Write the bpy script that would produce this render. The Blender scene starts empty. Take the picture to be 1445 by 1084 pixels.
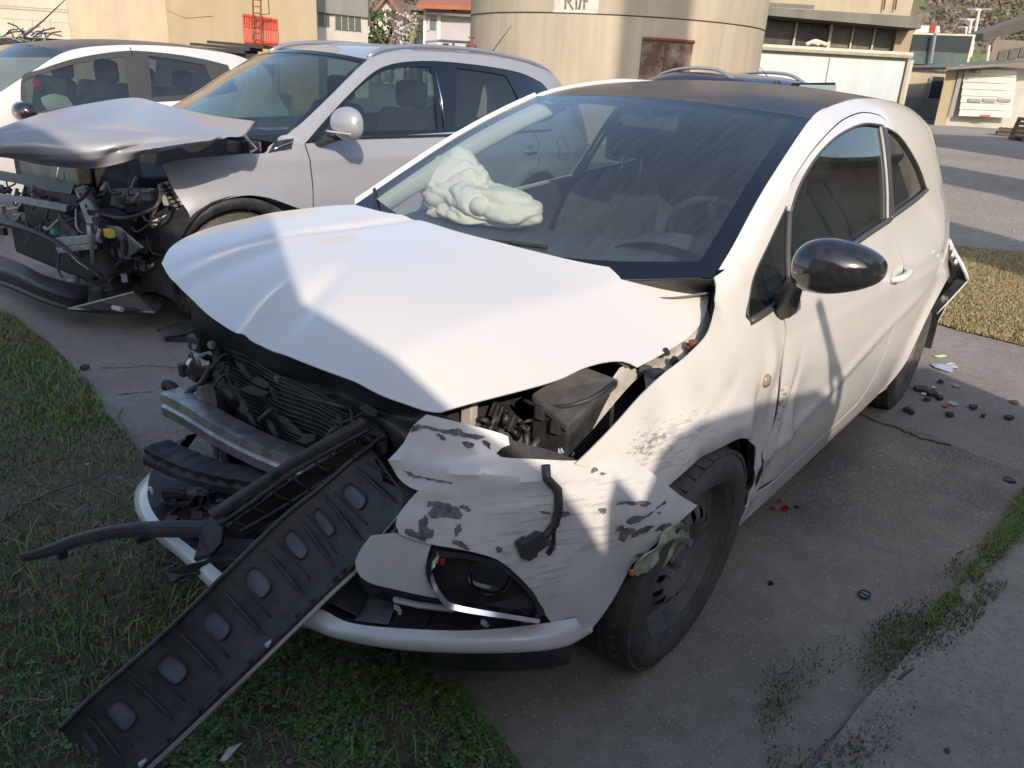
import bpy, math, random
import numpy as np
from mathutils import Vector, Matrix
from mathutils.geometry import delaunay_2d_cdt
random.seed(7); rng = np.random.default_rng(7)
PI = math.pi
sc = bpy.context.scene
COL = sc.collection

# ------------------------------------------------------------------ camera
CAM = np.array([1.598, 1.501, 1.4585]); YAW, PIT, ROL, FPX = 3.79218, .375636, .057, 1123.8
W0, H0 = 1445.0, 1084.0
cF = np.array([math.cos(PIT)*math.cos(YAW), math.cos(PIT)*math.sin(YAW), -math.sin(PIT)])
_R0 = np.array([math.sin(YAW), -math.cos(YAW), 0.0]); _U0 = np.cross(_R0, cF)
cR = math.cos(ROL)*_R0 + math.sin(ROL)*_U0
cU = -math.sin(ROL)*_R0 + math.cos(ROL)*_U0
cd = bpy.data.cameras.new('camera'); cam = bpy.data.objects.new('camera', cd); COL.objects.link(cam)
cd.sensor_width = 36; cd.lens = 36*FPX/W0; cd.clip_start = .05; cd.clip_end = 3000
cam.matrix_world = Matrix(((cR[0], cU[0], -cF[0], CAM[0]), (cR[1], cU[1], -cF[1], CAM[1]), (cR[2], cU[2], -cF[2], CAM[2]), (0, 0, 0, 1)))
sc.camera = cam
# ------------------------------------------------------------------ light
SUN_AZ, SUN_EL = math.radians(49), math.radians(28)
sS = np.array([math.cos(SUN_EL)*math.cos(SUN_AZ), math.cos(SUN_EL)*math.sin(SUN_AZ), math.sin(SUN_EL)])
w = bpy.data.worlds.new('World'); sc.world = w; w.use_nodes = True
nt = w.node_tree; nt.nodes.clear()
sky = nt.nodes.new('ShaderNodeTexSky'); sky.sky_type = 'NISHITA'; sky.sun_disc = False
sky.sun_elevation = SUN_EL; sky.sun_rotation = PI/2 - SUN_AZ; sky.dust_density = 1.6; sky.air_density = 1.0; sky.ozone_density = 1.0
bg = nt.nodes.new('ShaderNodeBackground'); bg.inputs[1].default_value = 0.15
wo = nt.nodes.new('ShaderNodeOutputWorld'); nt.links.new(sky.outputs[0], bg.inputs[0]); nt.links.new(bg.outputs[0], wo.inputs[0])
sl = bpy.data.lights.new('sun', 'SUN'); sl.energy = 2.7; sl.angle = math.radians(.53); sl.color = (1.0, .86, .70)
so = bpy.data.objects.new('sun', sl); COL.objects.link(so)
so.rotation_euler = Vector(-sS).to_track_quat('-Z', 'Y').to_euler()
sc.view_settings.view_transform = 'Standard'; sc.view_settings.look = 'None'
sc.view_settings.exposure = 0.78; sc.view_settings.gamma = 1; sc.view_settings.use_curve_mapping = False
sc.cycles.max_bounces = 8; sc.cycles.transparent_max_bounces = 24; sc.cycles.use_denoising = True

# ------------------------------------------------------------------ unprojection (places points on the surface they belong to)
class Frame:
    """local car frame: origin on the ground under the front axle, x forward, y left, z up"""
    def __init__(s, ox=0, oy=0, deg=0):
        s.o = np.array([ox, oy, 0.]); a = math.radians(deg); s.deg = deg
        s.M = np.array([[math.cos(a), math.sin(a), 0], [-math.sin(a), math.cos(a), 0], [0, 0, 1.]])   # world -> local
    def ray(s, u, v):
        d = cF + cR*(u-722.5)/FPX - cU*(v-542)/FPX
        return s.M@(CAM-s.o), s.M@d
    def un(s, u, v, ax, val):
        c, d = s.ray(u, v); i = 'xyz'.index(ax); t = (val-c[i])/d[i]
        return tuple(c+d*t)
    def P(s, a):
        """(u,v,axis,val) -> point on that plane; (x,y,z) passes through"""
        return s.un(*a) if len(a) == 4 else tuple(a)
    def onY(s, u, v, Y, y0=.8, it=14):
        """pixel -> point of the side surface y=Y(x,z)"""
        c, d = s.ray(u, v); y = y0
        for _ in range(it):
            t = (y-c[1])/d[1]; p = c+d*t; y = .5*y+.5*Y(p[0], p[2])
        t = (y-c[1])/d[1]; p = c+d*t
        return (p[0], p[2])
    def w(s, p): return s.M.T@np.array(p)+s.o
G = Frame()
def pix(p):
    d = np.array(p, float)-CAM; z = d@cF
    return (722.5+FPX*(d@cR)/z, 542-FPX*(d@cU)/z)
def deep(u, v, D):
    """point D metres ahead of the camera measured along its level heading"""
    d = cF + cR*(u-722.5)/FPX - cU*(v-542)/FPX
    h = np.array([math.cos(YAW), math.sin(YAW), 0]); t = D/(d@h)
    return CAM+d*t
HF = np.array([math.cos(YAW), math.sin(YAW), 0.]); HR = np.array([math.sin(YAW), -math.cos(YAW), 0.])

# ------------------------------------------------------------------ curves and surfaces
def herm(xs, ys, x):
    n = len(xs)
    if x <= xs[0]: return ys[0]+(x-xs[0])*(ys[1]-ys[0])/(xs[1]-xs[0])
    if x >= xs[-1]: return ys[-1]+(x-xs[-1])*(ys[-1]-ys[-2])/(xs[-1]-xs[-2])
    i = int(np.searchsorted(xs, x))-1; i = max(0, min(n-2, i))
    def m(k):
        if k == 0: return (ys[1]-ys[0])/(xs[1]-xs[0])
        if k == n-1: return (ys[-1]-ys[-2])/(xs[-1]-xs[-2])
        return (ys[k+1]-ys[k-1])/(xs[k+1]-xs[k-1])
    h = xs[i+1]-xs[i]; t = (x-xs[i])/h; t2 = t*t; t3 = t2*t
    return ys[i]*(2*t3-3*t2+1)+h*m(i)*(t3-2*t2+t)+ys[i+1]*(-2*t3+3*t2)+h*m(i+1)*(t3-t2)
def cr(pts, n, closed=False):
    """Catmull-Rom through pts, resampled to n points evenly in index"""
    P = np.array(pts, float); k = len(P)
    if k == 2: return [tuple(P[0]+(P[1]-P[0])*t) for t in np.linspace(0, 1, n)]
    if closed: Q = np.vstack([P[-1], P, P[0], P[1]]); m = k
    else: Q = np.vstack([2*P[0]-P[1], P, 2*P[-1]-P[-2]]); m = k-1
    L = []
    for s in range(m*10+(0 if closed else 1)):
        i = min(s//10, m-1); t = s/10-i
        a, b, c, d = Q[i], Q[i+1], Q[i+2], Q[i+3]
        L.append(.5*((2*b)+(-a+c)*t+(2*a-5*b+4*c-d)*t*t+(-a+3*b-3*c+d)*t**3))
    L = np.array(L)
    if closed: L = np.vstack([L, L[0]])
    D = np.concatenate([[0], np.cumsum(np.linalg.norm(np.diff(L, axis=0), axis=1))])
    tt = np.linspace(0, D[-1], n+1)[:-1] if closed else np.linspace(0, D[-1], n)
    return [tuple(np.array([np.interp(t, D, L[:, j]) for j in range(P.shape[1])])) for t in tt]
def crs(segs, step):
    """outline from several smooth segments joined at sharp corners"""
    out = []
    for sg in segs:
        L = sum(math.dist(a, b) for a, b in zip(sg, sg[1:])); n = max(2, int(L/step)+1)
        out += cr(sg, n)[:-1]
    return out
def uni(pts, n):
    """Catmull-Rom, even in parameter (keeps control rows aligned)"""
    P = np.array(pts, float); k = len(P)
    if k == 2: return P[0]+(P[1]-P[0])*np.linspace(0, 1, n)[:, None]
    Q = np.vstack([2*P[0]-P[1], P, 2*P[-1]-P[-2]]); out = []
    for s in np.linspace(0, k-1, n):
        i = min(int(s), k-2); t = s-i; a, b, c, d = Q[i], Q[i+1], Q[i+2], Q[i+3]
        out.append(.5*((2*b)+(-a+c)*t+(2*a-5*b+4*c-d)*t*t+(-a+3*b-3*c+d)*t**3))
    return np.array(out)

# ------------------------------------------------------------------ objects
def tag(o, label=None, cat=None, group=None, kind=None):
    if label: o['label'] = label
    if cat: o['category'] = cat
    if group: o['group'] = group
    if kind: o['kind'] = kind
    return o
def thing(name, label, cat, loc=(0, 0, 0), deg=0, group=None):
    o = bpy.data.objects.new(name, None); COL.objects.link(o); o.empty_display_size = .1
    o.location = loc; o.rotation_euler = (0, 0, math.radians(deg)); return tag(o, label, cat, group)
def mk(name, V, Fc, mat, parent=None, smooth=True, fm=None, out=None, thick=0, off=-1, bevel=0, label=None, kind=None, cat=None, group=None):
    me = bpy.data.meshes.new(name); V = [tuple(map(float, v)) for v in V]
    me.from_pydata(V, [], [tuple(int(i) for i in f) for f in Fc])
    for m in (mat if isinstance(mat, (list, tuple)) else [mat]): me.materials.append(m)
    if fm is not None: me.polygons.foreach_set('material_index', fm)
    if smooth is True: me.polygons.foreach_set('use_smooth', [True]*len(me.polygons))
    me.update()
    if out is not None:
        s = 0
        for p in me.polygons: s += p.area*(p.normal.dot(Vector(out)) if not callable(out) else p.normal.dot(Vector(out(p.center))))
        if s < 0: me.flip_normals()
    o = bpy.data.objects.new(name, me); COL.objects.link(o)
    if parent is not None: o.parent = parent
    if thick:
        md = o.modifiers.new('solid', 'SOLIDIFY'); md.thickness = thick; md.offset = off
        if smooth is True: me2 = o.modifiers.new('split', 'EDGE_SPLIT'); me2.split_angle = .75
    if bevel:
        md = o.modifiers.new('bev', 'BEVEL'); md.width = bevel; md.segments = 2; md.limit_method = 'ANGLE'; md.angle_limit = .6
    return tag(o, label, cat, group, kind)
def gridf(n, m, closed_u=False, closed_v=False):
    f = []
    for i in range(n if closed_u else n-1):
        for j in range(m if closed_v else m-1):
            a = i*m+j; b = i*m+(j+1) % m; c = ((i+1) % n)*m+(j+1) % m; d = ((i+1) % n)*m+j
            f.append((a, b, c, d))
    return f
def net(rows, nu, nv, fn=None):
    R = [uni(r, nv) for r in rows]; C = [uni([R[i][j] for i in range(len(R))], nu) for j in range(nv)]
    V = np.array([[C[j][i] for j in range(nv)] for i in range(nu)])
    if fn is not None:
        for i in range(nu):
            for j in range(nv): V[i, j] = fn(V[i, j], i/(nu-1), j/(nv-1))
    return V
def patch(name, rows, nu, nv, mat, parent, fr=G, fn=None, keep=None, **kw):
    """smooth sheet through rows of control points; keep(s,t) drops faces"""
    V = net([[fr.P(p) for p in r] for r in rows], nu, nv, fn); F = gridf(nu, nv)
    if keep: F = [f for f in F if keep((f[0]//nv+.5)/(nu-1), (f[0] % nv+.5)/(nv-1))]
    return mk(name, V.reshape(-1, 3), F, mat, parent, **kw)
def inside(p, poly):
    x, y = p; c = False; n = len(poly); j = n-1
    for i in range(n):
        xi, yi = poly[i]; xj, yj = poly[j]
        if (yi > y) != (yj > y) and x < (xj-xi)*(y-yi)/(yj-yi)+xi: c = not c
        j = i
    return c
def segd(p, poly):
    P = np.array(poly); Q = np.roll(P, -1, 0); d = Q-P; t = np.clip(((p-P)*d).sum(1)/np.maximum((d*d).sum(1), 1e-12), 0, 1)
    return np.min(np.linalg.norm(P+d*t[:, None]-p, axis=1))
def tri2d(outer, holes=(), step=.02):
    loops = [outer]+list(holes); pts = []; E = []
    for L in loops:
        b = len(pts); pts += [tuple(p) for p in L]; E += [(b+i, b+(i+1) % len(L)) for i in range(len(L))]
    A = np.array(outer); x0, y0 = A.min(0); x1, y1 = A.max(0); r = 0; y = y0+step*.5
    while y < y1:
        x = x0+step*(.5 if r % 2 else 0)
        while x < x1:
            p = (x, y)
            if inside(p, outer) and not any(inside(p, h) for h in holes) and min(segd(np.array(p), L) for L in loops) > step*.45: pts.append(p)
            x += step
        y += step*.87; r += 1
    v, e, f, *_ = delaunay_2d_cdt([Vector(p) for p in pts], E, [], 0, 1e-6)
    v = [tuple(p) for p in v]; F = []
    for t in f:
        c = np.mean([v[i] for i in t], axis=0)
        if inside(c, outer) and not any(inside(c, h) for h in holes): F.append(tuple(t))
    return v, F
def panel(name, surf, outer, holes, mat, parent, step=.025, **kw):
    v, F = tri2d(outer, holes, step)
    return mk(name, [surf(*p) for p in v], F, mat, parent, **kw)
def tubev(pts, r, n=8, closed=False, cap=True):
    P = np.array(pts, float); k = len(P); V = []; rr = r if hasattr(r, '__len__') else [r]*k
    T = np.gradient(P, axis=0) if not closed else np.roll(P, -1, 0)-np.roll(P, 1, 0)
    T /= np.maximum(np.linalg.norm(T, axis=1), 1e-9)[:, None]
    up = np.array([0, 0, 1.]) if abs(T[0][2]) < .9 else np.array([1., 0, 0]); a = np.cross(up, T[0]); a /= np.linalg.norm(a)
    for i in range(k):
        a = a-T[i]*(a@T[i]); a /= max(np.linalg.norm(a), 1e-9); b = np.cross(T[i], a)
        for j in range(n): V.append(P[i]+rr[i]*(math.cos(2*PI*j/n)*a+math.sin(2*PI*j/n)*b))
    F = gridf(k, n, closed, True)
    if cap and not closed: F += [tuple(range(n))[::-1], tuple(range((k-1)*n, k*n))]
    return V, F
class MB:
    def __init__(s): s.V = []; s.F = []; s.m = []
    def add(s, V, F, m=0):
        b = len(s.V); s.V += [tuple(v) for v in V]; s.F += [tuple(i+b for i in f) for f in F]; s.m += [m]*len(F); return s
    def tube(s, pts, r, n=7, m=0, smoothn=0, closed=False):
        if smoothn: pts = cr(pts, smoothn, closed)
        if hasattr(r, '__len__') and len(r) != len(pts): r = list(np.interp(np.linspace(0, 1, len(pts)), np.linspace(0, 1, len(r)), r))
        return s.add(*tubev(pts, r, n, closed), m)
    def box(s, c, h, ax=None, m=0):
        """centre, half sizes, axes (3 unit vectors)"""
        A = np.eye(3) if ax is None else np.array(ax); c = np.array(c); V = []
        for i in (-1, 1):
            for j in (-1, 1):
                for k in (-1, 1): V.append(c+A[0]*h[0]*i+A[1]*h[1]*j+A[2]*h[2]*k)
        return s.add(V, [(0, 1, 3, 2), (4, 6, 7, 5), (0, 4, 5, 1), (2, 3, 7, 6), (0, 2, 6, 4), (1, 5, 7, 3)], m)
    def cyl(s, a, b, r, n=16, r2=None, m=0):
        return s.add(*tubev([a, b], [r, r if r2 is None else r2], n), m)
    def lathe(s, prof, c, ax, n=32, m=0):
        """prof: list of (radius, height along ax)"""
        ax = np.array(ax, float); ax /= np.linalg.norm(ax); t = np.array([0, 0, 1.]) if abs(ax[2]) < .9 else np.array([1., 0, 0])
        a = np.cross(t, ax); a /= np.linalg.norm(a); b = np.cross(ax, a); V = []
        for r, h in prof:
            for j in range(n): V.append(np.array(c)+ax*h+r*(math.cos(2*PI*j/n)*a+math.sin(2*PI*j/n)*b))
        return s.add(V, gridf(len(prof), n, False, True), m)
    def prism(s, poly, d, m=0):
        """3D polygon extruded by d"""
        n = len(poly); A = [np.array(p, float) for p in poly]; B = [p+np.array(d) for p in A]
        return s.add(A+B, [tuple(range(n))[::-1], tuple(range(n, 2*n))]+[(i, (i+1) % n, n+(i+1) % n, n+i) for i in range(n)], m)
    def build(s, name, mat, parent=None, smooth=False, **kw):
        o = mk(name, s.V, s.F, mat, parent, smooth=smooth, fm=s.m, **kw)
        import bmesh
        bm = bmesh.new(); bm.from_mesh(o.data); bmesh.ops.recalc_face_normals(bm, faces=bm.faces); 
        if smooth == 'auto':
            for f in bm.faces: f.smooth = True
            for e in bm.edges:
                if len(e.link_faces) == 2 and e.calc_face_angle(0) > .6: e.smooth = False
        bm.to_mesh(o.data); bm.free(); return o

# ------------------------------------------------------------------ materials
def mat(name, col, rough=.5, metal=0, coat=0, noise=0, nscale=20, bump=0, bscale=60, dirt=None, dscale=6, damt=.3, spec=.5, nlow=.3, nhigh=.7, bdist=.01, coatr=.05, wave=None):
    m = bpy.data.materials.new(name); m.use_nodes = True; N = m.node_tree.nodes; L = m.node_tree.links; b = N['Principled BSDF']
    b.inputs['Roughness'].default_value = rough; b.inputs['Metallic'].default_value = metal
    b.inputs['Coat Weight'].default_value = coat; b.inputs['Coat Roughness'].default_value = coatr; b.inputs['Specular IOR Level'].default_value = spec
    b.inputs['Base Color'].default_value = (*col, 1)
    tc = N.new('ShaderNodeTexCoord'); src = None
    def ramp(sock, a, c):
        r = N.new('ShaderNodeMapRange'); r.inputs[1].default_value = a; r.inputs[2].default_value = c; L.new(sock, r.inputs[0]); return r.outputs[0]
    def nz(scale, det=5, rg=.6):
        n = N.new('ShaderNodeTexNoise'); n.inputs['Scale'].default_value = scale; n.inputs['Detail'].default_value = det; n.inputs['Roughness'].default_value = rg
        L.new(tc.outputs['Object'], n.inputs['Vector']); return n.outputs['Fac']
    def mix(f, a, c):
        x = N.new('ShaderNodeMix'); x.data_type = 'RGBA'
        L.new(f, x.inputs[0])
        for s, k in ((a, 6), (c, 7)):
            if isinstance(s, tuple): x.inputs[k].default_value = (*s, 1)
            else: L.new(s, x.inputs[k])
        return x.outputs[2]
    c = None
    if noise:
        lo = tuple(max(0, k*(1-noise)) for k in col); hi = tuple(min(1, k*(1+noise)) for k in col)
        c = mix(ramp(nz(nscale), nlow, nhigh), lo, hi)
    if dirt:
        f = N.new('ShaderNodeMath'); f.operation = 'MULTIPLY'; f.inputs[1].default_value = damt; L.new(ramp(nz(dscale, 8, .7), .42, .62), f.inputs[0])
        c = mix(f.outputs[0], c if c is not None else tuple(col), tuple(dirt))
    if c is not None: L.new(c, b.inputs['Base Color'])
    if bump:
        bp = N.new('ShaderNodeBump'); bp.inputs['Strength'].default_value = bump; bp.inputs['Distance'].default_value = bdist
        L.new(nz(bscale), bp.inputs['Height']); L.new(bp.outputs[0], b.inputs['Normal'])
    m['_'] = 1
    return m
def glassmat(name, tint, rough=.0, refl=1.0, dust=0.0, dustc=(.5, .5, .48), streak=False):
    m = bpy.data.materials.new(name); m.use_nodes = True; N = m.node_tree.nodes; L = m.node_tree.links; N.clear()
    o = N.new('ShaderNodeOutputMaterial'); t = N.new('ShaderNodeBsdfTransparent'); t.inputs[0].default_value = (*tint, 1)
    g = N.new('ShaderNodeBsdfGlossy'); g.inputs['Roughness'].default_value = rough; g.inputs[0].default_value = (refl, refl, refl, 1)
    ge = N.new('ShaderNodeNewGeometry'); dt = N.new('ShaderNodeVectorMath'); dt.operation = 'DOT_PRODUCT'; L.new(ge.outputs['Normal'], dt.inputs[0]); L.new(ge.outputs['Incoming'], dt.inputs[1])
    def mth(op, a, b=None):
        q = N.new('ShaderNodeMath'); q.operation = op
        for i, k in enumerate((a, b)):
            if k is None: continue
            if isinstance(k, (int, float)): q.inputs[i].default_value = k
            else: L.new(k, q.inputs[i])
        return q.outputs[0]
    fz_ = mth('ADD', mth('MULTIPLY', mth('POWER', mth('SUBTRACT', 1.0, mth('MINIMUM', mth('ABSOLUTE', dt.outputs['Value']), 1.0)), 5.0), .91), .09)
    x = N.new('ShaderNodeMixShader'); L.new(fz_, x.inputs[0]); L.new(t.outputs[0], x.inputs[1]); L.new(g.outputs[0], x.inputs[2])
    last = x.outputs[0]
    if dust:
        d = N.new('ShaderNodeBsdfDiffuse'); d.inputs[0].default_value = (*dustc, 1); y = N.new('ShaderNodeMixShader')
        n = N.new('ShaderNodeTexNoise'); n.inputs['Scale'].default_value = 9; n.inputs['Detail'].default_value = 9; n.inputs['Roughness'].default_value = .7
        tc = N.new('ShaderNodeTexCoord'); mp = N.new('ShaderNodeMapping'); mp.inputs['Scale'].default_value = (.7, 5, .7) if streak else (1, 1, 1)
        L.new(tc.outputs['Object'], mp.inputs[0]); L.new(mp.outputs[0], n.inputs['Vector'])
        r = N.new('ShaderNodeMapRange'); r.inputs[1].default_value = .3; r.inputs[2].default_value = .75; r.inputs[3].default_value = dust*.35; r.inputs[4].default_value = dust
        L.new(n.outputs['Fac'], r.inputs[0]); L.new(r.outputs[0], y.inputs[0]); L.new(last, y.inputs[1]); L.new(d.outputs[0], y.inputs[2]); last = y.outputs[0]
    L.new(last, o.inputs[0]); return m
def scuff(m, boxes, dark=(.06, .062, .07), stretch=(1, 1, 1), sc_=14, lo=.56, hi=.6, amt=1):
    """adds wear marks: dark scrapes inside soft ellipsoids (centre, radius) in object space"""
    N = m.node_tree.nodes; L = m.node_tree.links; b = N['Principled BSDF']; tc = N.new('ShaderNodeTexCoord')
    tot = None
    for c, r in boxes:
        mp = N.new('ShaderNodeVectorMath'); mp.operation = 'SUBTRACT'; mp.inputs[1].default_value = c; L.new(tc.outputs['Object'], mp.inputs[0])
        dv = N.new('ShaderNodeVectorMath'); dv.operation = 'DIVIDE'; dv.inputs[1].default_value = r; L.new(mp.outputs[0], dv.inputs[0])
        ln = N.new('ShaderNodeVectorMath'); ln.operation = 'LENGTH'; L.new(dv.outputs[0], ln.inputs[0])
        mr = N.new('ShaderNodeMapRange'); mr.inputs[1].default_value = 1; mr.inputs[2].default_value = .3; L.new(ln.outputs['Value'], mr.inputs[0])
        if tot is None: tot = mr.outputs[0]
        else:
            a = N.new('ShaderNodeMath'); a.operation = 'MAXIMUM'; L.new(tot, a.inputs[0]); L.new(mr.outputs[0], a.inputs[1]); tot = a.outputs[0]
    n = N.new('ShaderNodeTexNoise'); n.inputs['Scale'].default_value = sc_; n.inputs['Detail'].default_value = 6; n.inputs['Roughness'].default_value = .62; n.inputs['Distortion'].default_value = .4
    ms = N.new('ShaderNodeVectorMath'); ms.operation = 'MULTIPLY'; ms.inputs[1].default_value = stretch; L.new(tc.outputs['Object'], ms.inputs[0]); L.new(ms.outputs[0], n.inputs['Vector'])
    ad = N.new('ShaderNodeMath'); ad.operation = 'MULTIPLY_ADD'; ad.inputs[1].default_value = .18; L.new(tot, ad.inputs[0]); L.new(n.outputs['Fac'], ad.inputs[2])
    r2 = N.new('ShaderNodeMapRange'); r2.inputs[1].default_value = lo+.12; r2.inputs[2].default_value = hi+.12; L.new(ad.outputs[0], r2.inputs[0])
    gt = N.new('ShaderNodeMath'); gt.operation = 'MULTIPLY'; L.new(r2.outputs[0], gt.inputs[0])
    g2 = N.new('ShaderNodeMapRange'); g2.inputs[1].default_value = 0; g2.inputs[2].default_value = .1; L.new(tot, g2.inputs[0]); L.new(g2.outputs[0], gt.inputs[1])
    am = N.new('ShaderNodeMath'); am.operation = 'MULTIPLY'; am.inputs[1].default_value = amt; L.new(gt.outputs[0], am.inputs[0])
    x = N.new('ShaderNodeMix'); x.data_type = 'RGBA'; L.new(am.outputs[0], x.inputs[0])
    src = b.inputs['Base Color']
    if src.is_linked: L.new(src.links[0].from_socket, x.inputs[6])
    else: x.inputs[6].default_value = src.default_value
    x.inputs[7].default_value = (*dark, 1); L.new(x.outputs[2], b.inputs['Base Color'])
    return m

white_paint = mat('white_paint', (.66, .645, .625), .32, coat=.9, dirt=(.5, .47, .42), dscale=5, damt=.22, coatr=.06)
white_clean = mat('white_paint_clean', (.66, .645, .625), .32, coat=.9, dirt=(.6, .58, .54), dscale=3, damt=.12, coatr=.06)
white_fender = mat('white_paint_scuffed', (.65, .635, .615), .32, coat=.9, dirt=(.5, .47, .42), dscale=5, damt=.22, coatr=.06)
white_plastic = mat('white_bumper_plastic', (.60, .60, .60), .38, coat=.5, dirt=(.42, .41, .38), dscale=9, damt=.3)
black_roof = mat('black_roof_paint', (.011, .013, .020), .4, coat=.22, coatr=.15, spec=.3, dirt=(.12, .11, .1), dscale=4, damt=.25)
gloss_black = mat('gloss_black', (.012, .012, .014), .15, coat=1, dirt=(.12, .11, .1), dscale=40, damt=.12)
plastic = mat('black_plastic', (.022, .023, .026), .5, noise=.4, nscale=30, bump=.15, bscale=150, dirt=(.1, .1, .095), dscale=14, damt=.35, bdist=.002)
plastic_d = mat('dark_matte_plastic', (.014, .014, .016), .7, noise=.4, nscale=20, dirt=(.06, .06, .055), dscale=20, damt=.3)
trim = mat('grey_window_trim', (.06, .06, .062), .45)
frit = mat('black_glass_border', (.006, .006, .008), .08, coat=.6)
cavity = mat('dark_inner_metal', (.02, .02, .022), .8, noise=.5, nscale=12)
rubber = mat('tyre_rubber', (.06, .059, .058), .75, noise=.3, nscale=25, bump=.2, bscale=120, dirt=(.13, .12, .1), dscale=10, damt=.5, bdist=.003)
steel_blk = mat('black_steel_rim', (.11, .11, .112), .5, noise=.3, nscale=18, dirt=(.16, .14, .11), dscale=9, damt=.55, bump=.05)
alu = mat('worn_aluminium', (.42, .42, .41), .42, metal=.85, noise=.25, nscale=30, dirt=(.12, .11, .1), dscale=20, damt=.5)
galv = mat('grey_primer_metal', (.30, .33, .36), .4, metal=.3, noise=.2, nscale=15, dirt=(.1, .1, .1), dscale=12, damt=.4)
beige_metal = mat('inner_body_white', (.52, .50, .46), .5, dirt=(.18, .15, .12), dscale=14, damt=.5)
chrome = mat('chrome', (.6, .64, .7), .16, metal=1)
glass_mid = glassmat('crossover_glass', (.34, .43, .42), dust=.05, dustc=(.3, .32, .34))
glass_ws = glassmat('windscreen_glass', (.72, .77, .75), dust=.09, dustc=(.35, .42, .5), streak=True)
glass_side = glassmat('side_glass', (.34, .41, .39), dust=.05, dustc=(.35, .36, .34))
glass_dark = glassmat('privacy_glass', (.10, .12, .13), dust=.05, dustc=(.25, .26, .28))
interior = mat('dark_interior_fabric', (.04, .044, .052), .85, noise=.3, nscale=40)
interior_l = mat('dash_plastic', (.07, .078, .088), .6, noise=.2, nscale=60)
fabric_bag = mat('airbag_cloth', (.80, .79, .72), 1.0, spec=.05, bump=.2, bscale=200, bdist=.002)
red_pl = mat('red_plastic', (.5, .03, .02), .35)
orange_pl = mat('orange_plastic', (.65, .14, .03), .4)
yellow_pl = mat('yellow_plastic', (.6, .45, .05), .4)
green_pl = mat('green_plastic', (.03, .35, .2), .4)
rust = mat('rusty_metal', (.16, .06, .03), .85, noise=.5, nscale=14)
# ================================================================== ground
def gnd(u, v): p = G.un(u, v, 'z', 0); return (p[0], p[1])
def gmat(name, c1, c2, sc1=1.2, peb=90, pebc=(.3, .29, .27), pebt=.62, bump=.5, c3=None, rough=.9, cracks=False):
    m = bpy.data.materials.new(name); m.use_nodes = True; N = m.node_tree.nodes; L = m.node_tree.links; b = N['Principled BSDF']; b.inputs['Roughness'].default_value = rough; b.inputs['Specular IOR Level'].default_value = .3
    tc = N.new('ShaderNodeTexCoord'); co = tc.outputs['Object']
    def nz(s, d=8, r=.65): n = N.new('ShaderNodeTexNoise'); n.inputs['Scale'].default_value = s; n.inputs['Detail'].default_value = d; n.inputs['Roughness'].default_value = r; L.new(co, n.inputs['Vector']); return n.outputs['Fac']
    def mr(x, a, c, o0=0, o1=1): r = N.new('ShaderNodeMapRange'); r.inputs[1].default_value = a; r.inputs[2].default_value = c; r.inputs[3].default_value = o0; r.inputs[4].default_value = o1; L.new(x, r.inputs[0]); return r.outputs[0]
    def mix(f, a, c, bt='MIX'):
        x = N.new('ShaderNodeMix'); x.data_type = 'RGBA'; x.blend_type = bt
        if isinstance(f, float): x.inputs[0].default_value = f
        else: L.new(f, x.inputs[0])
        for s, k in ((a, 6), (c, 7)):
            if isinstance(s, tuple): x.inputs[k].default_value = (*s, 1)
            else: L.new(s, x.inputs[k])
        return x.outputs[2]
    col = mix(mr(nz(sc1), .35, .65), c1, c2)
    if c3: col = mix(mr(nz(sc1*.45, 9), .5, .62), col, c3)
    col = mix(mr(nz(sc1*14, 4), .3, .75, 0, .55), col, tuple(k*.62 for k in c1))
    vo = N.new('ShaderNodeTexVoronoi'); vo.inputs['Scale'].default_value = peb; L.new(co, vo.inputs['Vector'])
    sp = N.new('ShaderNodeSeparateColor'); L.new(vo.outputs['Color'], sp.inputs[0])
    pm = N.new('ShaderNodeMath'); pm.operation = 'MULTIPLY'; L.new(mr(sp.outputs[0], pebt, pebt+.05), pm.inputs[0]); L.new(mr(vo.outputs['Distance'], .42, .30), pm.inputs[1])
    col = mix(pm.outputs[0], col, mix(sp.outputs[1], pebc, tuple(k*.45 for k in pebc)))
    if cracks:
        v2 = N.new('ShaderNodeTexVoronoi'); v2.feature = 'DISTANCE_TO_EDGE'; v2.inputs['Scale'].default_value = .42
        ds = N.new('ShaderNodeVectorMath'); ds.operation = 'ADD'; n3 = N.new('ShaderNodeTexNoise'); n3.inputs['Scale'].default_value = 3; n3.inputs['Detail'].default_value = 6; L.new(co, n3.inputs['Vector']); s3 = N.new('ShaderNodeVectorMath'); s3.operation = 'SCALE'; s3.inputs['Scale'].default_value = .5; L.new(n3.outputs['Color'], s3.inputs[0]); L.new(co, ds.inputs[0]); L.new(s3.outputs[0], ds.inputs[1]); L.new(ds.outputs[0], v2.inputs['Vector'])
        col = mix(mr(v2.outputs['Distance'], .012, .004, 0, .8), col, (.012, .011, .01))
    L.new(col, b.inputs['Base Color'])
    bp = N.new('ShaderNodeBump'); bp.inputs['Strength'].default_value = bump; bp.inputs['Distance'].default_value = .012
    hs = N.new('ShaderNodeMath'); hs.operation = 'ADD'; L.new(nz(peb*.9, 3), hs.inputs[0]); L.new(pm.outputs[0], hs.inputs[1]); L.new(hs.outputs[0], bp.inputs['Height']); L.new(bp.outputs[0], b.inputs['Normal'])
    return m
m_gravel = gmat('gravel_yard', (.31, .28, .24), (.38, .345, .30), .35, 26, (.38, .36, .33), .45, .6, (.28, .24, .19))
m_conc = gmat('old_concrete', (.27, .245, .22), (.36, .33, .295), .9, 95, (.45, .43, .40), .6, .55, (.23, .205, .18))
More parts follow.
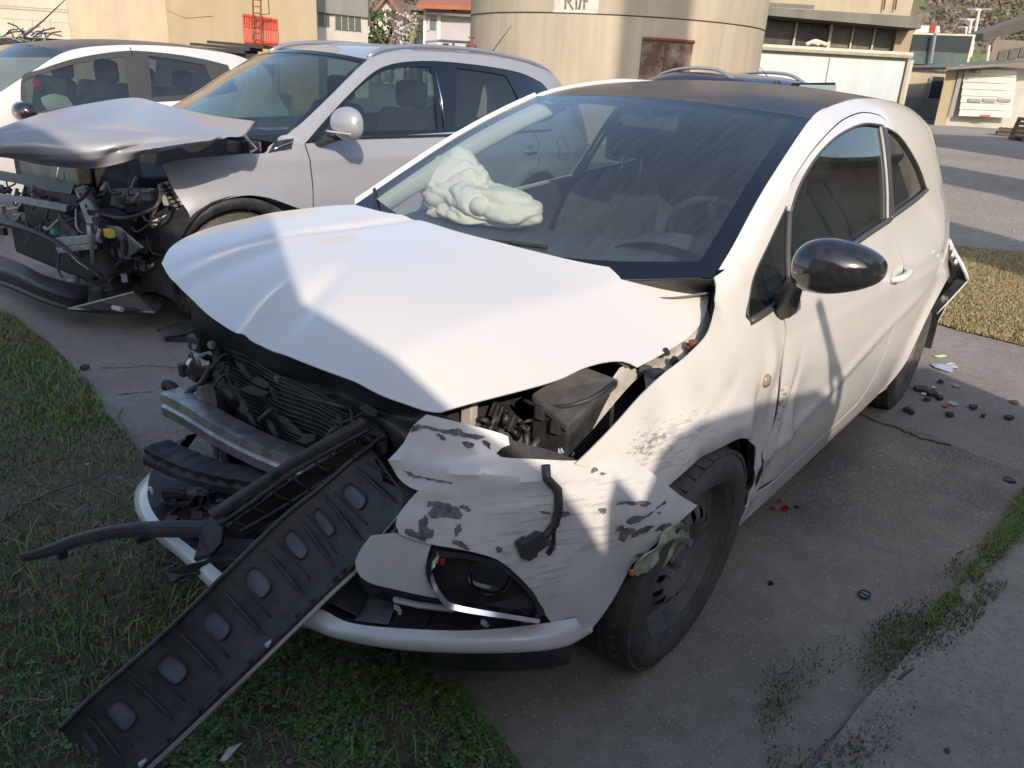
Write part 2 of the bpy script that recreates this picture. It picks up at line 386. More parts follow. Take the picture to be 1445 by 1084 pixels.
m_asph = gmat('damp_asphalt', (.25, .215, .172), (.36, .315, .255), 1.1, 135, (.50, .47, .43), .62, .5, (.13, .125, .115))
m_slab = gmat('mossy_slab', (.30, .265, .22), (.42, .375, .315), 2.2, 110, (.46, .43, .40), .62, .7, (.17, .17, .13))
m_soil = gmat('soil', (.11, .092, .068), (.165, .14, .105), 3, 60, (.17, .155, .12), .6, .8, (.06, .07, .035))
m_dry_soil = gmat('dry_turf_soil', (.22, .18, .11), (.28, .23, .14), 2, 60, (.24, .2, .12), .5, .7, (.10, .10, .04))  # paler soil under the dry grass patch
def sheet(name, poly, z, m, kind='structure', step=.25, amp=0, sk=0):
    v, F = tri2d(poly, [], step)
    return mk(name, [(x, y, z+(amp*(math.sin(x*9+y*4)*math.sin(y*7-x*3)+.5*math.sin(x*31)*math.sin(y*27)) if amp else 0)) for x, y in v], F, m, out=(0, 0, 1), kind=kind)
mk('ground', [(-900, -900, 0), (900, -900, 0), (900, 900, 0), (-900, 900, 0)], [(0, 1, 2, 3)], m_gravel, kind='structure')
def jag(poly, a=.03, n=6, seed=1):
    r = random.Random(seed); out = []
    for i in range(len(poly)):
        p, q = np.array(poly[i]), np.array(poly[(i+1) % len(poly)]); L = math.dist(p, q); k = max(1, int(L/.22)) if L < 8 else 1
        for j in range(k): t = j/k; c = p+(q-p)*t; out.append((c[0]+r.uniform(-a, a), c[1]+r.uniform(-a, a)))
    return out
yard = [gnd(1327, 463), gnd(1380, 474), gnd(1445, 490), (-3.2, 3.2), (4, 4.5), (4, -1), gnd(0, 440), (-2.2, -9), (-9, -9), (-6.5, -1)]
sheet('concrete_yard', jag(yard, .02), .004, m_conc, step=.6)
asph = [gnd(1195, 572), gnd(1240, 595), gnd(1300, 612), gnd(1370, 640), gnd(1445, 668), gnd(1445, 706), gnd(1390, 782), gnd(1320, 868), gnd(1262, 945), gnd(1200, 1010), gnd(1130, 1090), (1.2, 1.6), (1.9, .9), (1.0, -1.6), (-.9, -1.2), (-1.9, -.4)]
sheet('asphalt_patch', jag(asph, .012, seed=4), .008, m_asph, step=.4)
slab = [gnd(1445, 700), gnd(1400, 775), gnd(1330, 868), gnd(1275, 945), gnd(1210, 1012), gnd(1140, 1090), (.9, 2.6), (-1.6, 3.6)]
def slabmesh():
    pl = jag(slab, .012, seed=2); v, F = tri2d(pl, [], .12); o = mk('concrete_slab', [(x, y, .028+.004*math.sin(x*5+y*7)) for x, y in v], F, m_slab, out=(0, 0, 1), kind='structure', thick=.03)
slabmesh()
turf = [gnd(-40, 436), gnd(20, 448), gnd(62, 486), gnd(100, 520), gnd(130, 548), gnd(150, 585), gnd(178, 615), gnd(205, 650), gnd(250, 700), gnd(330, 760), gnd(480, 840), gnd(560, 900), gnd(600, 945), gnd(640, 985), gnd(690, 1030), gnd(735, 1095), (1.1, .9), (2.6, -.4), (2.6, -4.5), (-.1, -6)]
sheet('turf_soil', jag(turf, .02, seed=3), .016, m_soil, step=.15, amp=.006)
far = [gnd(1325, 345), gnd(1400, 352), gnd(1460, 358), gnd(1470, 494), gnd(1400, 479), gnd(1345, 466), gnd(1310, 455), (-5.6, -.5), (-7.5, -2.2)]
sheet('dry_turf_soil', jag(far, .05, seed=5), .010, m_dry_soil, step=.4)

# ------------------------------------------------------------------ grass: real blades, clover leaves, twigs and dead leaves
def leafmat(name, a, b_, rough=.6):
    m = bpy.data.materials.new(name); m.use_nodes = True; N = m.node_tree.nodes; L = m.node_tree.links; p = N['Principled BSDF']; p.inputs['Roughness'].default_value = rough; p.inputs['Specular IOR Level'].default_value = .25
    g = N.new('ShaderNodeNewGeometry'); r = N.new('ShaderNodeValToRGB'); r.color_ramp.elements[0].color = (*a, 1); r.color_ramp.elements[1].color = (*b_, 1); L.new(g.outputs['Random Per Island'], r.inputs[0]); L.new(r.outputs[0], p.inputs['Base Color'])
    e = r.color_ramp.elements.new(.9); e.color = (*b_, 1); r.color_ramp.elements[-1].color = (.30, .24, .12, 1)
    return m
m_grass = leafmat('grass_blades', (.08, .14, .04), (.21, .29, .085)); m_clover = leafmat('clover', (.055, .13, .04), (.12, .22, .07)); m_dry = leafmat('dry_grass', (.42, .34, .19), (.28, .24, .11)); m_dead = leafmat('dead_leaf', (.10, .055, .03), (.22, .16, .10)); m_moss = leafmat('moss_tufts', (.05, .09, .015), (.10, .15, .03))
def scatter(poly, n, seed):
    r = np.random.default_rng(seed); A = np.array(poly); lo, hi = A.min(0), A.max(0); P = r.uniform(lo, hi, (n, 2)); x, y = P[:, 0], P[:, 1]; c = np.zeros(n, bool); j = len(A)-1
    for i in range(len(A)):
        xi, yi = A[i]; xj, yj = A[j]; k = ((yi > y) != (yj > y)) & (x < (xj-xi)*(y-yi)/(yj-yi+1e-12)+xi); c ^= k; j = i
    return P[c]
def inview(P, m=60):
    X = np.c_[P, np.zeros(len(P))]-CAM; z = X@cF; u = 722.5+FPX*(X@cR)/z; v = 542-FPX*(X@cU)/z
    return P[(z > .1) & (u > -m) & (u < 1445+m) & (v < 1084+m)]
def noise2(P, s, seed=0):
    r = np.random.default_rng(seed); o = np.zeros(len(P))
    for k in range(7): d = r.normal(size=2)*s; o += np.sin(P@d+r.uniform(0, 6))
    return o/3.0
def blades(name, P, h, wd, m, z0=.014, lean=.6, seed=1, cat=None, label=None, group=None):
    n = len(P); r = np.random.default_rng(seed); a = r.uniform(0, 2*PI, n); H = r.uniform(.35, 1, n)*h; W = r.uniform(.6, 1.2, n)*wd; ln = r.uniform(.15, 1, n)*lean*H; b = a+r.normal(0, .5, n)
    base = np.c_[P, np.full(n, z0)]; s = np.c_[np.cos(a), np.sin(a), np.zeros(n)]*W[:, None]/2; l = np.c_[-np.sin(b), np.cos(b), np.zeros(n)]*ln[:, None]; u = np.c_[np.zeros(n), np.zeros(n), H]
    V = np.stack([base-s, base+s, base+s*.8+l*.35+u*.6, base-s*.8+l*.35+u*.6, base+l+u*.92], 1).reshape(-1, 3)
    I = np.arange(n)[:, None]*5; loops = np.concatenate([I+[0, 1, 2, 3], I+[3, 2, 4]], 1).ravel()
    me = bpy.data.meshes.new(name); me.vertices.add(len(V)); me.vertices.foreach_set('co', V.ravel()); me.loops.add(len(loops)); me.loops.foreach_set('vertex_index', loops.astype(np.int32))
    st = np.arange(n)[:, None]*7+np.array([0, 4]); me.polygons.add(2*n); me.polygons.foreach_set('loop_start', st.ravel().astype(np.int32)); me.update(calc_edges=True); me.materials.append(m)
    o = bpy.data.objects.new(name, me); COL.objects.link(o); return tag(o, label, cat, group, 'stuff')
P = inview(scatter(turf, 230000, 11), 320); nz_ = noise2(P, 3.2, 1)+.5*noise2(P, 9, 2); d_ = np.linalg.norm(P-CAM[:2], axis=1)
keep = (nz_ > rng.uniform(-1.4, 1.1, len(P)))
blades('grass', P[keep], .034, .0045, m_grass, seed=2, lean=1.3, label='short green grass on the verge beside and under the damaged cars', cat='grass')
P2 = inview(scatter(turf, 16000, 12), 320); P2 = P2[noise2(P2, 5, 5) > .2]; blades('tall_grass', P2, .085, .006, m_grass, seed=3, lean=1.2, label='longer grass tufts scattered over the verge', cat='grass')
P3 = inview(scatter(turf, 14000, 13)); blades('straw', P3, .03, .0028, m_dry, seed=4, lean=4, label='dead straw lying flat between the grass', cat='straw')
def leaves(name, P, size, m, z, tilt, seed, nl=3, label=None, cat=None):
    r = random.Random(seed); V = []; F = []
    for x, y in P:
        zz = z+r.uniform(0, .02) if nl > 1 else z; a0 = r.uniform(0, 6.28); s = size*r.uniform(.6, 1.2)
        for k in range(nl):
            a = a0+2*PI*k/nl; c, q = math.cos(a), math.sin(a); t = r.uniform(-tilt, tilt); b = len(V)
            for dx, dy in ((.05, 0), (.5, .42), (1.0, .36), (1.12, 0), (1.0, -.36), (.5, -.42)): V.append((x+s*(dx*c-dy*q), y+s*(dx*q+dy*c), zz+s*(dx*t+abs(dy)*.25+.05)))
            F.append(tuple(range(b, b+6)))
    return mk(name, V, F, m, smooth=False, kind='stuff', label=label, cat=cat)
clv = [gnd(230, 1084), gnd(420, 890), gnd(600, 930), gnd(735, 1090), (1.1, .6)]
Pc = inview(scatter(clv, 5200, 14)); leaves('clover', Pc[noise2(Pc, 7, 3)+rng.normal(0, .5, len(Pc)) > -.05], .011, m_clover, .022, .3, 5, label='clover leaves in the dark turf under the front bumper', cat='clover')
Pc = inview(scatter(turf, 9000, 15)); leaves('clover_patches', Pc[noise2(Pc, 4, 8) > .35], .010, m_clover, .02, .4, 6, label='small broad leaves growing among the grass', cat='clover')
Pl = inview(scatter(turf, 520, 16)); leaves('fallen_leaves', Pl, .022, m_dead, .026, .25, 7, nl=1, label='small brown dead leaves scattered on the turf', cat='leaves')
fa = [gnd(1325, 350), gnd(1460, 362), gnd(1470, 494), gnd(1400, 479), gnd(1345, 466), gnd(1310, 455), gnd(1300, 400)]
P = inview(scatter(fa, 90000, 21), 30); P = P[.4*noise2(P, 6, 7) > rng.uniform(-1.2, .9, len(P))]; blades('dry_grass', P, .032, .007, m_dry, seed=8, lean=1.5, z0=.01, label='dry yellow grass patch behind the rear wheel', cat='grass')
mo = [gnd(1460, 680), gnd(1290, 850), gnd(1200, 905), gnd(1080, 930), gnd(1060, 1000), gnd(1080, 1100), gnd(1250, 1100), gnd(1320, 960), gnd(1470, 770)]
P = scatter(mo, 42000, 31)
dd_ = np.array([min(np.linalg.norm(np.array(gnd(u, v))-p) for u, v in ((1440, 712), (1400, 772), (1360, 825), (1320, 872), (1290, 905), (1200, 1005), (1170, 1050), (1225, 975), (1130, 1090))) for p in P[::1][:12000]]); P = P[:12000]
n_ = noise2(P, 14, 9); P = P[(n_+rng.normal(0, .55, len(n_)) > .5*(dd_/.09)-.1)]; blades('moss', P, .016, .004, m_moss, seed=9, lean=1.5, z0=.027, label='bright moss and short grass along the slab joint', cat='moss')
st_ = [gnd(1455, 695), gnd(1400, 765), gnd(1345, 835), gnd(1300, 885), gnd(1312, 900), gnd(1362, 850), gnd(1420, 785), gnd(1460, 735)]
P = scatter(st_, 26000, 32); P = P[noise2(P, 12, 4) > rng.uniform(-1.2, .9, len(P))]; blades('joint_grass', P, .030, .0045, m_grass, seed=10, lean=1.8, z0=.024, label='strip of short grass growing in the joint right of the car', cat='grass')
# twigs, stones and litter, each lying where the photograph shows it
def gz(u, v, z=.02): return np.array(Z_(u, v, z))
def Z_(u, v, z): return G.un(u, v, 'z', z)
twm = mat('twig_bark', (.10, .075, .05), .9); 
def twig(name, label, pts, r, m=twm, z=.022): 
    P_ = [gz(u, v, z+.01*(i % 2)) for i, (u, v) in enumerate(pts)]; o = P_[0]; return tag(MB().tube([p-o for p in P_], [r, r*.8, r*.5], 5, smoothn=12).build(name, m, None, smooth=True), label, 'twig') , o
for lab, pts, r in [('thin curved twig on the turf left of the bumper', [(55, 700), (62, 720), (72, 740), (82, 757)], .004), ('pale twig at the edge of the asphalt near the crash beam', [(172, 577), (168, 590), (176, 602), (178, 612)], .003),
                    ('fine forked twig on the left edge of the turf', [(5, 735), (60, 700), (140, 672)], .003), ('short dry stick on the turf under the bumper right end', [(620, 998), (645, 1002)], .003), ('woody stem lying along the slab joint', [(1258, 970), (1278, 950), (1300, 940)], .006), ('black bent wire on the asphalt left of the moss', [(1098, 985), (1102, 1000), (1110, 1012)], .003)]:
    o_, o = twig('twig', lab, pts, r); o_.location = o
stone_m = mat('grey_stone', (.16, .155, .15), .85, noise=.3, nscale=30)
def stone(lab, u, v, r, seed, m=stone_m, z=.02, flat=.5):
    q = random.Random(seed); V = []; n = 9
    for i in range(7):
        for j in range(n): a = PI*i/6; b = 2*PI*j/n; k = r*(1+q.uniform(-.18, .18)); V.append((k*math.sin(a)*math.cos(b), k*math.sin(a)*math.sin(b)*.75, k*math.cos(a)*flat))
    o = mk('stone', V, gridf(7, n, False, True), m, smooth=False, label=lab, cat='stone'); o.location = gz(u, v, z)
stone('grey angular stone in the grass left of the grille bar', 104, 962, .022, 1); stone('small grey stone beside the tip of the trim strip', 70, 980, .012, 2); stone('flat grey stone at the upper left turf', 68, 602, .02, 3); stone('brown clod at the asphalt edge on the left', 120, 518, .024, 4, mat('clod', (.09, .05, .035), .95)); stone('pale stone chip on the slab joint', 1275, 906, .014, 5)
stone('pinkish pebble low in the left grass', 37, 1010, .009, 6); stone('small dark stone on the bottom slab', 1336, 1059, .010, 7, rubber, .03)

def crack(name, pts, w_, z):
    q = random.Random(len(pts)*7+int(pts[0][0])); P_ = cr([gnd(*p) for p in pts], 40); V = []
    for i, (x, y) in enumerate(P_):
        j = min(i, 38); dx, dy = P_[j+1][0]-P_[j][0], P_[j+1][1]-P_[j][1]; L = math.hypot(dx, dy)+1e-9; k = w_*q.uniform(.3, 1); ox, oy = q.uniform(-.012, .012), q.uniform(-.012, .012)
        V += [(x-dy/L*k+ox, y+dx/L*k+oy, z), (x+dy/L*k+ox, y-dx/L*k+oy, z)]
    mk(name, V, gridf(40, 2), crackm, smooth=False, kind='structure')
crackm = mat('crack_soil', (.03, .026, .02), 1)
crack('pavement_crack', [(140, 520), (170, 521), (200, 518), (230, 519), (262, 522)], .004, .006); crack('pavement_crack', [(165, 558), (195, 556), (215, 554)], .003, .006); crack('pavement_crack', [(1165, 574), (1200, 583), (1232, 596), (1262, 606), (1300, 622), (1340, 632)], .008, .0125)
# ================================================================== crashed white hatchback: body shell
car = thing('damaged_hatchback', 'white two-door hatchback with black roof, crumpled bonnet and torn front bumper', 'car')
XS = [.45, .25, 0, -.4, -.9, -1.6, -2.1, -2.5, -2.9, -3.15, -3.3]
ZS = [.18, .35, .55, .70, .82, .90, .98, 1.10, 1.25, 1.37, 1.44]
YT = [[.66, .68, .69, .68, .65, .62, .58, .52, .48, .44, .42],
      [.73, .75, .765, .75, .71, .67, .63, .58, .53, .49, .47],
      [.775, .80, .815, .80, .755, .71, .68, .63, .57, .53, .51],
      [.785, .815, .83, .82, .79, .755, .722, .675, .62, .575, .55],
      [.785, .82, .832, .825, .80, .77, .735, .69, .635, .585, .555],
      [.785, .825, .84, .838, .82, .785, .75, .705, .645, .585, .555],
      [.785, .83, .855, .862, .845, .795, .75, .705, .645, .585, .55],
      [.785, .825, .845, .852, .83, .795, .74, .69, .63, .565, .53],
      [.75, .785, .80, .79, .765, .74, .70, .655, .59, .525, .49],
      [.68, .715, .74, .735, .712, .69, .65, .60, .53, .47, .43],
      [.58, .62, .67, .68, .665, .64, .58, .52, .45, .39, .35]]
_xr = XS[::-1]; _yr = [r for r in YT[::-1]]
# upper edge of the side: screen pillar, then roof seam
ZBX = [-3.3, -3.15, -2.95, -2.5, -1.8, -1.4, -1.16, -.7, -.30, -.1, .3]
ZBZ = [1.20, 1.29, 1.34, 1.402, 1.428, 1.400, 1.358, 1.185, .99, .93, .9]
def zb(x): return herm(ZBX, ZBZ, x)
def gau(x, z, x0, z0, sx, sz, th=0):
    c, s = math.cos(th), math.sin(th); a = ((x-x0)*c+(z-z0)*s)/sx; b = (-(x-x0)*s+(z-z0)*c)/sz
    return math.exp(-(a*a+b*b))
def Y0(x, z):
    x = min(x, .6)
    col = [herm(ZS, r, z) for r in _yr]
    y = herm(_xr, col, x)
    # feature line low on the door, handle scallop, rear haunch crease
    if -2.2 < x < -.3: 
        zl = .38+(-.3-x)*.17; y += .007*math.exp(-((z-zl)/.02)**2)*min(1, (-.3-x)/.3)*min(1, (x+2.2)/.3)
    # lip round the front and rear arch
    for ax, az_, R in ((-.09, .30, .355), (-2.51, .30, .36)):
        r = math.hypot(x-ax, z-az_)
        if z > .2: y += .022*math.exp(-((r-R)/.05)**2)
    d = zb(x)-z
    if x < -.25: y -= .028*math.exp(-max(d, -.05)/.022)
    return y
def dmg(x, z):
    """crash damage of the left side only"""
    a = 0
    a -= .035*gau(x, z, -.42, .50, .09, .16, .2)
    a += .016*gau(x, z, -.30, .66, .12, .05, .5)
    a -= .018*gau(x, z, -.55, .60, .05, .14, -.1)
    a += .010*gau(x, z, -.50, .74, .04, .08, 0)
    a -= .012*gau(x, z, -.78, .55, .16, .10, .3)
    a -= .014*gau(x, z, .05, .74, .10, .05, .3)
    a += .010*gau(x, z, -.12, .70, .07, .03, .4)
    a += .004*math.sin(x*34+z*11)*gau(x, z, -.05, .66, .25, .12)
    a -= .012*gau(x, z, -.62, .33, .06, .10, 0)
    a -= .014*gau(x, z, -.66, .56, .015, .12, .25)
    a += .010*gau(x, z, -.70, .50, .02, .10, -.3)
    a -= .010*gau(x, z, -.36, .60, .018, .09, .5)
    a += .008*gau(x, z, -.47, .44, .02, .08, -.2)
    a -= .008*gau(x, z, -.20, .74, .09, .012, -.25)
    a -= .012*gau(x, z, -.52, .36, .02, .06, .6)
    return a
def YL(x, z): return Y0(x, z)+dmg(x, z)
def SL(x, z, o=0): return (x, YL(x, z)-o, z)
def SR(x, z, o=0): return (x, -(Y0(x, z)-o), z)
def tr(pts, fr=G, Y=YL): return [fr.onY(p[0], p[1], Y) if p[0] > 20 else p for p in pts]
OUTL = (0, 1, .1); OUTR = (0, -1, .1)

# --- traced outlines on the left side (pixels) mixed with (x,z) where hidden
ARC = lambda cx, cz, r, a0, a1, n: [(cx+r*math.cos(math.radians(a)), cz+r*math.sin(math.radians(a))) for a in np.linspace(a0, a1, n)]
# front wing: top edge along the open bonnet gap, back to pillar foot, shut line, arch, torn front
f_top = tr([(812, 655), (850, 618), (885, 580), (915, 548), (940, 525), (975, 497), (1000, 468), (1012, 430), (1011, 400), (1008, 391)])
f_pil = tr([(1008, 391), (1024, 380), (1040, 364)])
f_p2 = tr([(1040, 364), (1056, 378), (1064, 392)])   # seam across the pillar foot
f_win = tr([(1064, 392), (1056, 425), (1052, 446), (1058, 454)])
f_w2 = tr([(1058, 454), (1078, 442), (1093, 431)])
f_shut = tr([(1093, 431), (1103, 447), (1108, 460), (1107, 480), (1104, 500), (1100, 530), (1097, 560), (1090, 600), (1074, 640)])
f_sh2 = tr([(1074, 640), (1066, 680), (1058, 712)])
f_arch = tr([(1052, 716), (1058, 700), (1066, 665), (1066, 630), (1054, 619), (1030, 625), (1000, 640), (975, 658), (950, 680)])
f_low = [f_arch[-1], (.14, .585), (.20, .61), (.245, .655), f_top[0]]
fender_out = crs([f_top, f_pil, f_p2, f_win, f_w2, f_shut, f_sh2, [f_sh2[-1], f_arch[0]], f_arch, f_low], .02)
fender = panel('fender', SL, fender_out, [], white_fender, car, step=.018, out=OUTL, thick=.004, label='scuffed front left fender with dents and torn arch edge')

# windscreen, roof edges
def zbp(x): return (x, YL(x, zb(x)), zb(x))
d_win = tr([(1116, 414), (1113, 360), (1115, 300), (1128, 262), (1150, 225), (1175, 198), (1200, 182), (1222, 175), (1243, 177)])
d_winr = tr([(1243, 177), (1249, 215), (1253, 260), (1254, 311)])
d_belt = tr([(1254, 311), (1225, 330), (1190, 356), (1150, 390), (1116, 414)])
d_band = tr([(1112, 292), (1115, 262), (1130, 235), (1150, 207), (1175, 180), (1195, 165), (1218, 158), (1240, 162), (1250, 170)])
d_tri = tr([(1058, 452), (1056, 438), (1064, 392), (1085, 345), (1110, 292)])
bz = [p for p in d_belt][::-1]                      # belt, front to rear
xr_, zr_ = d_winr[-1]
door_rear = [(xr_-.03, zr_-.012), (xr_-.05, .75), (xr_-.02, .55), (xr_+.06, .38), (xr_+.16, .31)]
door_bot = [door_rear[-1], (-1.2, .295), (-.7, .29), f_shut[-1][0:1][0:0] or (-.55, .30)]
sh = [f_shut[-1], (-.585, .36), (-.56, .30)]
belt_out = [f_w2[-1]]+[(x, z-.006) for x, z in bz]+[door_rear[0]]
door_out = crs([belt_out[:2]+belt_out[2:], door_rear, [door_rear[-1], (-1.2, .295), (-.56, .30)], sh[::-1], [(x-.011, z) for x, z in f_shut[::-1]]], .02)
door = panel('door', SL, door_out, [], white_fender, car, step=.02, out=OUTL, thick=.004)
# painted frame of the door glass, the body side with pillars and rear quarter
frame_out = crs([d_win[2:], [d_win[-1], (d_band[-1][0], d_band[-1][1]-.014)], [(x, z-.004) for x, z in d_band[::-1]], [(d_band[0][0], d_band[0][1]-.004), d_win[2]]], .02)
wf = panel('door_window_frame', SL, frame_out, [], white_clean, door, step=.015, out=OUTL, thick=.006)
qwin = [tr([(1262, 303), (1258, 255), (1251, 181)]), tr([(1251, 181), (1268, 192), (1286, 217), (1299, 243), (1307, 268)]), tr([(1307, 268), (1290, 283), (1262, 303)])]
qhole = crs(qwin, .02)
zt = [(x, zb(x)) for x in np.linspace(-.335, -3.2, 40)]
rear_edge = [(-3.2, zb(-3.2)), (-3.27, 1.1), (-3.27, .95), (-3.22, .78), (-3.16, .62)]
rarch = tr([(1333, 395), (1325, 396), (1316, 407), (1304, 429), (1294, 445), (1280, 469), (1263, 498), (1249, 520)])
print('rarch', [tuple(round(c, 2) for c in p) for p in rarch]); print('belt', [tuple(round(c, 2) for c in p) for p in bz], door_rear[0])
ra = ARC(-2.51, .30, .372, 25, 172, 22)[::-1]       # front of the arch to its rear
rear_low = [(-3.16, .62), (-3.0, .60), (-2.86, .52)]
body_out = crs([f_p2[::-1]+[(-.40, 1.02)][:0]+[], zt, rear_edge, rear_low[:-1]+[ra[::-1][0] if False else (-2.87, .46)]], .03)
ra = ARC(-2.51, .30, .372, 8, 154, 24)              # from the front lower end over the top
open_ = crs([ra[::-1], [ra[0], (-2.10, .20)], [(-2.10, .20), (-1.3, .19), (-.50, .20)], [(-.50, .20), (-.53, .285)], [(-.53, .285), (-.7, .28), (-1.2, .285), (door_rear[-1][0]-.004, .30)],
             [(door_rear[-1][0]-.004, .30)]+[(x-.008, z) for x, z in door_rear[::-1]][1:], [(door_rear[0][0]-.008, door_rear[0][1]), (d_winr[-1][0]-.012, d_winr[-1][1])], [(x-.012, z) for x, z in d_winr[::-1]],
             [(d_band[-1][0], d_band[-1][1]), d_band[-2]][:1]+[(x, z) for x, z in d_band[::-1]], [d_band[0], d_tri[-1]], d_tri[::-1][:3], [d_tri[2], f_p2[-1]]], .02)
bo = crs([f_p2[::-1], zt, rear_edge, [(-3.16, .62), (-3.0, .60), ra[-1]]], .025)+open_
body_side = panel('body_side', SL, bo, [qhole], white_clean, car, step=.022, out=OUTL, thick=.005)
# glass on the same surface, slightly inboard, with dark pillar and seal trims
gl = crs([d_win, d_winr, d_belt], .03)
panel('side_window', lambda x, z: SL(x, z, .008), gl, [], glass_side, door, step=.05, out=OUTL)
tri = crs([d_tri, [d_tri[-1], d_win[2]], [d_win[2], d_win[1], d_win[0]], [d_win[0], f_w2[-1]], f_w2[::-1]], .03)
panel('front_quarter_glass', lambda x, z: SL(x, z, .008), tri, [], glass_side, car, step=.05, out=OUTL)
panel('rear_quarter_glass', lambda x, z: SL(x, z, .008), qhole, [], glass_side, car, step=.05, out=OUTL)
def strip(name, pts, r, mt, par, n=26, surf=SL, o=-.001, flat=None):
    P = [surf(x, z, o) for x, z in cr(pts, n)]; return MB().tube(P, r, 6).build(name, mt, par, smooth=True)
strip('belt_trim', [f_w2[0], f_w2[1]]+bz, .011, trim, car)
strip('belt_trim', [qwin[2][0], qwin[2][1], qwin[2][2], (door_rear[0][0], bz[-1][1]+.005)], .011, trim, car)
strip('window_seal', d_win[2:]+[d_winr[0]], .005, trim, car); strip('window_seal', d_tri, .004, trim, car, o=.002)
strip('quarter_bar', [d_win[0], d_win[1], d_win[2]], .010, trim, car, o=.003)
strip('window_seal', [(x+.004, z) for x, z in d_winr], .006, mat('pale_seal', (.35, .35, .34), .5), car, o=.003)
bp = crs([[(x-.004, z) for x, z in d_winr], [(d_winr[-1][0]-.004, d_winr[-1][1]), qwin[0][0]], qwin[0], [qwin[0][-1], (d_winr[0][0]-.004, d_winr[0][1])]], .03)
panel('b_pillar_trim', lambda x, z: SL(x, z, -.003), bp, [], trim, car, step=.03, out=OUTL)
strip('window_seal', qwin[1], .004, trim, car)

# --- right side of the shell, mirrored without the damage
def mir(name, outl, holes, mt, step, par=car, **kw):
    return panel(name, SR, outl, holes, mt, par, step=step, out=OUTR, thick=.006, **kw)
mir('body_side', bo, [qhole], white_clean, .035)
mir('door', door_out, [], white_clean, .04)
mir('door_window_frame', frame_out, [], white_clean, .03)
rf = crs([[(.06, .88), (.0, .90), (-.1, .925), (-.32, .985)], f_p2, f_win[:-1], f_w2, f_shut, f_sh2, [(-.45, .33), (-.45, .42)]], .03)+ARC(-.09, .30, .365, 160, 70, 12)+[(.06, .7)]
mir('fender', rf, [], white_clean, .035)
panel('rear_quarter_glass', lambda x, z: SR(x, z, .008), qhole, [], glass_side, car, step=.06)
panel('side_window', lambda x, z: SR(x, z, .008), gl, [], glass_side, car, step=.06)
# inner lining of both sides: pillars and door cards, seen through the glass
lin = mat('pillar_lining', (.30, .31, .30), .8); 
for SS, o_ in ((SR, (0, 1, 0)), (SL, (0, -1, 0))):
    panel('pillar_lining', lambda x, z: SS(x, z, .035), bo, [qhole], lin, car, step=.05)
    panel('door_card', lambda x, z: SS(x, z, .05), door_out, [], interior_l, car, step=.06)

# --- windscreen, roof
XB = [-3.2, -2.95, -2.5, -1.8, -1.4, -1.16]
def wsR(t):
    """left edge of the screen, t 0 bottom .. 1 top"""
    x = herm([0, .5, 1], [-.30, -.735, -1.16], t); return (x, YL(x, zb(x))-.003, zb(x)+.001)
rows = []
for t in (0, .25, .5, .75, 1):
    x, y, z = wsR(t); bow = .17-.10*t; dz = -.062*(1-t)+.030*t+.02*math.sin(PI*t)
    rows.append([(x+bow*(1-k*k)*1.0+(.012 if k == -.97 else 0), y*k, z+dz*(1-k*k)+(.004 if k == -.97 else 0)) for k in (-.97, -.6, -.2, .2, .6, 1)])
def ring(s, t, w1, w2): return not (w1 < s < 1-w2 and w1*.6 < t < 1-w1*.6)
ws = patch('windscreen', rows, 56, 80, glass_ws, car, out=(1, 0, .6), keep=lambda s, t: .068 < s < .965 and .010 < t < .965)
patch('windscreen_border', rows, 56, 80, frit, ws, out=(1, 0, .6), keep=lambda s, t: not (.068 < s < .965 and .010 < t < .965), thick=.004)
hdr = rows[-1]
# right-hand screen pillar: painted cap outside, cloth cover inside
capx = np.linspace(-.32, -1.16, 16)
e0 = [(x, -YL(x, zb(x))-.004, zb(x)) for x in capx]; e1 = [rows_p for rows_p in cr([r[0] for r in rows], 16)]
patch('pillar_cap', [e0, [tuple((np.array(a)+b)/2+np.array([.004, -.004, .016])) for a, b in zip(e0, e1)], e1], 8, 40, white_clean, car, out=(.2, -.3, 1), thick=.002)
MB().tube([(x, -YL(x, zb(x))+.012, zb(x)+.004) for x in np.linspace(-1.12, -2.95, 26)], [.010, .016, .016, .012], 10).build('roof_edge', white_clean, car, smooth=True)
lin2 = mat('pillar_cloth', (.50, .52, .49), .8)
i0 = [(a[0]-.015, a[1]+.012, a[2]-.018) for a in e1]; i1 = [(a[0]-.10, a[1]+.035+.05*i/15, a[2]-.04) for i, a in enumerate(e1)]
patch('pillar_cover', [i0, [tuple((np.array(a)+b)/2+np.array([.012, .012, .012])) for a, b in zip(i0, i1)], i1, [tuple(np.array(p)+np.array([-.01, -.04, -.02])) for p in i1]], 10, 30, lin2, car, out=(0, 1, .5))
rr = []
for x in (-1.165, -1.4, -1.8, -2.3, -2.7, -2.98):
    y = YL(x, zb(x))+.002; z = zb(x); crown = herm([-3, -2.5, -1.8, -1.4, -1.16], [.035, .038, .033, .032, .030], x)
    bw = .07 if x > -1.2 else (.045 if x > -1.5 else 0)
    rr.append([(x+bw*(1-k*k), y*k, z+crown*(1-k**2)) for k in (-1, -.75, -.4, 0, .4, .75, 1)])
patch('roof', rr, 40, 30, black_roof, car, out=(0, 0, 1), thick=.004)
patch('headliner', [[(p[0], p[1]*.96, p[2]-.03) for p in r] for r in rr], 16, 12, lin, car, out=(0, 0, -1))
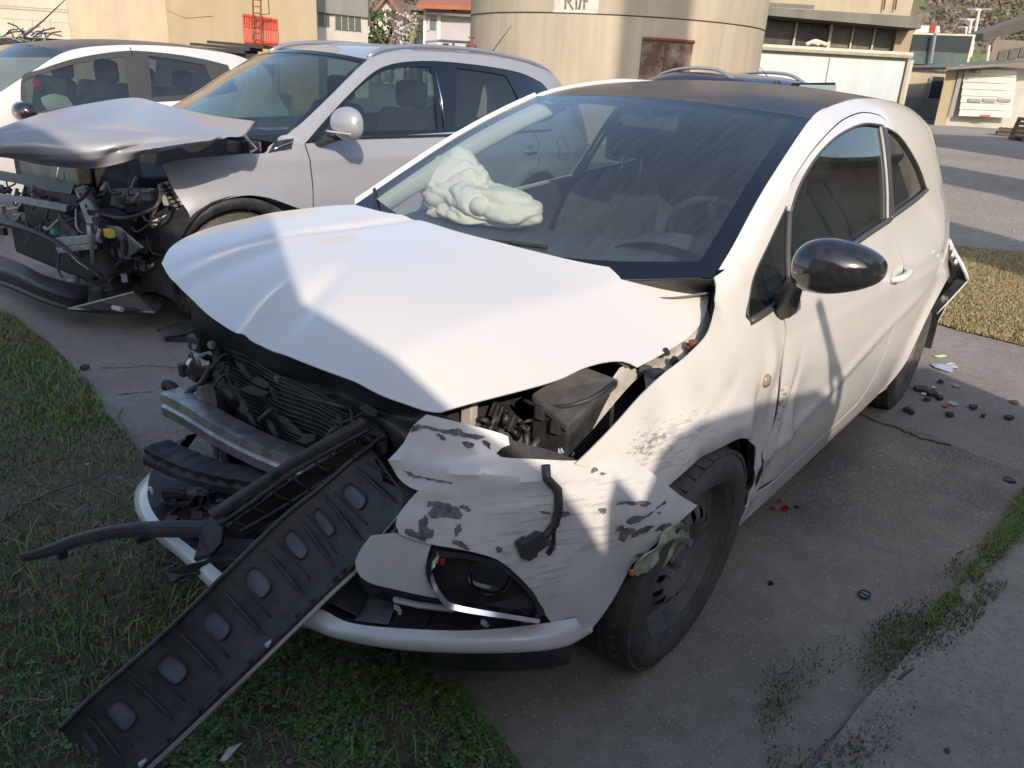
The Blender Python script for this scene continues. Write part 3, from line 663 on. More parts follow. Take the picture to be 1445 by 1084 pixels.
# roof spoiler and tailgate
patch('tailgate', [rr[-1], [(-3.12, k*.47, 1.27) for k in (-1, -.6, 0, .6, 1)][:5]+[], ][:1]+[[(-3.16+.02*(1-k*k), k*.47, 1.26) for k in (-1, -.75, -.4, 0, .4, .75, 1)], [(-3.30-.03*(1-k*k), k*.60, .98) for k in (-1, -.75, -.4, 0, .4, .75, 1)], [(-3.30-.06*(1-k*k), k*.64, .62) for k in (-1, -.75, -.4, 0, .4, .75, 1)]], 30, 20, white_clean, car, out=(-1, 0, 0), thick=.01)
MB().add(*tubev([(-2.2, .03, 1.455), (-2.2, .03, 1.475)], [.02, .012], 8)).build('antenna_base', gloss_black, car)

# --- bonnet: buckled sheet
HB = [[(499, 289, 'x', -.262), (580, 309, 'x', -.19), (646, 327, 'x', -.155), (712, 344, 'x', -.145), (772, 359, 'x', -.15), (850, 376, 'x', -.185), (931, 384, 'x', -.235), (989, 384, 'x', -.30)],
      [(400, 298, 'y', -.70), (490, 325, 'z', .985), (570, 350, 'z', .975), (650, 373, 'z', .965), (735, 395, 'z', .955), (815, 408, 'z', .955), (905, 415, 'z', .955), (999, 410, 'y', .655)],
      [(325, 313, 'y', -.735), (420, 345, 'z', .965), (505, 382, 'z', .957), (590, 415, 'z', .945), (685, 432, 'z', .94), (775, 445, 'z', .937), (870, 455, 'z', .93), (985, 462, 'y', .665)],
      [(268, 332, 'y', -.75), (350, 368, 'z', .94), (435, 412, 'z', .925), (530, 450, 'z', .915), (635, 468, 'z', .915), (740, 482, 'z', .905), (830, 488, 'z', .89), (945, 494, 'y', .67)],
      [(240, 349, 'y', -.75), (310, 392, 'z', .905), (395, 442, 'z', .897), (490, 490, 'z', .885), (592, 505, 'z', .883), (700, 520, 'z', .865), (790, 518, 'z', .855), (898, 517, 'y', .665)],
      [(228, 372, 'y', -.735), (283, 430, 'z', .86), (372, 487, 'z', .855), (470, 528, 'z', .84), (560, 564, 'z', .825), (622, 582, 'z', .81), (720, 555, 'z', .825), (880, 511, 'y', .66)]]
HBn = [[G.P(a) for a in r] for r in HB]

_A = []; _b = []
for r in HBn:
    for p in r: _A.append([1, p[0], p[1], p[0]**2, p[0]*p[1], p[1]**2, p[0]**3, p[1]**2*p[0]]); _b.append(p[2])
_co = np.linalg.lstsq(np.array(_A, float), np.array(_b, float), rcond=None)[0]
print('bonnet resid', np.abs(np.array(_A, float)@_co-_b).max(), _co.round(3))
def HZ(x, y):
    z = float(np.array([1, x, y, x*x, x*y, y*y, x**3, y*y*x])@_co)
    d = (y-.40)-.22*(-x+.1); z -= .20*math.log(1+math.exp(d/.006))*.006 if d < .5 else .20*d
    d3 = (x-.27)-.35*(y+.1); z -= .07*math.log(1+math.exp(d3/.006))*.006 if d3 < .4 else .07*d3
    d2 = (y+.30)+.30*(x-.1); z += .10*math.log(1+math.exp(-d2/.010))*.010 if d2 > -.6 else -.10*d2; z -= .018*max(0, -y-.15)**.5*0      # pressed crease
    z += .018*gau(x, y, .50, -.10, .10, .018, .35) - .014*gau(x, y, .42, -.02, .14, .035, .35) - .010*gau(x, y, .05, -.35, .30, .02, -.5)+.006*gau(x, y, .35, -.45, .16, .03, -.3)
    z += .004*math.sin(9*x+4*y)*max(0, x+.1)
    return z
def hpt(u, v):
    c, d = G.ray(u, v); z = .9
    for _ in range(16):
        t = (z-c[2])/d[2]; p = c+d*t; z = .5*z+.5*HZ(p[0], p[1])
    return (p[0], p[1])
hs_ = [[(499, 289), (460, 291), (400, 298), (350, 308), (300, 320), (262, 335), (240, 350), (228, 372)], [(228, 372), (240, 392), (262, 414), (296, 446), (345, 472), (400, 500), (430, 512), (470, 527), (530, 554), (575, 571), (602, 580), (622, 582)],
     [(622, 582), (650, 573), (700, 560), (750, 547), (790, 535), (822, 520), (848, 512), (872, 509), (886, 511), (900, 518)], [(900, 518), (939, 497), (969, 478), (986, 461), (996, 440), (1000, 415), (997, 397), (989, 384)],
     [(989, 384), (931, 384), (875, 379), (820, 370), (772, 359), (712, 344), (646, 327), (580, 309), (540, 299), (499, 289)]]
hout = crs([[hpt(*p) for p in s_] for s_ in hs_], .018)
bonnet = panel('bonnet', lambda x, y: (x, y, HZ(x, y)), hout, [], white_clean, car, step=.02, out=(0, 0, 1), thick=.003, label='white buckled bonnet lifted at its front edge')
hin = [(x*.96+.0, y*.96) for x, y in hout]
panel('bonnet_liner', lambda x, y: (x, y, HZ(x, y)-.022), hin, [], mat('primed_liner', (.16, .16, .16), .7, dirt=(.05, .05, .05)), bonnet, step=.06, out=(0, 0, -1))
# ================================================================== wheels
def make_wheel(par, c, R=.308, rr=.222, w=.19, camber=0, steer=0, side=1, steel=True, name='wheel', ntread=44):
    """parts: tyre (> tread blocks in the same mesh), rim (> bolts)"""
    root = bpy.data.objects.new(name, None); COL.objects.link(root); root.parent = par
    root.location = c; root.rotation_euler = (-camber*side, 0, steer)
    s = side; A = (0, s, 0)
    prof = [(rr-.012, -w+.02), (rr+.0, -w+.012), (rr+.03, -w-.005), (R-.035, -w-.004), (R-.012, -w+.012), (R-.004, -w+.03), (R, -w*.5), (R-.004, -.03), (R-.012, -.012), (R-.035, .004), (rr+.03, .006), (rr+.008, -.002), (rr-.002, -.01), (rr-.012, -.02)]
    t = MB().lathe(prof, (0, 0, 0), A, 72)
    # tread blocks and sidewall ribs
    for k in range(ntread):
        a = 2*PI*k/ntread
        for j, (y0, hw) in enumerate(((-.022, .013), (-.062, .014), (-.103, .014), (-.143, .014), (-.178, .011))):
            aa = a+(PI/ntread if j % 2 else 0); er = np.array([math.cos(aa), 0, math.sin(aa)]); et = np.array([-math.sin(aa), 0, math.cos(aa)])
            t.box(er*(R-.0005 if 0 < j < 4 else R-.006)+np.array([0, s*y0, 0]), (.0045, R*PI/ntread*.80, hw), (er, et+np.array([0, s*.25, 0]) if 0 < j < 4 else et, (0, 1, 0)))
    t.build('tyre', rubber, root, smooth='auto')
    m = MB()
    ro = rr
    prof = [(ro, -.006), (ro+.004, -.012), (ro-.004, -.016), (ro-.012, -.022), (ro-.02, -.06), (ro-.035, -.07), (ro-.06, -.055), (ro-.075, -.048)]
    m.lathe(prof, (0, 0, 0), A, 72)
    m.lathe([(ro-.02, -.06), (ro-.02, -w+.02), (ro+.006, -w+.012)], (0, 0, 0), A, 48)
    # disc ring with ventilation holes: polygon ring with real holes
    r1, r0 = ro-.075, .082; nh = 16; pts = ARC(0, 0, r1, 0, 360, 65)[:-1]; inner = ARC(0, 0, r0, 0, 360, 33)[:-1]
    holes = [inner]
    rh = (r1+r0)/2+.012
    for k in range(nh):
        a = 360*k/nh; cx, cz = rh*math.cos(math.radians(a)), rh*math.sin(math.radians(a)); er = (math.cos(math.radians(a)), math.sin(math.radians(a)))
        holes.append([(cx+er[0]*.0165*math.cos(q)-er[1]*.0115*math.sin(q), cz+er[1]*.0165*math.cos(q)+er[0]*.0115*math.sin(q)) for q in np.linspace(0, 2*PI, 13)[:-1]])
    v, F = tri2d(pts, holes, .02)
    def hh(r): return herm([r0, r0+.02, rh, r1], [-.052, -.030, -.030, -.048], r)
    m.add([(x, s*hh(math.hypot(x, z)), z) for x, z in v], F)
    m.lathe([(r0, -.052), (r0-.01, -.06), (.035, -.060), (.033, -.045), (.028, -.040), (.001, -.040)], (0, 0, 0), A, 40)
    rim = m.build('rim', steel_blk, root, smooth='auto')
    for k in range(5):
        a = 2*PI*k/5+.3; p = np.array([.052*math.cos(a), 0, .052*math.sin(a)])
        MB().cyl(p+np.array([0, -s*.062, 0]), p+np.array([0, -s*.040, 0]), .0115, 6).build('wheel_bolt', galv, rim)
    MB().lathe([(.10, -.10), (.135, -.10), (.135, -.085), (.06, -.085)], (0, 0, 0), A, 32).build('brake_drum', steel_blk, root, smooth='auto')
    return root
make_wheel(car, (-.094, .837, .303), camber=.07, side=1)
make_wheel(car, (-2.51, .80, .303), camber=.02, side=1)
make_wheel(car, (-.02, -.80, .303), camber=.0, side=-1)
make_wheel(car, (-2.51, -.80, .303), camber=.0, side=-1)
# wheel housings: dark inner arches
for cx, s in ((-.09, 1), (-2.51, 1), (-.09, -1), (-2.51, -1)):
    V = []; n = 18
    for k in range(n):
        a = math.radians(-12+204*k/(n-1)); r = .375
        for y in (.79 if cx > -1 else .82, .60, .50): V.append((cx+r*math.cos(a), s*y, .30+r*math.sin(a)))
    mk('wheel_arch_liner', V, gridf(n, 3), plastic_d, car, thick=.003)
    mk('wheel_arch_liner', [(cx+.375*math.cos(a), s*.5, max(.12, .30+.375*math.sin(a))) for a in np.linspace(-.5, PI+.5, 24)], [tuple(range(24))], plastic_d, car, smooth=False)
# ================================================================== torn front end
def Z(u, v, z): return G.un(u, v, 'z', z)
def Yv(u, v, y): return G.un(u, v, 'y', y)
def Xv(u, v, x): return G.un(u, v, 'x', x)
BN = 2.6
def bk(z): return herm([.1, .24, .32, .5, .62, .74, .85], [.925, .945, .955, .955, .93, .87, .80], z)
def flare(x, z):
    t = min(1, max(0, (.34-x)/.34)); return .05*t*t*(3-2*t)*math.exp(-((z-.52)/.16)**4)
def BS(a, z, o=0):
    """bumper skin: a = wrap angle (0 nose, 90 side)"""
    k = bk(z)-o; c, s = math.cos(a), math.sin(a)
    x = -.15+.92*k*math.copysign(abs(c)**(2/BN), c); y = .895*k*math.copysign(abs(s)**(2/BN), s)
    # crash wrinkles
    x += .010*math.exp(-((z-.60)/.05)**2)*math.sin(a*5+.5)+.013*math.exp(-((z-.695-.02*math.sin(a*4))/.010)**2)-.010*math.exp(-((z-.655-.06*(a-.9))/.010)**2)+.006*math.exp(-((a-1.0-.8*(z-.5))/.02)**2)-.012*gau(a, z, .95, .56, .12, .06); y += .006*math.sin(a*9+z*16)*math.exp(-((z-.55)/.12)**2)
    y += flare(x, z) if a > .6 else 0
    return (x, y, z)
def bsp(u, v):
    """pixel -> (angle, z) on the bumper skin"""
    c, d = G.ray(u, v); best = None; f = lambda P: abs(max(P[0]+.15, 0)/(.92*bk(P[2])))**BN+(abs(P[1]-(flare(P[0], P[2]) if P[1] > .5 else 0))/(.895*bk(P[2])))**BN-1
    lo = None; ts = np.linspace(.5, 2.6, 420); pv = None
    for t in ts:
        P = c+d*t; w_ = f(P)
        if w_ < 0: lo = t; break
        if pv is None or w_ < pv[0]: pv = (w_, t)
    if lo is None: lo = pv[1]
    else:
        a, b = lo-.01, lo
        for _ in range(12):
            m = (a+b)/2
            if f(c+d*m) < 0: b = m
            else: a = m
        lo = b
    P = c+d*lo; k = bk(P[2]); X = max((P[0]+.15)/(.92*k), 0); Yy = max(abs(P[1]-(flare(P[0], P[2]) if P[1] > .5 else 0))/(.895*k), 0)
    return (math.atan2(Yy**(BN/2), X**(BN/2))*(1 if P[1] >= 0 else -1), P[2])
def bt(pts): return [bsp(*p) for p in pts]
OB = (.7, .7, .1)
scuff(white_plastic, [((.35, .7, .55), (.4, .3, .22))], dark=(.33, .31, .28), stretch=(.6, .6, 6), sc_=18, lo=.56, hi=.66, amt=.55)
scuff(white_fender, [((.05, .80, .68), (.32, .2, .10)), ((-.25, .82, .60), (.14, .2, .09))], dark=(.28, .25, .22), stretch=(1.2, 1, 7), sc_=22, lo=.53, hi=.62, amt=.45)
scuff(white_fender, [((-.60, .80, .58), (.05, .2, .12)), ((-.60, .80, .40), (.06, .2, .06)), ((.12, .78, .70), (.12, .2, .035))], dark=(.2, .19, .18), stretch=(1.5, 1, 5), sc_=22, lo=.54, hi=.60, amt=.8)
for zc in (.27,): scuff(white_fender, [((-.9, .79, zc), (.8, .2, .02)), ((-1.6, .79, zc), (.6, .2, .02))], dark=(.1, .08, .07), sc_=60, lo=.55, hi=.6)

b_top = bt([(602, 585), (640, 594), (680, 604), (717, 616), (719, 628)]); b_t2 = bt([(719, 628), (708, 632), (700, 640), (706, 645), (759, 648), (812, 650)]) 
b_t3 = bt([(812, 650), (850, 643), (880, 637), (892, 647), (915, 663), (941, 681)])
def ay(u, v, y=.858):
    x, _, z = G.un(u, v, 'y', y); return (math.acos(min(1, max(0, (x+.15)/(.92*bk(z))))**(BN/2)), z)
b_tip = bt([(941, 681), (962, 697), (985, 712)]); b_flap = bt([(985, 712), (965, 728), (945, 745), (925, 765), (905, 787), (893, 797)])
print('flap', [tuple(round(c, 2) for c in p) for p in b_t3+b_tip+b_flap])
b_arch = [b_flap[-1]]+bt([(865, 847), (843, 878), (826, 896)])
b_bot = bt([(826, 896), (806, 900), (780, 880), (770, 869)]) 
b_fog = bt([(770, 869), (762, 848), (735, 818), (704, 793), (674, 782), (644, 775), (612, 769)])
b_crack = bt([(612, 769), (585, 762), (561, 752)]); b_left = bt([(561, 752), (556, 735), (566, 715), (582, 700), (592, 694), (575, 686), (560, 672), (553, 655), (556, 643), (572, 622), (582, 602), (602, 585)])
def seg_b(*S): return crs([[(a*.8, z) for a, z in s] for s in S], .018)
bout = seg_b(b_top, b_t2, b_t3, b_tip, b_flap, b_arch, b_bot, b_fog, b_crack, b_left)
bumper = panel('front_bumper_corner', lambda a, z: BS(a/.8, z), bout, [], white_plastic, car, step=.018, out=OB, thick=.004, label='torn white bumper corner with black scrapes hanging over the wheel')
# patches where the white paint has flaked off the dark plastic
flake_m = mat('bared_plastic', (.075, .075, .09), .65, noise=.35, nscale=60, dirt=(.3, .29, .28), dscale=50, damt=.5)
def zA(L): return [(560+x/4.817, 560+y/4.817) for x, y in L]
def zB(L): return [(800+x/3.6125, 540+y/3.6125) for x, y in L]
q_ = random.Random(6)
for L in [zA([(150, 185), (300, 220), (420, 215), (480, 245), (600, 270), (540, 285), (440, 265), (370, 255), (280, 235), (180, 215), (100, 240), (105, 205)]), zA([(270, 245), (330, 270), (335, 295), (300, 285)]), zA([(455, 305), (520, 315), (515, 345), (460, 335)]), zA([(580, 300), (620, 305), (640, 350), (610, 340)]),
          zA([(45, 490), (110, 520), (200, 545), (330, 570), (390, 590), (280, 580), (190, 555), (100, 545), (60, 515)]), zA([(205, 715), (350, 750), (440, 800), (430, 835), (330, 820), (240, 830), (200, 790), (215, 750), (170, 760)]), zA([(410, 750), (490, 765), (480, 785), (400, 765)]),
          zA([(130, 860), (180, 800), (200, 830), (190, 890), (235, 910), (180, 975), (80, 940), (35, 900), (60, 885), (130, 915)]), zA([(385, 880), (430, 870), (410, 930), (385, 960), (375, 920)]), zA([(350, 970), (420, 985), (490, 1035), (430, 1030), (380, 1000)]), zA([(670, 1035), (705, 1030), (715, 1060), (680, 1065)]),
          zA([(950, 795), (1020, 800), (1015, 820), (975, 812)]), zA([(1060, 835), (1085, 800), (1155, 795), (1120, 840)]), zA([(985, 1000), (1010, 980), (1070, 1030), (1050, 1084), (1000, 1084), (1020, 1040)]), zA([(1360, 755), (1395, 760), (1395, 795), (1365, 775)]),
          zB([(235, 615), (280, 600), (420, 598), (400, 620), (290, 612)]), zB([(290, 700), (330, 670), (400, 665), (500, 595), (510, 605), (450, 640), (370, 700), (310, 715)]), zB([(245, 745), (265, 720), (285, 735), (335, 740), (345, 760), (310, 775), (295, 805), (262, 805), (262, 765)]), zB([(300, 815), (350, 745), (420, 720), (420, 740), (340, 780)]),
          zB([(435, 745), (480, 710), (525, 712), (480, 745)]), zB([(340, 885), (380, 865), (385, 880), (350, 890)]), zB([(455, 650), (470, 650), (470, 670), (460, 668)]), zB([(160, 640), (182, 640), (180, 668), (158, 660)]), zB([(120, 435), (155, 430), (150, 448), (125, 450)]), zB([(180, 450), (210, 445), (195, 465)])]:
    P_ = [bsp(*p) for p in cr(L, max(14, len(L)*4), closed=True)]; P_ = [((a+q_.uniform(-.004, .004))*.8, z+q_.uniform(-.0018, .0018)) for a, z in P_]
    try: panel('bared_plastic', lambda a, z: BS(a/.8, z, -.0018), P_, [], flake_m, bumper, step=.02, out=OB)
    except Exception as ex: print('flake', ex)
# crumpled translucent liner edge behind the flap
lp = mat('pale_torn_plastic', (.50, .56, .38), .4, noise=.3, nscale=25, dirt=(.16, .15, .13), dscale=22, damt=.7)
patch('torn_liner', [[Yv(957, 735, .87), Yv(950, 742, .87), Yv(930, 765, .87), Yv(905, 790, .86), Yv(893, 812, .84)], [Yv(975, 752, .86), Yv(962, 757, .845), Yv(935, 775, .85), Yv(915, 800, .84), Yv(903, 818, .82)],
    [Yv(963, 757, .85), Yv(952, 775, .84), Yv(935, 800, .83), Yv(918, 822, .82), Yv(900, 828, .80)]], 14, 20, lp, bumper, thick=.002, fn=lambda p, s, t: p+np.array([0, .006*math.sin(s*9+t*13), .004*math.sin(t*21)]))
MB().box(Yv(892, 808, .85), (.005, .004, .005)).build('marker_lamp_shard', orange_pl, bumper)
# dark layer showing behind the bumper skin
panel('bumper_backing', lambda a, z: BS(a/.8, z, .03), seg_b([b_top[0], b_top[-1], bsp(812, 654), bsp(900, 700), (1.3, .46), bsp(843, 870), bsp(760, 874), bsp(600, 860), bsp(500, 830), bsp(556, 760), bsp(560, 660), b_top[0]]), [], plastic_d, bumper, step=.04, out=OB)
# piece below: grille side panel left of the fog lamp
lowp = seg_b(bt([(520, 760), (561, 756), (604, 771)]), bt([(604, 771), (598, 797), (607, 824), (622, 850)]), bt([(622, 850), (560, 838), (516, 826), (500, 806), (505, 785), (520, 760)]))
panel('bumper_side_panel', lambda a, z: BS(a/.8, z, .012), lowp, [], white_plastic, bumper, step=.02, out=OB, thick=.004)
# fog lamp: recess, bezel, chrome blade, lamp
fo = seg_b(bt([(610, 774), (644, 777), (674, 784), (704, 793), (735, 818), (762, 848), (768, 866)]), bt([(768, 866), (740, 872), (704, 867), (659, 860), (628, 851), (607, 824), (598, 797), (610, 774)]))
foi = [(a+(sum(p[0] for p in fo)/len(fo)-a)*.12, z+(sum(p[1] for p in fo)/len(fo)-z)*.14) for a, z in fo]
fog = panel('fog_lamp_bezel', lambda a, z: BS(a/.8, z, -.006), fo, [foi], gloss_black, car, step=.02, out=OB, thick=.02)
fcx, fcz = sum(p[0] for p in fo)/len(fo), sum(p[1] for p in fo)/len(fo)
panel('fog_lamp_recess', lambda a, z: BS(a/.8, z, .01+.06*max(0, 1-((a-fcx)/.16)**2-((z-fcz)/.07)**2)), fo, [], plastic_d, fog, step=.012, out=OB)
cb = [BS(*bsp(u, v), -.020) for u, v in [(614, 783), (606, 797), (611, 818), (624, 838), (638, 848), (680, 856), (720, 862), (757, 867)]]
P = cr(cb, 40); V = []
for i, p in enumerate(P):
    t_ = i/39; wd = .011*(1-.55*t_)*(1 if t_ > .06 else .8); pp = np.array(p)
    V += [pp+np.array([0, 0, -wd*.6]), pp+np.array([.006, .006, 0]), pp+np.array([-.002, .004, wd]), pp+np.array([-.014, -.01, wd*.9])]
mk('chrome_blade', V, gridf(40, 4), chrome, fog, out=(1, 1, 0), thick=.002)
fl = np.array(BS(*bsp(691, 822), .028)); fd = np.array([.72, .66, .12]); fd /= np.linalg.norm(fd)
MB().lathe([(.046, -.02), (.046, .006), (.042, .008), (.040, .002), (.030, -.01), (.010, -.014), (0.001, -.014)], fl, fd, 36).build('fog_lamp', gloss_black, fog, smooth='auto')
MB().lathe([(.039, .004), (.02, .010), (.001, .012)], fl, fd, 30).build('lamp_lens', glass_dark, fog, smooth=True)
MB().box(Z(619, 790, .53), (.006, .012, .006)).build('reflector', red_pl, fog)
# lower lip: right and left arms of one curved strip
def lip_row(pts, z, o=0): return [Z(u, v, z+o) for u, v in pts]
lt = [(213, 662), (208, 690), (211, 712), (225, 735), (250, 757), (282, 782), (330, 822), (400, 866), (446, 858), (491, 878), (552, 886), (643, 890), (704, 887), (765, 880), (812, 872)]
lb = [(222, 656), (193, 688), (190, 716), (202, 740), (226, 766), (258, 792), (310, 842), (380, 880), (430, 886), (476, 902), (552, 916), (643, 922), (735, 921), (796, 913), (835, 893)]
lm = [((a[0]+b[0])/2-1, (a[1]+b[1])/2+1) for a, b in zip(lt, lb)]
zt_ = np.interp(range(15), [0, 3, 8, 14], [.315, .31, .335, .365]); hh_ = .045
lip = patch('lower_lip', [[Z(*p, z) for p, z in zip(lt, zt_)], [tuple(np.array(Z(*p, z-hh_*.35))+np.array([.004, 0, 0])) for p, z in zip(lm, zt_)], [Z(*p, z-hh_) for p, z in zip(lb, zt_)],
     [tuple(np.array(Z(*p, z-hh_-.006))-np.array([.02, .01*(1 if i > 7 else -1), 0])) for i, (p, z) in enumerate(zip(lb, zt_))]], 14, 110, white_plastic, car, out=(1, 0, .3), thick=.004, label='long curved white lower lip of the bumper, dangling on the left')
# inner ledge of the lip, clips and dark ducting
patch('lip_inner', [[Z(*p, z) for p, z in zip(lt, zt_)], [tuple(np.array(Z(*p, z))*np.array([.93, .93, 1])+np.array([-.03, 0, -.03])) for p, z in zip(lt, zt_)], [tuple(np.array(Z(*p, z))*np.array([.80, .84, 1])+np.array([-.06, 0, .0])) for p, z in zip(lt, zt_)]], 8, 80, plastic, lip,
     fn=lambda p, s, t: p+np.array([0, 0, .012*math.sin(t*60)*s+.01*math.sin(t*23)*s]))
rnd = random.Random(3)
for (u, v) in [(683, 879), (741, 875), (560, 858), (212, 690)]:
    p = np.array(Z(u, v, .35)); MB().box(p, (.003, .007, .005), None).box(p+np.array([.0, .009, -.006]), (.003, .003, .006)).build('clip', white_plastic, lip)
V = [Z(605, 918, .27), Z(640, 920, .27), Z(700, 925, .27), Z(760, 920, .28), Z(806, 912, .29)]; V2 = [Z(610, 930, .20), Z(645, 942, .19), Z(700, 946, .19), Z(770, 943, .2), Z(803, 936, .21)]
patch('chin_valance', [V, V2, [tuple(np.array(p)-np.array([.1, .08, -.01])) for p in V2]], 8, 24, plastic, car, out=(1, 1, -.3), thick=.004)
# duct panels seen in the slot above the lip
for k, (q, zz) in enumerate([([(452, 845), (490, 815), (520, 840), (505, 870)], .36), ([(520, 842), (560, 852), (548, 882), (500, 876)], .35), ([(560, 848), (612, 862), (600, 888), (548, 884)], .35), ([(612, 862), (680, 872), (668, 890), (600, 888)], .35)]):
    MB().prism([np.array(Z(u, v, zz-.01*k)) for u, v in q], (-.03, -.03, -.03)).build('duct_panel', [plastic, mat('pale_duct', (.12, .13, .135), .6, dirt=(.03, .03, .03), dscale=15, damt=.6), plastic_d, plastic][k], lip, bevel=.003)
MB().tube([Z(556, 846, .37), Z(590, 854, .37), Z(640, 860, .37)], .007, 6).build('mount_rail', white_plastic, lip)

# --- aluminium crash beam, foam, radiator
bt_ = [Yv(232, 553, -.56), Yv(262, 568, -.44), Yv(305, 594, -.30), Yv(352, 618, -.17), Yv(398, 637, -.05), Yv(440, 650, .06), Yv(478, 660, .15)]
beam = MB(); Pb = np.array(cr(bt_, 36)); V = []
for i, p in enumerate(Pb):
    for dx, dz in ((0, 0), (.012, -.004), (.014, -.030), (.006, -.036), (.014, -.044), (.012, -.072), (0, -.078), (-.045, -.078), (-.045, 0)): V.append(p+np.array([dx, 0, dz+.002]))
F = gridf(36, 9, False, True)+[tuple(range(9)), tuple(range(35*9, 36*9))[::-1]]
beam.add(V, F).build('crash_beam', alu, car, smooth='auto')
fb = [Z(214, 640, .43), Z(240, 652, .42), Z(280, 668, .415), Z(330, 680, .41), Z(380, 688, .41), Z(440, 700, .42)]
Pf = np.array(cr(fb, 40)); V = []
for i, p in enumerate(Pf):
    r_ = .004*math.sin(i*1.7)
    for dx, dz in ((0, .028), (.022, .02), (.016, .002+r_), (.028, -.004), (.026, -.024), (.004, -.032), (-.05, -.03), (-.05, .026)): V.append(p+np.array([dx, 0, dz+r_*.4]))
MB().add(V, gridf(40, 8, False, True)+[tuple(range(8)), tuple(range(39*8, 40*8))[::-1]]).build('absorber_foam', plastic, car, smooth='auto')
rad = MB(); 
def radp(y, z): return np.array([.43-.25*(y+.05)**2+.05*(z-.5)+.006*math.sin(y*25+z*8), y, z])
v, F = tri2d([(-.47, .27), (.42, .30), (.42, .69), (-.45, .72)], [], .05); rad.add([radp(*p) for p in v], F)
rad.build('radiator', mat('radiator_core', (.03, .03, .032), .55, metal=.3, noise=.6, nscale=18), car, smooth=True, thick=.03)
fins = MB()
for k in range(34):
    z = .29+k*.0122; fins.add(*tubev([radp(y, z+.004*math.sin(y*9+k*.5))+np.array([.006, 0, 0]) for y in np.linspace(-.44, .40, 16)], .0022, 4))
fins.build('radiator_fins', mat('fin_metal', (.10, .10, .10), .5, metal=.6, dirt=(.02, .02, .02), dscale=7, damt=.9), car, smooth=True, kind='stuff')
for y in (-.45, .41): MB().box((.40, y, .5), (.03, .02, .22)).build('radiator_tank', plastic, car, bevel=.006)
# front panel below the bonnet edge, sagging sheet
patch('slam_panel', [[Z(270, 425, .83), Z(330, 465, .83), Z(400, 495, .83), Z(480, 525, .82), Z(560, 560, .80), Z(620, 580, .78)], [Yv(277, 470, -.50), Yv(330, 492, -.34), Yv(400, 528, -.14), Yv(470, 550, .05), Yv(540, 578, .25), Yv(605, 600, .44)],
    [Yv(300, 500, -.50), Yv(343, 520, -.36), Yv(390, 550, -.18), Yv(450, 565, .02), Yv(530, 596, .25), Yv(585, 620, .42)], [Xv(310, 520, .36), Xv(350, 530, .36), Xv(400, 560, .38), Xv(450, 580, .40), Xv(530, 610, .42), Xv(575, 640, .42)]], 16, 40, plastic, car, out=(1, 0, .3), thick=.004,
    fn=lambda p, s, t: p+np.array([.008*math.sin(t*17+s*5), 0, .01*math.sin(t*11)*s]))
def bolt(name, p, d, r, par, m=galv): MB().cyl(p, np.array(p)+np.array(d)*r*.8, r*1.5, 12).cyl(np.array(p)+np.array(d)*r*.8, np.array(p)+np.array(d)*r*2, r, 6).build(name, m, par)
for (u, v, y) in [(303, 485, -.45), (397, 531, -.15), (281, 487, -.5)]: bolt('bolt', np.array(Yv(u, v, y))+np.array([.01, .004, 0]), (.8, .5, .2), .008, car)
# strut block, lamp bracket, hose on the car's right corner
MB().box(Yv(288, 482, -.50), (.035, .03, .022)).build('lamp_bracket', plastic, car, bevel=.005)
MB().lathe([(.001, .03), (.03, .028), (.045, .01), (.047, -.02), (.035, -.05), (.001, -.05)], Yv(285, 520, -.52), (.6, .6, .5), 24).build('horn', gloss_black, car, smooth='auto')
MB().box(Yv(262, 521, -.56), (.018, .012, .02)).box(Yv(270, 513, -.55), (.006, .006, .03)).build('connector', plastic, car, bevel=.003)
MB().tube([Yv(232, 543, -.60), Yv(242, 546, -.58), Yv(252, 560, -.56), Yv(262, 575, -.54)], .017, 10, smoothn=14).build('hose', plastic, car, smooth=True)
MB().tube([Yv(300, 515, -.45), Yv(285, 540, -.47), Yv(268, 552, -.5), Yv(262, 560, -.5)], .010, 8, smoothn=12).build('hose', plastic, car, smooth=True)
br = [Yv(278, 545, -.43), Yv(290, 545, -.43), Yv(300, 565, -.42), Yv(300, 585, -.42), Yv(282, 575, -.43), Yv(276, 560, -.43)]
MB().prism(br, (-.012, .004, 0)).build('bracket', galv, car, bevel=.002)
MB().tube([Yv(265, 555, -.5), Yv(275, 578, -.48), Yv(285, 592, -.46)], .006, 6).tube([Yv(272, 560, -.5), Yv(290, 580, -.47)], .005, 6).build('wire_bundle', mat('pale_wire', (.35, .4, .42), .4), car, smooth=True, kind='stuff')
MB().prism([Yv(246, 640, -.5), Yv(262, 615, -.5), Yv(275, 612, -.5), Yv(255, 640, -.5)], (-.01, .0, -.004)).tube([Yv(235, 630, -.5), Yv(262, 618, -.5)], .006).build('bracket', galv, car)
MB().tube([Yv(304, 628, -.35), Yv(305, 655, -.35)], .008, 8).build('stay', galv, car)
# engine block mass behind everything
MB().box((.10, -.05, .50), (.22, .42, .2)).build('engine_block', cavity, car, bevel=.03)
mk('engine_bay_floor', [(.62, -.5, .24), (.62, .45, .24), (-.5, .6, .2), (-.5, -.6, .2)], [(0, 1, 2, 3)], cavity, car)
mk('firewall', [(-.36, -.70, .2), (-.36, .70, .2), (-.36, .66, .93), (-.36, -.66, .93)], [(0, 1, 2, 3)], cavity, car)

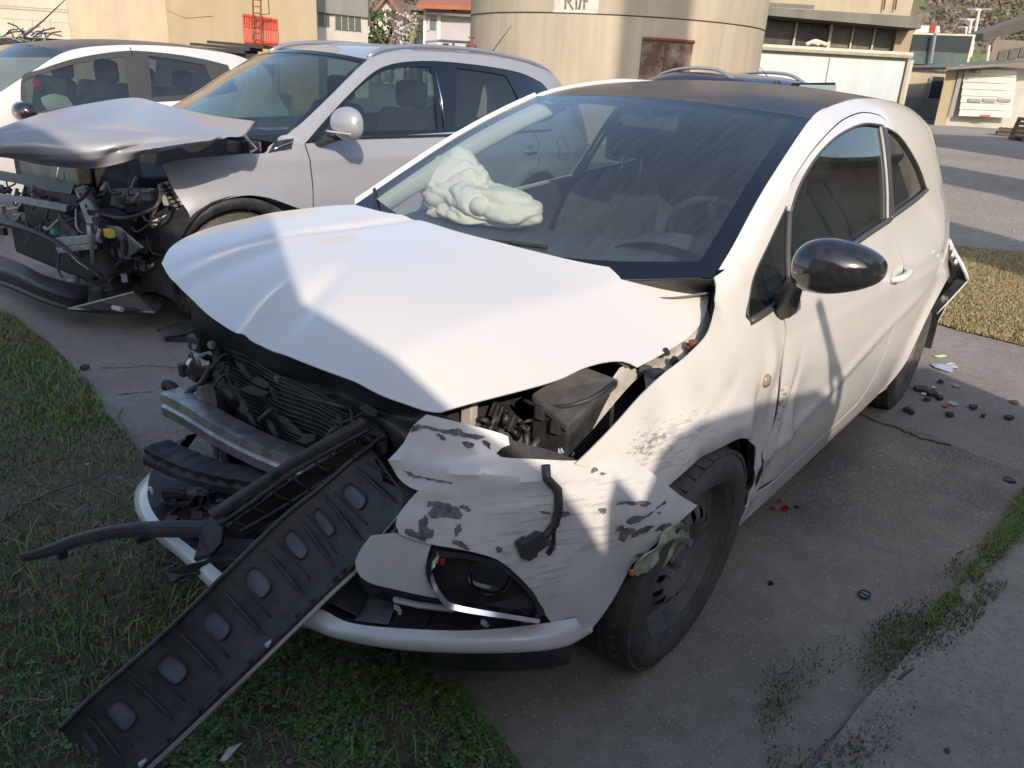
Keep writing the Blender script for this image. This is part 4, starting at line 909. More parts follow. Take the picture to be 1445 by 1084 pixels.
# --- headlamp bay on the left: box, apron, clutter
ap = patch('inner_apron', [[Z(812, 645, .64), Z(830, 615, .68), Z(862, 575, .73), Z(893, 540, .77), Z(912, 525, .79)], [Z(803, 628, .66), Z(815, 605, .70), Z(838, 570, .75), Z(860, 540, .79), Z(872, 522, .81)], [tuple(np.array(Z(803, 628, .66))-np.array([0, 0, .15])), tuple(np.array(Z(815, 605, .70))-np.array([0, 0, .15])), tuple(np.array(Z(838, 570, .75))-np.array([0, 0, .15])), tuple(np.array(Z(860, 540, .79))-np.array([0, 0, .15])), tuple(np.array(Z(872, 522, .81))-np.array([0, 0, .15]))]], 14, 24, beige_metal, car, thick=.003, out=(.2, -.2, 1))
bx = [Z(772, 590, .70), Z(808, 604, .70), Z(868, 535, .76), Z(820, 525, .76)]
bx = [np.array(Z(752, 562, .755)), np.array(Z(802, 606, .725)), np.array(Z(868, 541, .785)), np.array(Z(812, 524, .80))]
box = MB().prism([b-np.array([0, 0, .15]) for b in bx], (0, 0, .14)).build('fuse_box', plastic, car, bevel=.008)
MB().prism([bx[0]+np.array([.008, .0, -.008]), bx[1]+np.array([.010, .004, -.008]), bx[2]+np.array([0, .01, -.008]), bx[3]], (0, 0, .022)).build('fuse_box_lid', mat('dusty_black', (.05, .05, .052), .6, noise=.3, nscale=30, dirt=(.15, .145, .135), dscale=8, damt=.5), box, bevel=.006)
for t_ in (.25, .7):
    p = bx[0]*(1-t_)+bx[1]*t_; MB().box(p+np.array([.012, .006, -.012]), (.006, .012, .016)).build('clip', plastic, box, bevel=.002)
r_ = random.Random(5); cl = MB(); cl2 = MB()
for k in range(24):
    u = r_.uniform(672, 762); v = r_.uniform(590, 636)+(u-700)*.15; z = r_.uniform(.60, .70); p = np.array(Z(u, v, z)); q = p+np.array([r_.uniform(-.03, .03), r_.uniform(-.03, .03), r_.uniform(-.08, .02)])
    (cl if k % 3 else cl2).tube([p, (p+q)/2+np.array([.01, .01, .01]), q], r_.uniform(.004, .009), 6)
lampb = cl.build('lamp_housing_remains', plastic, car, smooth=True, kind='stuff'); cl2.build('lamp_wiring', mat('grey_wire', (.14, .135, .13), .6), car, smooth=True, kind='stuff')
lh = np.array(Z(715, 610, .655))
MB().lathe([(.045, -.05), (.048, 0), (.044, .012), (.036, .012), (.034, 0), (.02, -.02), (.001, -.02)], lh, (.5, .45, .6), 28).build('lamp_socket', plastic, car, smooth='auto')
for k in range(6): MB().box(lh+np.array([-.02+.0*k, -.05+.012*k, .035-.004*k]), (.03, .0035, .02), [(.8, .2, .5), (-.2, .97, 0), (-.5, 0, .85)]).build('cooling_rib', plastic, car)
MB().box(Z(662, 590, .70), (.012, .016, .05)).build('bracket', beige_metal, car, bevel=.003)
for (a, b, c) in [((770, 640), (790, 590), .012), ((745, 640), (768, 600), .010), ((735, 630), (758, 585), .008)]: MB().tube([Z(*a, .63), Z((a[0]+b[0])/2+3, (a[1]+b[1])/2, .66), Z(*b, .66)], c, 8, smoothn=8).build('hose', plastic, car, smooth=True)
MB().prism([Z(700, 643, .655), Z(706, 631, .66), Z(812, 649, .67), Z(808, 654, .66)], (-.01, -.01, -.02)).build('cross_member', mat('grimy_bracket', (.12, .11, .10), .7, noise=.4, nscale=30), car, bevel=.003)
MB().prism([Z(786, 622, .66), Z(794, 620, .67), Z(812, 640, .66), Z(806, 645, .65)], (-.01, -.01, -.02)).build('bracket', beige_metal, car, bevel=.002)
bolt('bolt', Z(794, 637, .66), (.5, .5, .6), .008, car)
MB().tube([Z(740, 565, .74), Z(760, 572, .745), Z(800, 573, .765), Z(840, 560, .785), Z(868, 540, .80)], .005, 6, smoothn=20).build('cable', plastic, car, smooth=True)
# dangling loom and plug on the bumper
cb = [BS(*bsp(u, v), -.012) for u, v in [(768, 652), (772, 670), (781, 690), (783, 715), (777, 740), (765, 757), (750, 765)]]
cable = MB().tube(cb, [.014, .011, .010, .009, .008, .007, .008, .008][:7] and .009, 8, smoothn=0).build('dangling_cable', plastic, car, smooth=True)
cable = MB().tube([cb[4], BS(*bsp(776, 755), -.008), BS(*bsp(778, 772), -.008), BS(*bsp(772, 785), -.006)], .004, 6).build('dangling_cable', plastic, car, smooth=True)
pc = np.array(BS(*bsp(745, 766), -.022)); a1 = np.array(cb[5])-pc; a1 /= np.linalg.norm(a1); a2 = np.cross(a1, (.6, .7, .2)); a2 /= np.linalg.norm(a2); a3 = np.cross(a1, a2)
MB().box(pc, (.026, .017, .014), (a1, a2, a3)).box(pc-a1*.016, (.012, .021, .017), (a1, a2, a3)).build('plug', plastic, car, bevel=.003)

# --- gap rail between bonnet and wing
re_ = [(905, 520), (939, 499), (969, 480), (986, 463), (997, 440), (1000, 410)]; fe_ = [(918, 548), (942, 526), (977, 500), (1003, 470), (1014, 432), (1010, 398)]
rz = [.80, .82, .845, .865, .885, .93]; 
R1 = [np.array(Z(u, v, z)) for (u, v), z in zip(re_, rz)]; R2 = [np.array(Z(u, v, z-.02)) for (u, v), z in zip(fe_, rz)]
rail = patch('inner_wing_rail', [[tuple(p+np.array([0, -.05, .0])) for p in R1], [tuple(p) for p in R1], [tuple((p*.5+q*.5)+np.array([0, 0, -.004])) for p, q in zip(R1, R2)], [tuple(p+np.array([0, 0, -.03])) for p in R2], [tuple(p+np.array([0, .03, -.05])) for p in R2]], 16, 30, beige_metal, car, thick=.003, out=(0, 0, 1))
for (u, v, z, mt_, r_) in [(975, 493, .835, rust, .011), (1009, 412, .90, galv, .010), (950, 513, .815, plastic_d, .008), (938, 500, .83, plastic_d, .007)]:
    bolt('bolt', np.array(Z(u, v, z))+np.array([.004, .004, .004]), (.3, .1, .9), r_, rail, mt_)
MB().box(Z(926, 527, .815), (.022, .014, .010), [(.9, -.3, .1), (.3, .9, 0), (0, 0, 1)]).build('bracket', plastic, car, bevel=.003)
MB().box(Z(911, 521, .81), (.014, .012, .008)).build('rubber_stop', rubber, car, bevel=.004)

# --- cowl and wipers
cw = [(-.32, -.66, .965), (-.245, -.60, .955), (-.16, -.40, .94), (-.12, -.15, .93), (-.12, .1, .928), (-.155, .35, .925), (-.24, .56, .925), (-.32, .665, .945)]
gb = rows[0]
patch('cowl', [cw, [(p[0]-.05, p[1], p[2]-.008) for p in cw], [(x-.004, y, z-.006) for x, y, z in uni([np.array(g) for g in gb], 8)]], 12, 50, plastic, car, out=(0, 0, 1), thick=.004)
def wiper(a, b, arm0):
    w_ = MB().tube([a, (np.array(a)+b)/2+np.array([0, 0, .012]), b], .006, 6, smoothn=14).build('wiper', plastic_d, car, smooth=True)
    MB().tube([arm0, (np.array(arm0)+(np.array(a)+b)/2)/2+np.array([.02, 0, .01]), (np.array(a)+b)/2+np.array([0, 0, .014])], [.011, .009, .006], 6).build('wiper_arm', plastic_d, w_, smooth=True)
def scr(s, t, o=.012):
    V_ = net(rows, 11, 21); p = V_[int(s*10)][int(t*20)]; return np.array([p[0]+o, p[1], p[2]+o*.8])
wiper(scr(.1, .66, .006), scr(.05, .30, .004), (-.17, .30, .945)); wiper(scr(.05, .16, .004), scr(.1, .03, .006), (-.22, -.42, .955))
MB().tube([(-.30, -.66, .985), (-.40, -.655, 1.03)], .012, 6).build('pillar_foot_trim', plastic, car)

# --- long black grille bar lying from bumper to ground
_pt = [(85, 1030, .15), (130, 985, .195), (230, 897, .285), (319, 810, .40), (400, 731, .50), (456, 686, .56), (520, 628, .635)]
_pb = [(137, 1140, .015), (184, 1098, .06), (284, 1005, .16), (372, 921, .28), (453, 842, .385), (508, 790, .455), (580, 712, .585)]
pT = [Z(*p) for p in _pt]; pB = [Z(*p) for p in _pb]
print('plank widths', [round(math.dist(a, b), 3) for a, b in zip(pT, pB)], 'len', round(math.dist(pT[0], pT[-1]), 2))
nr = np.cross(np.array(pT[-1])-np.array(pT[0]), np.array(pB[3])-np.array(pT[3])); nr /= np.linalg.norm(nr); nr = nr if nr[2] > 0 else -nr
pM = [tuple((np.array(a)+b)/2-nr*.012) for a, b in zip(pT, pB)]
PT, PM, PB = (uni(np.array(q), 101) for q in (pT, pM, pB)); PL = math.dist(pT[0], pT[-1]); PW = .2
def plank(s, t, o=0):
    i = max(0, min(99.999, s/PL*100)); k = int(i); f = i-k; a, m, b = (Q[k]*(1-f)+Q[k+1]*f for Q in (PT, PM, PB)); t_ = t/PW
    return tuple(a*(1-t_)*(1-2*t_)+m*4*t_*(1-t_)+b*t_*(2*t_-1)+nr*o)
def slot(cx, cz, a, b, th, n=20, e=3.2):
    out = []
    for q in np.linspace(0, 2*PI, n+1)[:-1]:
        x = a*math.copysign(abs(math.cos(q))**(2/e), math.cos(q)); y = b*math.copysign(abs(math.sin(q))**(2/e), math.sin(q))
        out.append((cx+x*math.cos(th)-y*math.sin(th), cz+x*math.sin(th)+y*math.cos(th)))
    return out
cs = [.075+.098*k for k in range(9)]; slots = [slot(c, .070+.004*math.sin(k), .017, .037, -.22) for k, c in enumerate(cs)]
pout = crs([[(0.0, .0), (PL*.5, 0), (PL, 0)], [(PL, 0), (PL+.0, .05), (PL-.02, .10)], [(PL-.02, .10), (PL, .15), (PL, PW)], [(PL, PW), (PL*.5, PW), (0, PW)], [(0, PW), (.035, .155), (.075, .12), (.06, .06), (.015, .045), (0, 0)]], .02)
bar = panel('torn_grille_bar', plank, pout, slots, plastic, car, step=.025, out=tuple(nr), thick=.004, label='long black torn-off grille bar with oblong pockets reaching to the grass')
grey_in = mat('grey_pocket', (.15, .17, .20), .6, noise=.3, nscale=60, dirt=(.03, .03, .035), dscale=30, damt=.5)
for k, sl_ in enumerate(slots):
    n = len(sl_); top = [np.array(plank(*p, .004)) for p in sl_]; bot = [np.array(plank(*p, -.008)) for p in sl_]
    c_ = np.mean(bot, 0); mk('pocket', [*top, *[p*.9+c_*.1 for p in bot], c_], [(i, (i+1) % n, n+(i+1) % n, n+i) for i in range(n)]+[(n+i, n+(i+1) % n, 2*n) for i in range(n)], grey_in if k % 9 < 8 else plastic, bar, smooth=False)
    MB().add(*tubev(top, .0018, 5, closed=True)).build('pocket_rim', plastic, bar, smooth=True)
for k in range(9):
    c = cs[k]+.049; a = [plank(c-.012+.03*t, .02+.15*t, .006) for t in np.linspace(0, 1, 8)]; MB().tube(a, [.001, .004, .005, .005, .005, .005, .003, .001], 6).build('rib', plastic, bar, smooth=True)
    a = [plank(c+.014+.03*t, .03+.12*t, .002) for t in np.linspace(0, 1, 6)]; MB().tube(a, .0018, 5).build('rib', plastic, bar, smooth=True)
ed = [plank(s, PW, .004) for s in np.linspace(.0, PL, 40)]; MB().tube(ed, .007, 6).build('edge_bead', plastic, bar, smooth=True)
ed = [plank(s, .0, .004) for s in np.linspace(.0, PL, 40)]; MB().tube(ed, .006, 6).build('edge_bead', plastic, bar, smooth=True)
# painted outer face seen edge-on along the lower side
EW = [tuple(np.array(plank(s, PW, -.004))) for s in np.linspace(.03, PL, 30)]
patch('painted_edge', [EW, [tuple(np.array(p)+np.array([.006, .009, -.010])*min(1, i/14)) for i, p in enumerate(EW)], [tuple(np.array(p)+np.array([.0, .004, -.020])) for p in EW]], 6, 60, white_plastic, bar, thick=.002, out=(.5, .8, 0))
patch('torn_point', [[Z(579, 708, .615), Z(596, 700, .64), Z(610, 696, .65), Z(623, 691, .665)], [Z(566, 722, .60), Z(585, 712, .62), Z(600, 704, .64), Z(622, 692, .664)], [Z(540, 752, .53), Z(560, 735, .56), Z(582, 716, .60), Z(620, 694, .66)]], 10, 14, white_plastic, bar, thick=.002)
for k in range(16):
    s = .12+.055*k+.01*math.sin(k*3); MB().box(np.array(plank(s, PW-.004, .009)), (.009, .004, .004), None).build('clip', white_plastic if k % 5 == 1 else plastic, bar)
# upper grille lattice over the radiator
ga = [Z(296, 722, .46), Z(345, 690, .53), Z(400, 655, .60), Z(455, 622, .66), Z(512, 590, .71)]; gb_ = [Z(312, 740, .44), Z(360, 706, .51), Z(412, 668, .58), Z(466, 636, .64), Z(524, 604, .69)]
def band(name, A, B, o, mt_, par, th=.006, nv=40):
    return patch(name, [A, [tuple((np.array(a)+b)/2+np.array([.003, .003, o])) for a, b in zip(A, B)], B], 6, nv, mt_, par, thick=th)
lat = band('grille_lattice', ga, [tuple(np.array(a)*.35+np.array(b)*.65) for a, b in zip(ga, gb_)], .002, plastic, car, .006)
for a, r_ in ((gb_, .006), ([Z(340, 750, .43), Z(395, 718, .48), Z(450, 684, .55), Z(500, 648, .61), Z(536, 618, .66)], .005)): MB().tube(cr(a, 24), r_, 6).build('lattice_bar', plastic, lat, smooth=True)
mid = [Z(330, 757, .42), Z(385, 728, .46), Z(440, 695, .53), Z(495, 655, .60), Z(540, 620, .65)]
for k in range(7):
    t_ = .08+k*.14; A_ = uni(np.array(ga), 50)[int(t_*49)]; B_ = uni(np.array(mid), 50)[int(min(.99, t_+.03)*49)]
    MB().tube([A_, (A_+B_)/2+np.array([0, 0, -.01]), B_], .0035, 5).build('lattice_bar', plastic, lat, smooth=True)
for k in range(9):
    A_ = uni(np.array(gb_), 50); M_ = uni(np.array(mid), 50); w_ = k/9
    MB().tube([A_[i]*(1-w_)+M_[i]*w_+np.array([-.02, -.02, -.03]) for i in (1, 12, 24, 36, 47)], .004, 5).build('grille_slat', plastic_d, lat, smooth=True)
MB().prism([Z(505, 590, .67), Z(530, 588, .68), Z(548, 612, .66), Z(545, 640, .63), Z(520, 640, .60)], (-.01, -.01, -.02)).build('lattice_end', plastic, lat, bevel=.004)
# shroud piece joining lattice and bar at the lower left, flap, long strip into the grass
MB().prism([Z(283, 745, .41), Z(300, 722, .425), Z(315, 735, .42), Z(313, 765, .39), Z(296, 783, .37), Z(272, 790, .36), Z(280, 765, .39)], (-.012, -.012, -.02)).build('shroud_piece', plastic, car, bevel=.004)
MB().prism([Z(229, 806, .30), Z(268, 795, .32), Z(330, 780, .34), Z(345, 790, .33), Z(300, 806, .31), Z(255, 813, .29), Z(243, 823, .28)], (-.01, 0, -.008)).build('torn_flap', plastic, car, bevel=.003)
st = [Z(32, 787, .26), Z(62, 776, .28), Z(110, 757, .31), Z(165, 744, .34), Z(220, 739, .365), Z(290, 738, .39), Z(360, 745, .39), Z(410, 752, .36)]; sb = [Z(34, 789, .255), Z(70, 784, .27), Z(115, 769, .295), Z(170, 758, .32), Z(222, 757, .34), Z(285, 757, .36), Z(355, 758, .37), Z(400, 762, .35)]
strip_ = band('bent_trim_strip', st, sb, .01, plastic, car, .008, 60)
MB().tube([tuple((np.array(a)+b)/2+np.array([.004, .004, .012])) for a, b in zip(st, sb)], .006, 6, smoothn=40).build('bead', plastic, strip_, smooth=True)
MB().box(Z(88, 782, .27), (.01, .006, .012)).build('clip', plastic, strip_); MB().box(Z(205, 758, .335), (.022, .007, .008)).build('clip', plastic, strip_)
r_ = random.Random(9); m1 = MB()
for k in range(46):
    u = r_.uniform(235, 330); v = r_.uniform(690, 745); p = np.array(Z(u, v, r_.uniform(.28, .34))); m1.box(p, (r_.uniform(.006, .03), r_.uniform(.004, .015), r_.uniform(.003, .010)), [(math.cos(k), math.sin(k), .2), (-math.sin(k), math.cos(k), 0), (0, 0, 1)])
m1.build('broken_clips', plastic, lip, kind='stuff')

# broken black plastic hanging across the radiator and down from the slam panel
r_ = random.Random(31)
for k in range(26):
    u = r_.uniform(285, 560); v = 500+(u-285)*.32+r_.uniform(0, 75); y = -.45+(u-285)*.0029; p = np.array(Yv(u, v, y)); 
    if p[0] > .66 or p[2] < .3: continue
    a = r_.uniform(-.9, .9); L_ = r_.uniform(.02, .075); d = np.array([.15*r_.uniform(-1, 1), math.cos(a), math.sin(a)]); d /= np.linalg.norm(d); n_ = np.cross(d, (1, 0, .1)); n_ /= np.linalg.norm(n_)
    if k % 3 == 0: MB().tube([p-d*L_, p+np.array([.02, 0, -.01]), p+d*L_, p+d*L_*1.1+np.array([-.02, 0, -.04])], r_.uniform(.003, .008), 6, smoothn=10).build('hose', plastic, car, smooth=True)
    else: MB().prism([p-d*L_-n_*.006, p-d*L_*.2-n_*.016, p+d*L_, p+d*L_*.7+n_*.013, p-d*L_*.4+n_*.010], (.006, 0, .002)).build('plastic_fragment', plastic, car, bevel=.002)
patch('hanging_liner', [[Yv(300, 520, -.46), Yv(345, 532, -.36), Yv(395, 560, -.22), Yv(440, 572, -.08)], [Yv(305, 545, -.44), Yv(345, 560, -.35), Yv(385, 580, -.24), Yv(425, 590, -.1)], [Yv(318, 560, -.42), Yv(348, 575, -.35), Yv(378, 588, -.26), Yv(405, 590, -.16)]], 10, 20, plastic, car, thick=.003, fn=lambda p, s, t: p+np.array([.02*math.sin(t*9)*s, 0, .012*math.sin(t*23)*s]))
# ================================================================== unseen shade casters, added behind and beside the camera
concrete_off = mat('weathered_concrete', (.33, .30, .26), .9, noise=.15, nscale=3, dirt=(.2, .18, .15), dscale=2, damt=.4)
sh_ = np.array([math.cos(SUN_AZ), math.sin(SUN_AZ), 0])
def up_sun(P, dist):
    """point on the vertical plane dist metres up-sun from which the sun's ray meets P"""
    P = np.array(P, float); t = (dist-P@sh_)/(sS@sh_); return P+sS*t
L1 = [(-6.2, -7.6, 1.6), (-.04, -2.75, 1.05), (-.2, -2.64, .95), (.06, -.66, .97), (.46, -.01, .93), (.49, .35, .88), (.52, .56, .83), (.27, .54, .60), (.28, .67, .55), (.30, .78, .505), (.24, .85, .36), (.16, .95, .1)]
q = [up_sun(p, 3.2) for p in L1]; q[0] = q[1]+(q[0]-q[1])*1.0
q0 = q[1]+(q[1]-q[2])/np.linalg.norm(q[1]-q[2])*0
left = np.array([q[1]+np.array([sh_[1], -sh_[0], 0])*4.0*(-1 if ((q[1]-q[3])@np.array([sh_[1], -sh_[0], 0])) < 0 else 1)+np.array([0, 0, 2.2])])
poly = [left[0]]+q[1:]
poly += [np.array([poly[-1][0], poly[-1][1], 0.]), np.array([poly[0][0], poly[0][1], 0.])]
slope_caster = thing('sloping_shade_caster', 'weathered concrete loading ramp with sloping top behind the camera', 'ramp', (0, 0, 0)); MB().prism(poly, sh_*1.5).build('shade_caster_body', concrete_off, slope_caster)  # unseen added block; its top follows the shade edge wanted on the bonnet
R_ = [(.30, .80, .50), (.33, .82, .64), (.30, .82, .70), (.25, .82, .64), (.22, .82, .60), (.18, .82, .64), (.13, .83, .70), (.07, .83, .72), (-.05, .83, .72), (-.46, .82, .64), (-.92, .82, .545), (-1.18, .82, .42), (-1.30, .82, .24), (-1.95, .82, .20), (-2.42, .72, .20), (-2.60, .84, .25), (-3.28, .75, 0), (-2.99, 1.29, 0), (-2.6, 2.2, 0)]
q = [up_sun(p, 3.1) for p in R_]; q += [np.array([q[-1][0], q[-1][1], 0.]), np.array([q[0][0], q[0][1], 0.])]
low_caster = thing('low_shade_caster', 'low trailer under a grey tarpaulin behind the camera', 'trailer', (0, 0, 0)); MB().prism(q, sh_*1.3).build('caster_shell', mat('caster_shell', (.25, .27, .28), .7), low_caster)  # unseen added block, outlined by the shade wanted on bumper, door and ground
# unseen bent bars added to throw thin streaks of shade down the door
for A_ in ([(-.84, .82, .86), (-.93, .82, .72), (-1.05, .82, .60), (-1.19, .82, .47), (-1.21, .82, .32), (-1.22, .82, .2)], [(-.97, .82, .66), (-1.06, .82, .52), (-1.10, .82, .40), (-1.12, .82, .25)]):
    MB().tube([up_sun(p, 2.75) for p in A_]+[up_sun((A_[-1][0], .82, -.6), 2.75)], .027 if len(A_) > 4 else .018, 8, smoothn=24).build('shade_bar', rust, low_caster, smooth=True)
# unseen towers and long block, added for their bands of shade
def block(name, label, cat, base, wdt, dep, h, m):
    b = np.array([*base, 0.]); s2 = np.array([-sh_[1], sh_[0], 0]); P = [b-s2*wdt/2, b+s2*wdt/2, b+s2*wdt/2+sh_*dep, b-s2*wdt/2+sh_*dep]
    r = thing(name, label, cat); MB().prism([p+np.array([0, 0, -.1]) for p in P], (0, 0, h)).build('shaft', m, r)
sp = deep(933, 70, 18.4); block('silo_shade_tower', 'tall plain concrete tower up-sun of the silo', 'tower', (sp+sh_*24)[:2], 1.55, 1.5, 19, concrete_off)  # unseen tower, added for the upright shade band on the silo
b2 = np.array([-15.9, -1.2, 0])+sh_*24; block('yard_shade_tower', 'plain concrete stair tower to the right of the yard', 'tower', b2[:2], 2.6, 3, 15, concrete_off)  # unseen tower, added to lay a strip of shade across the gravel
b3 = np.array([-31., -5.5, 0])+sh_*30; 
b4 = np.array([-33., -4.2, 0])+sh_*30; block('far_shade_block', 'long concrete factory hall to the right of the yard', 'building', b4[:2], 11, 12, 17, concrete_off)  # unseen block, added to shade the distant ground
# ================================================================== mirror, handle, interior, rear bumper
MC = np.array(Yv(1184, 378, .945))
V = []; nu_, nv_ = 30, 36
for i in range(nu_+1):
    a = PI*i/nu_                      # along the lateral axis
    for j in range(nv_):
        b = 2*PI*j/nv_
        ty = math.cos(a); r = math.sin(a)**.72
        x = math.cos(b); z = math.sin(b); wz = .070-.016*ty-(.004 if z < 0 else 0)
        px = .078*r*(x if x > 0 else x*.45); pz = wz*r*z+.006*ty
        V.append(MC+np.array([px-.03*ty, .104*ty, pz]))
mir_ = mk('door_mirror', V, gridf(nu_+1, nv_, False, True), gloss_black, car, out=lambda c: (Vector(c)-Vector(MC)), label='glossy black mirror on the left door')
MB().prism([MC+np.array([-.045-.03*(y/.12), y, z]) for y, z in slot(0, 0, .082, .048, 0)], (-.006, 0, 0)).build('mirror_glass', chrome, mir_)
f0, f1 = np.array(SL(-.555, .90, -.004)), MC+np.array([-.01, -.10, -.055])
MB().tube([np.array(SL(-.60, .885, .01)), f0+np.array([0, .03, -.01]), f1, f1+np.array([0, .05, .01])], [.034, .030, .026, .02], 12, smoothn=12).build('mirror_foot', plastic, mir_, smooth=True)
mk('mirror_lower_trim', [MC+np.array([.080*math.cos(b)*(1 if math.cos(b) > 0 else .4)-.03*ty, .118*ty, -.052-.01*(1-ty*ty)+.006*ty]) for ty in np.linspace(-.9, .9, 9) for b in np.linspace(-1.4, 1.4, 9)][:0] or [(0, 0, 0)]*3, [(0, 1, 2)], plastic, mir_) if False else None
# handle in its scoop, side repeater, fuel-side crease
hx, hz = G.onY(1266, 386, YL)
MB().tube([np.array(SL(hx+.085, hz-.012, -.004)), np.array(SL(hx+.05, hz-.006, -.030)), np.array(SL(hx, hz, -.036)), np.array(SL(hx-.05, hz+.006, -.030)), np.array(SL(hx-.085, hz+.012, -.004))], [.010, .015, .015, .014, .010], 10, smoothn=20).build('door_handle', white_clean, door, smooth=True)
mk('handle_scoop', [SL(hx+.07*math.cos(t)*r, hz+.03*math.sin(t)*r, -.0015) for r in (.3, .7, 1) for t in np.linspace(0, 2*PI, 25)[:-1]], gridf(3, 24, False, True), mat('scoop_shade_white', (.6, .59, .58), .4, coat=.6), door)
rx, rz_ = G.onY(1081, 537, YL)
MB().lathe([(.001, .012), (.014, .010), (.020, .003), (.021, -.004)], SL(rx, rz_), (0, 1, .1), 20).build('side_repeater', mat('smoked_amber', (.25, .20, .13), .15, coat=1, dirt=(.4, .38, .3), dscale=60, damt=.5), fender, smooth=True)
# sill strip
MB().tube([SL(x, .21, .015) for x in np.linspace(-.52, -2.12, 12)], .014, 6).build('sill_seam', white_fender, car, smooth=True)
mk('underfloor', [(-.5, -.70, .19), (-.5, .70, .19), (-3.1, .66, .22), (-3.1, -.66, .22)], [(0, 1, 2, 3)], cavity, car)
# torn rear bumper end
rbp = [Yv(1339, 338, .80), Yv(1346, 354, .84), Yv(1359, 377, .90), Yv(1366, 396, .93), Yv(1344, 420, .90), Yv(1322, 443, .86), Yv(1321, 411, .80), Yv(1338, 399, .78)]
rb = MB().prism(rbp, (-.01, -.05, 0)).build('torn_rear_bumper', plastic, car, bevel=.004, label='torn black rear bumper corner with white outer skin')
MB().tube([rbp[i] for i in (0, 1, 2, 3)], .009, 6, smoothn=12).tube([rbp[3], rbp[4], rbp[5]], .004, 6, smoothn=8).build('bumper_skin_edge', white_plastic, rb, smooth=True)
for k, (u, v) in enumerate([(1345, 360), (1349, 370), (1353, 380), (1343, 350)]): MB().box(Yv(u, v, .88), (.008, .006, .010), [(.8, 0, .6), (0, 1, 0), (-.6, 0, .8)]).build('skin_shred', white_plastic, rb)
bolt('bolt', np.array(Yv(1329, 422, .87)), (0, 1, .2), .012, rb)
patch('rear_bumper', [[(-3.02, .80, .60), (-3.2, .72, .62), (-3.38, .5, .62), (-3.42, 0, .62), (-3.38, -.5, .62), (-3.2, -.72, .62), (-2.9, -.80, .60)], [(-3.04, .82, .45), (-3.24, .74, .45), (-3.44, .5, .45), (-3.48, 0, .45), (-3.44, -.5, .45), (-3.24, -.74, .45), (-2.9, -.82, .45)], [(-3.06, .78, .26), (-3.22, .70, .25), (-3.38, .5, .25), (-3.42, 0, .25), (-3.38, -.5, .25), (-3.2, -.70, .25), (-2.9, -.78, .26)]], 12, 40, white_clean, car, out=(-1, 0, 0), thick=.004)

# --- interior
D = [(-.42, .90), (-.62, .93), (-.80, .925), (-.92, .90), (-.97, .84), (-.96, .66), (-.88, .5)]
def dashx(y): return .05*(1-(y/.7)**2)
dash = patch('dashboard', [[(x+dashx(y)*(1 if i < 2 else .3), y, z+(.0 if i == 0 else .012*math.sin(y*5)) ) for y in (-.69, -.4, -.15, .1, .3, .5, .69)] for i, (x, z) in enumerate(D)], 30, 40, interior_l, car, out=(-.3, 0, 1))
# hood over the dials
MB().add([(-.62-.30*t, .37+.20*math.cos(a), .915+.085*math.sin(a)*(math.sin(PI*(.25+.75*t))**.5)) for t in np.linspace(0, 1, 10) for a in np.linspace(0, PI, 18)], gridf(10, 18)).build('dial_hood', interior_l, dash, smooth=True, thick=.004)
wc = np.array([-1.02, .37, .93]); wn = np.array([-.87, 0, .5]); wn /= np.linalg.norm(wn); wa = np.array([0, 1., 0]); wb = np.cross(wn, wa)
sw = MB().tube([wc+.185*(math.cos(a)*wa+math.sin(a)*wb) for a in np.linspace(0, 2*PI, 41)[:-1]], .014, 8, closed=True).build('steering_wheel', interior, car, smooth=True)
for a in (.1, PI-.1, PI*1.5): MB().tube([wc-wn*.01, wc+.18*(math.cos(a)*wa+math.sin(a)*wb)], [.035, .014], 8).build('wheel_spoke', interior_l, sw, smooth=True)
MB().lathe([(.001, .02), (.05, .018), (.065, 0), (.05, -.04), (.001, -.05)], wc, wn, 24).build('wheel_hub', interior, sw, smooth=True)
MB().tube([wc-wn*.04, wc-wn*.25+np.array([0, 0, -.02])], .03, 10).build('steering_column', interior, sw)
MB().tube([Yv(1026, 303, .2), Yv(1033, 300, .2)], .002, 5)
def seat(y):
    s_ = patch('seat_back', [[(-1.42+.05*k*k, y+.24*k, .42) for k in (-1, -.6, 0, .6, 1)], [(-1.50+.07*k*k, y+.26*k, .72) for k in (-1, -.6, 0, .6, 1)], [(-1.58+.04*k*k, y+.22*k, .98) for k in (-1, -.6, 0, .6, 1)], [(-1.64, y+.13*k, 1.06) for k in (-1, -.6, 0, .6, 1)]], 16, 14, interior, car, thick=.12, out=(1, 0, 0))
    MB().box((-1.25, y, .42), (.26, .25, .08)).build('seat_cushion', interior, s_, bevel=.04)
    hr = MB().box((-1.67, y, 1.19), (.045, .125, .075)).build('headrest', mat('headrest_cloth', (.07, .075, .08), .8), s_, bevel=.035)
    MB().tube([(-1.66, y-.05, 1.05), (-1.66, y-.05, 1.15)], .007, 6).build('headrest_post', chrome, s_); MB().tube([(-1.66, y+.05, 1.05), (-1.66, y+.05, 1.15)], .007, 6).build('headrest_post', chrome, s_)
seat(.37); seat(-.37)
patch('rear_seat', [[(-2.28, y, .45) for y in (-.6, 0, .6)], [(-2.42, y, .80) for y in (-.6, 0, .6)], [(-2.52, y, 1.02) for y in (-.6, 0, .6)]], 8, 8, interior, car, thick=.1)
for y in (-.38, .38): MB().box((-2.56, y, 1.08), (.04, .12, .06)).build('headrest', interior, car, bevel=.03)
mk('parcel_shelf', [(-2.5, -.66, .95), (-2.5, .66, .95), (-3.2, .6, .96), (-3.2, -.6, .96)], [(0, 1, 2, 3)], interior, car)
MB().box(np.array([-1.12, 0.0, 1.31]), (.012, .11, .032), [(.9, 0, .4), (0, 1, 0), (-.4, 0, .9)]).build('rear_view_mirror', interior, car, bevel=.008)
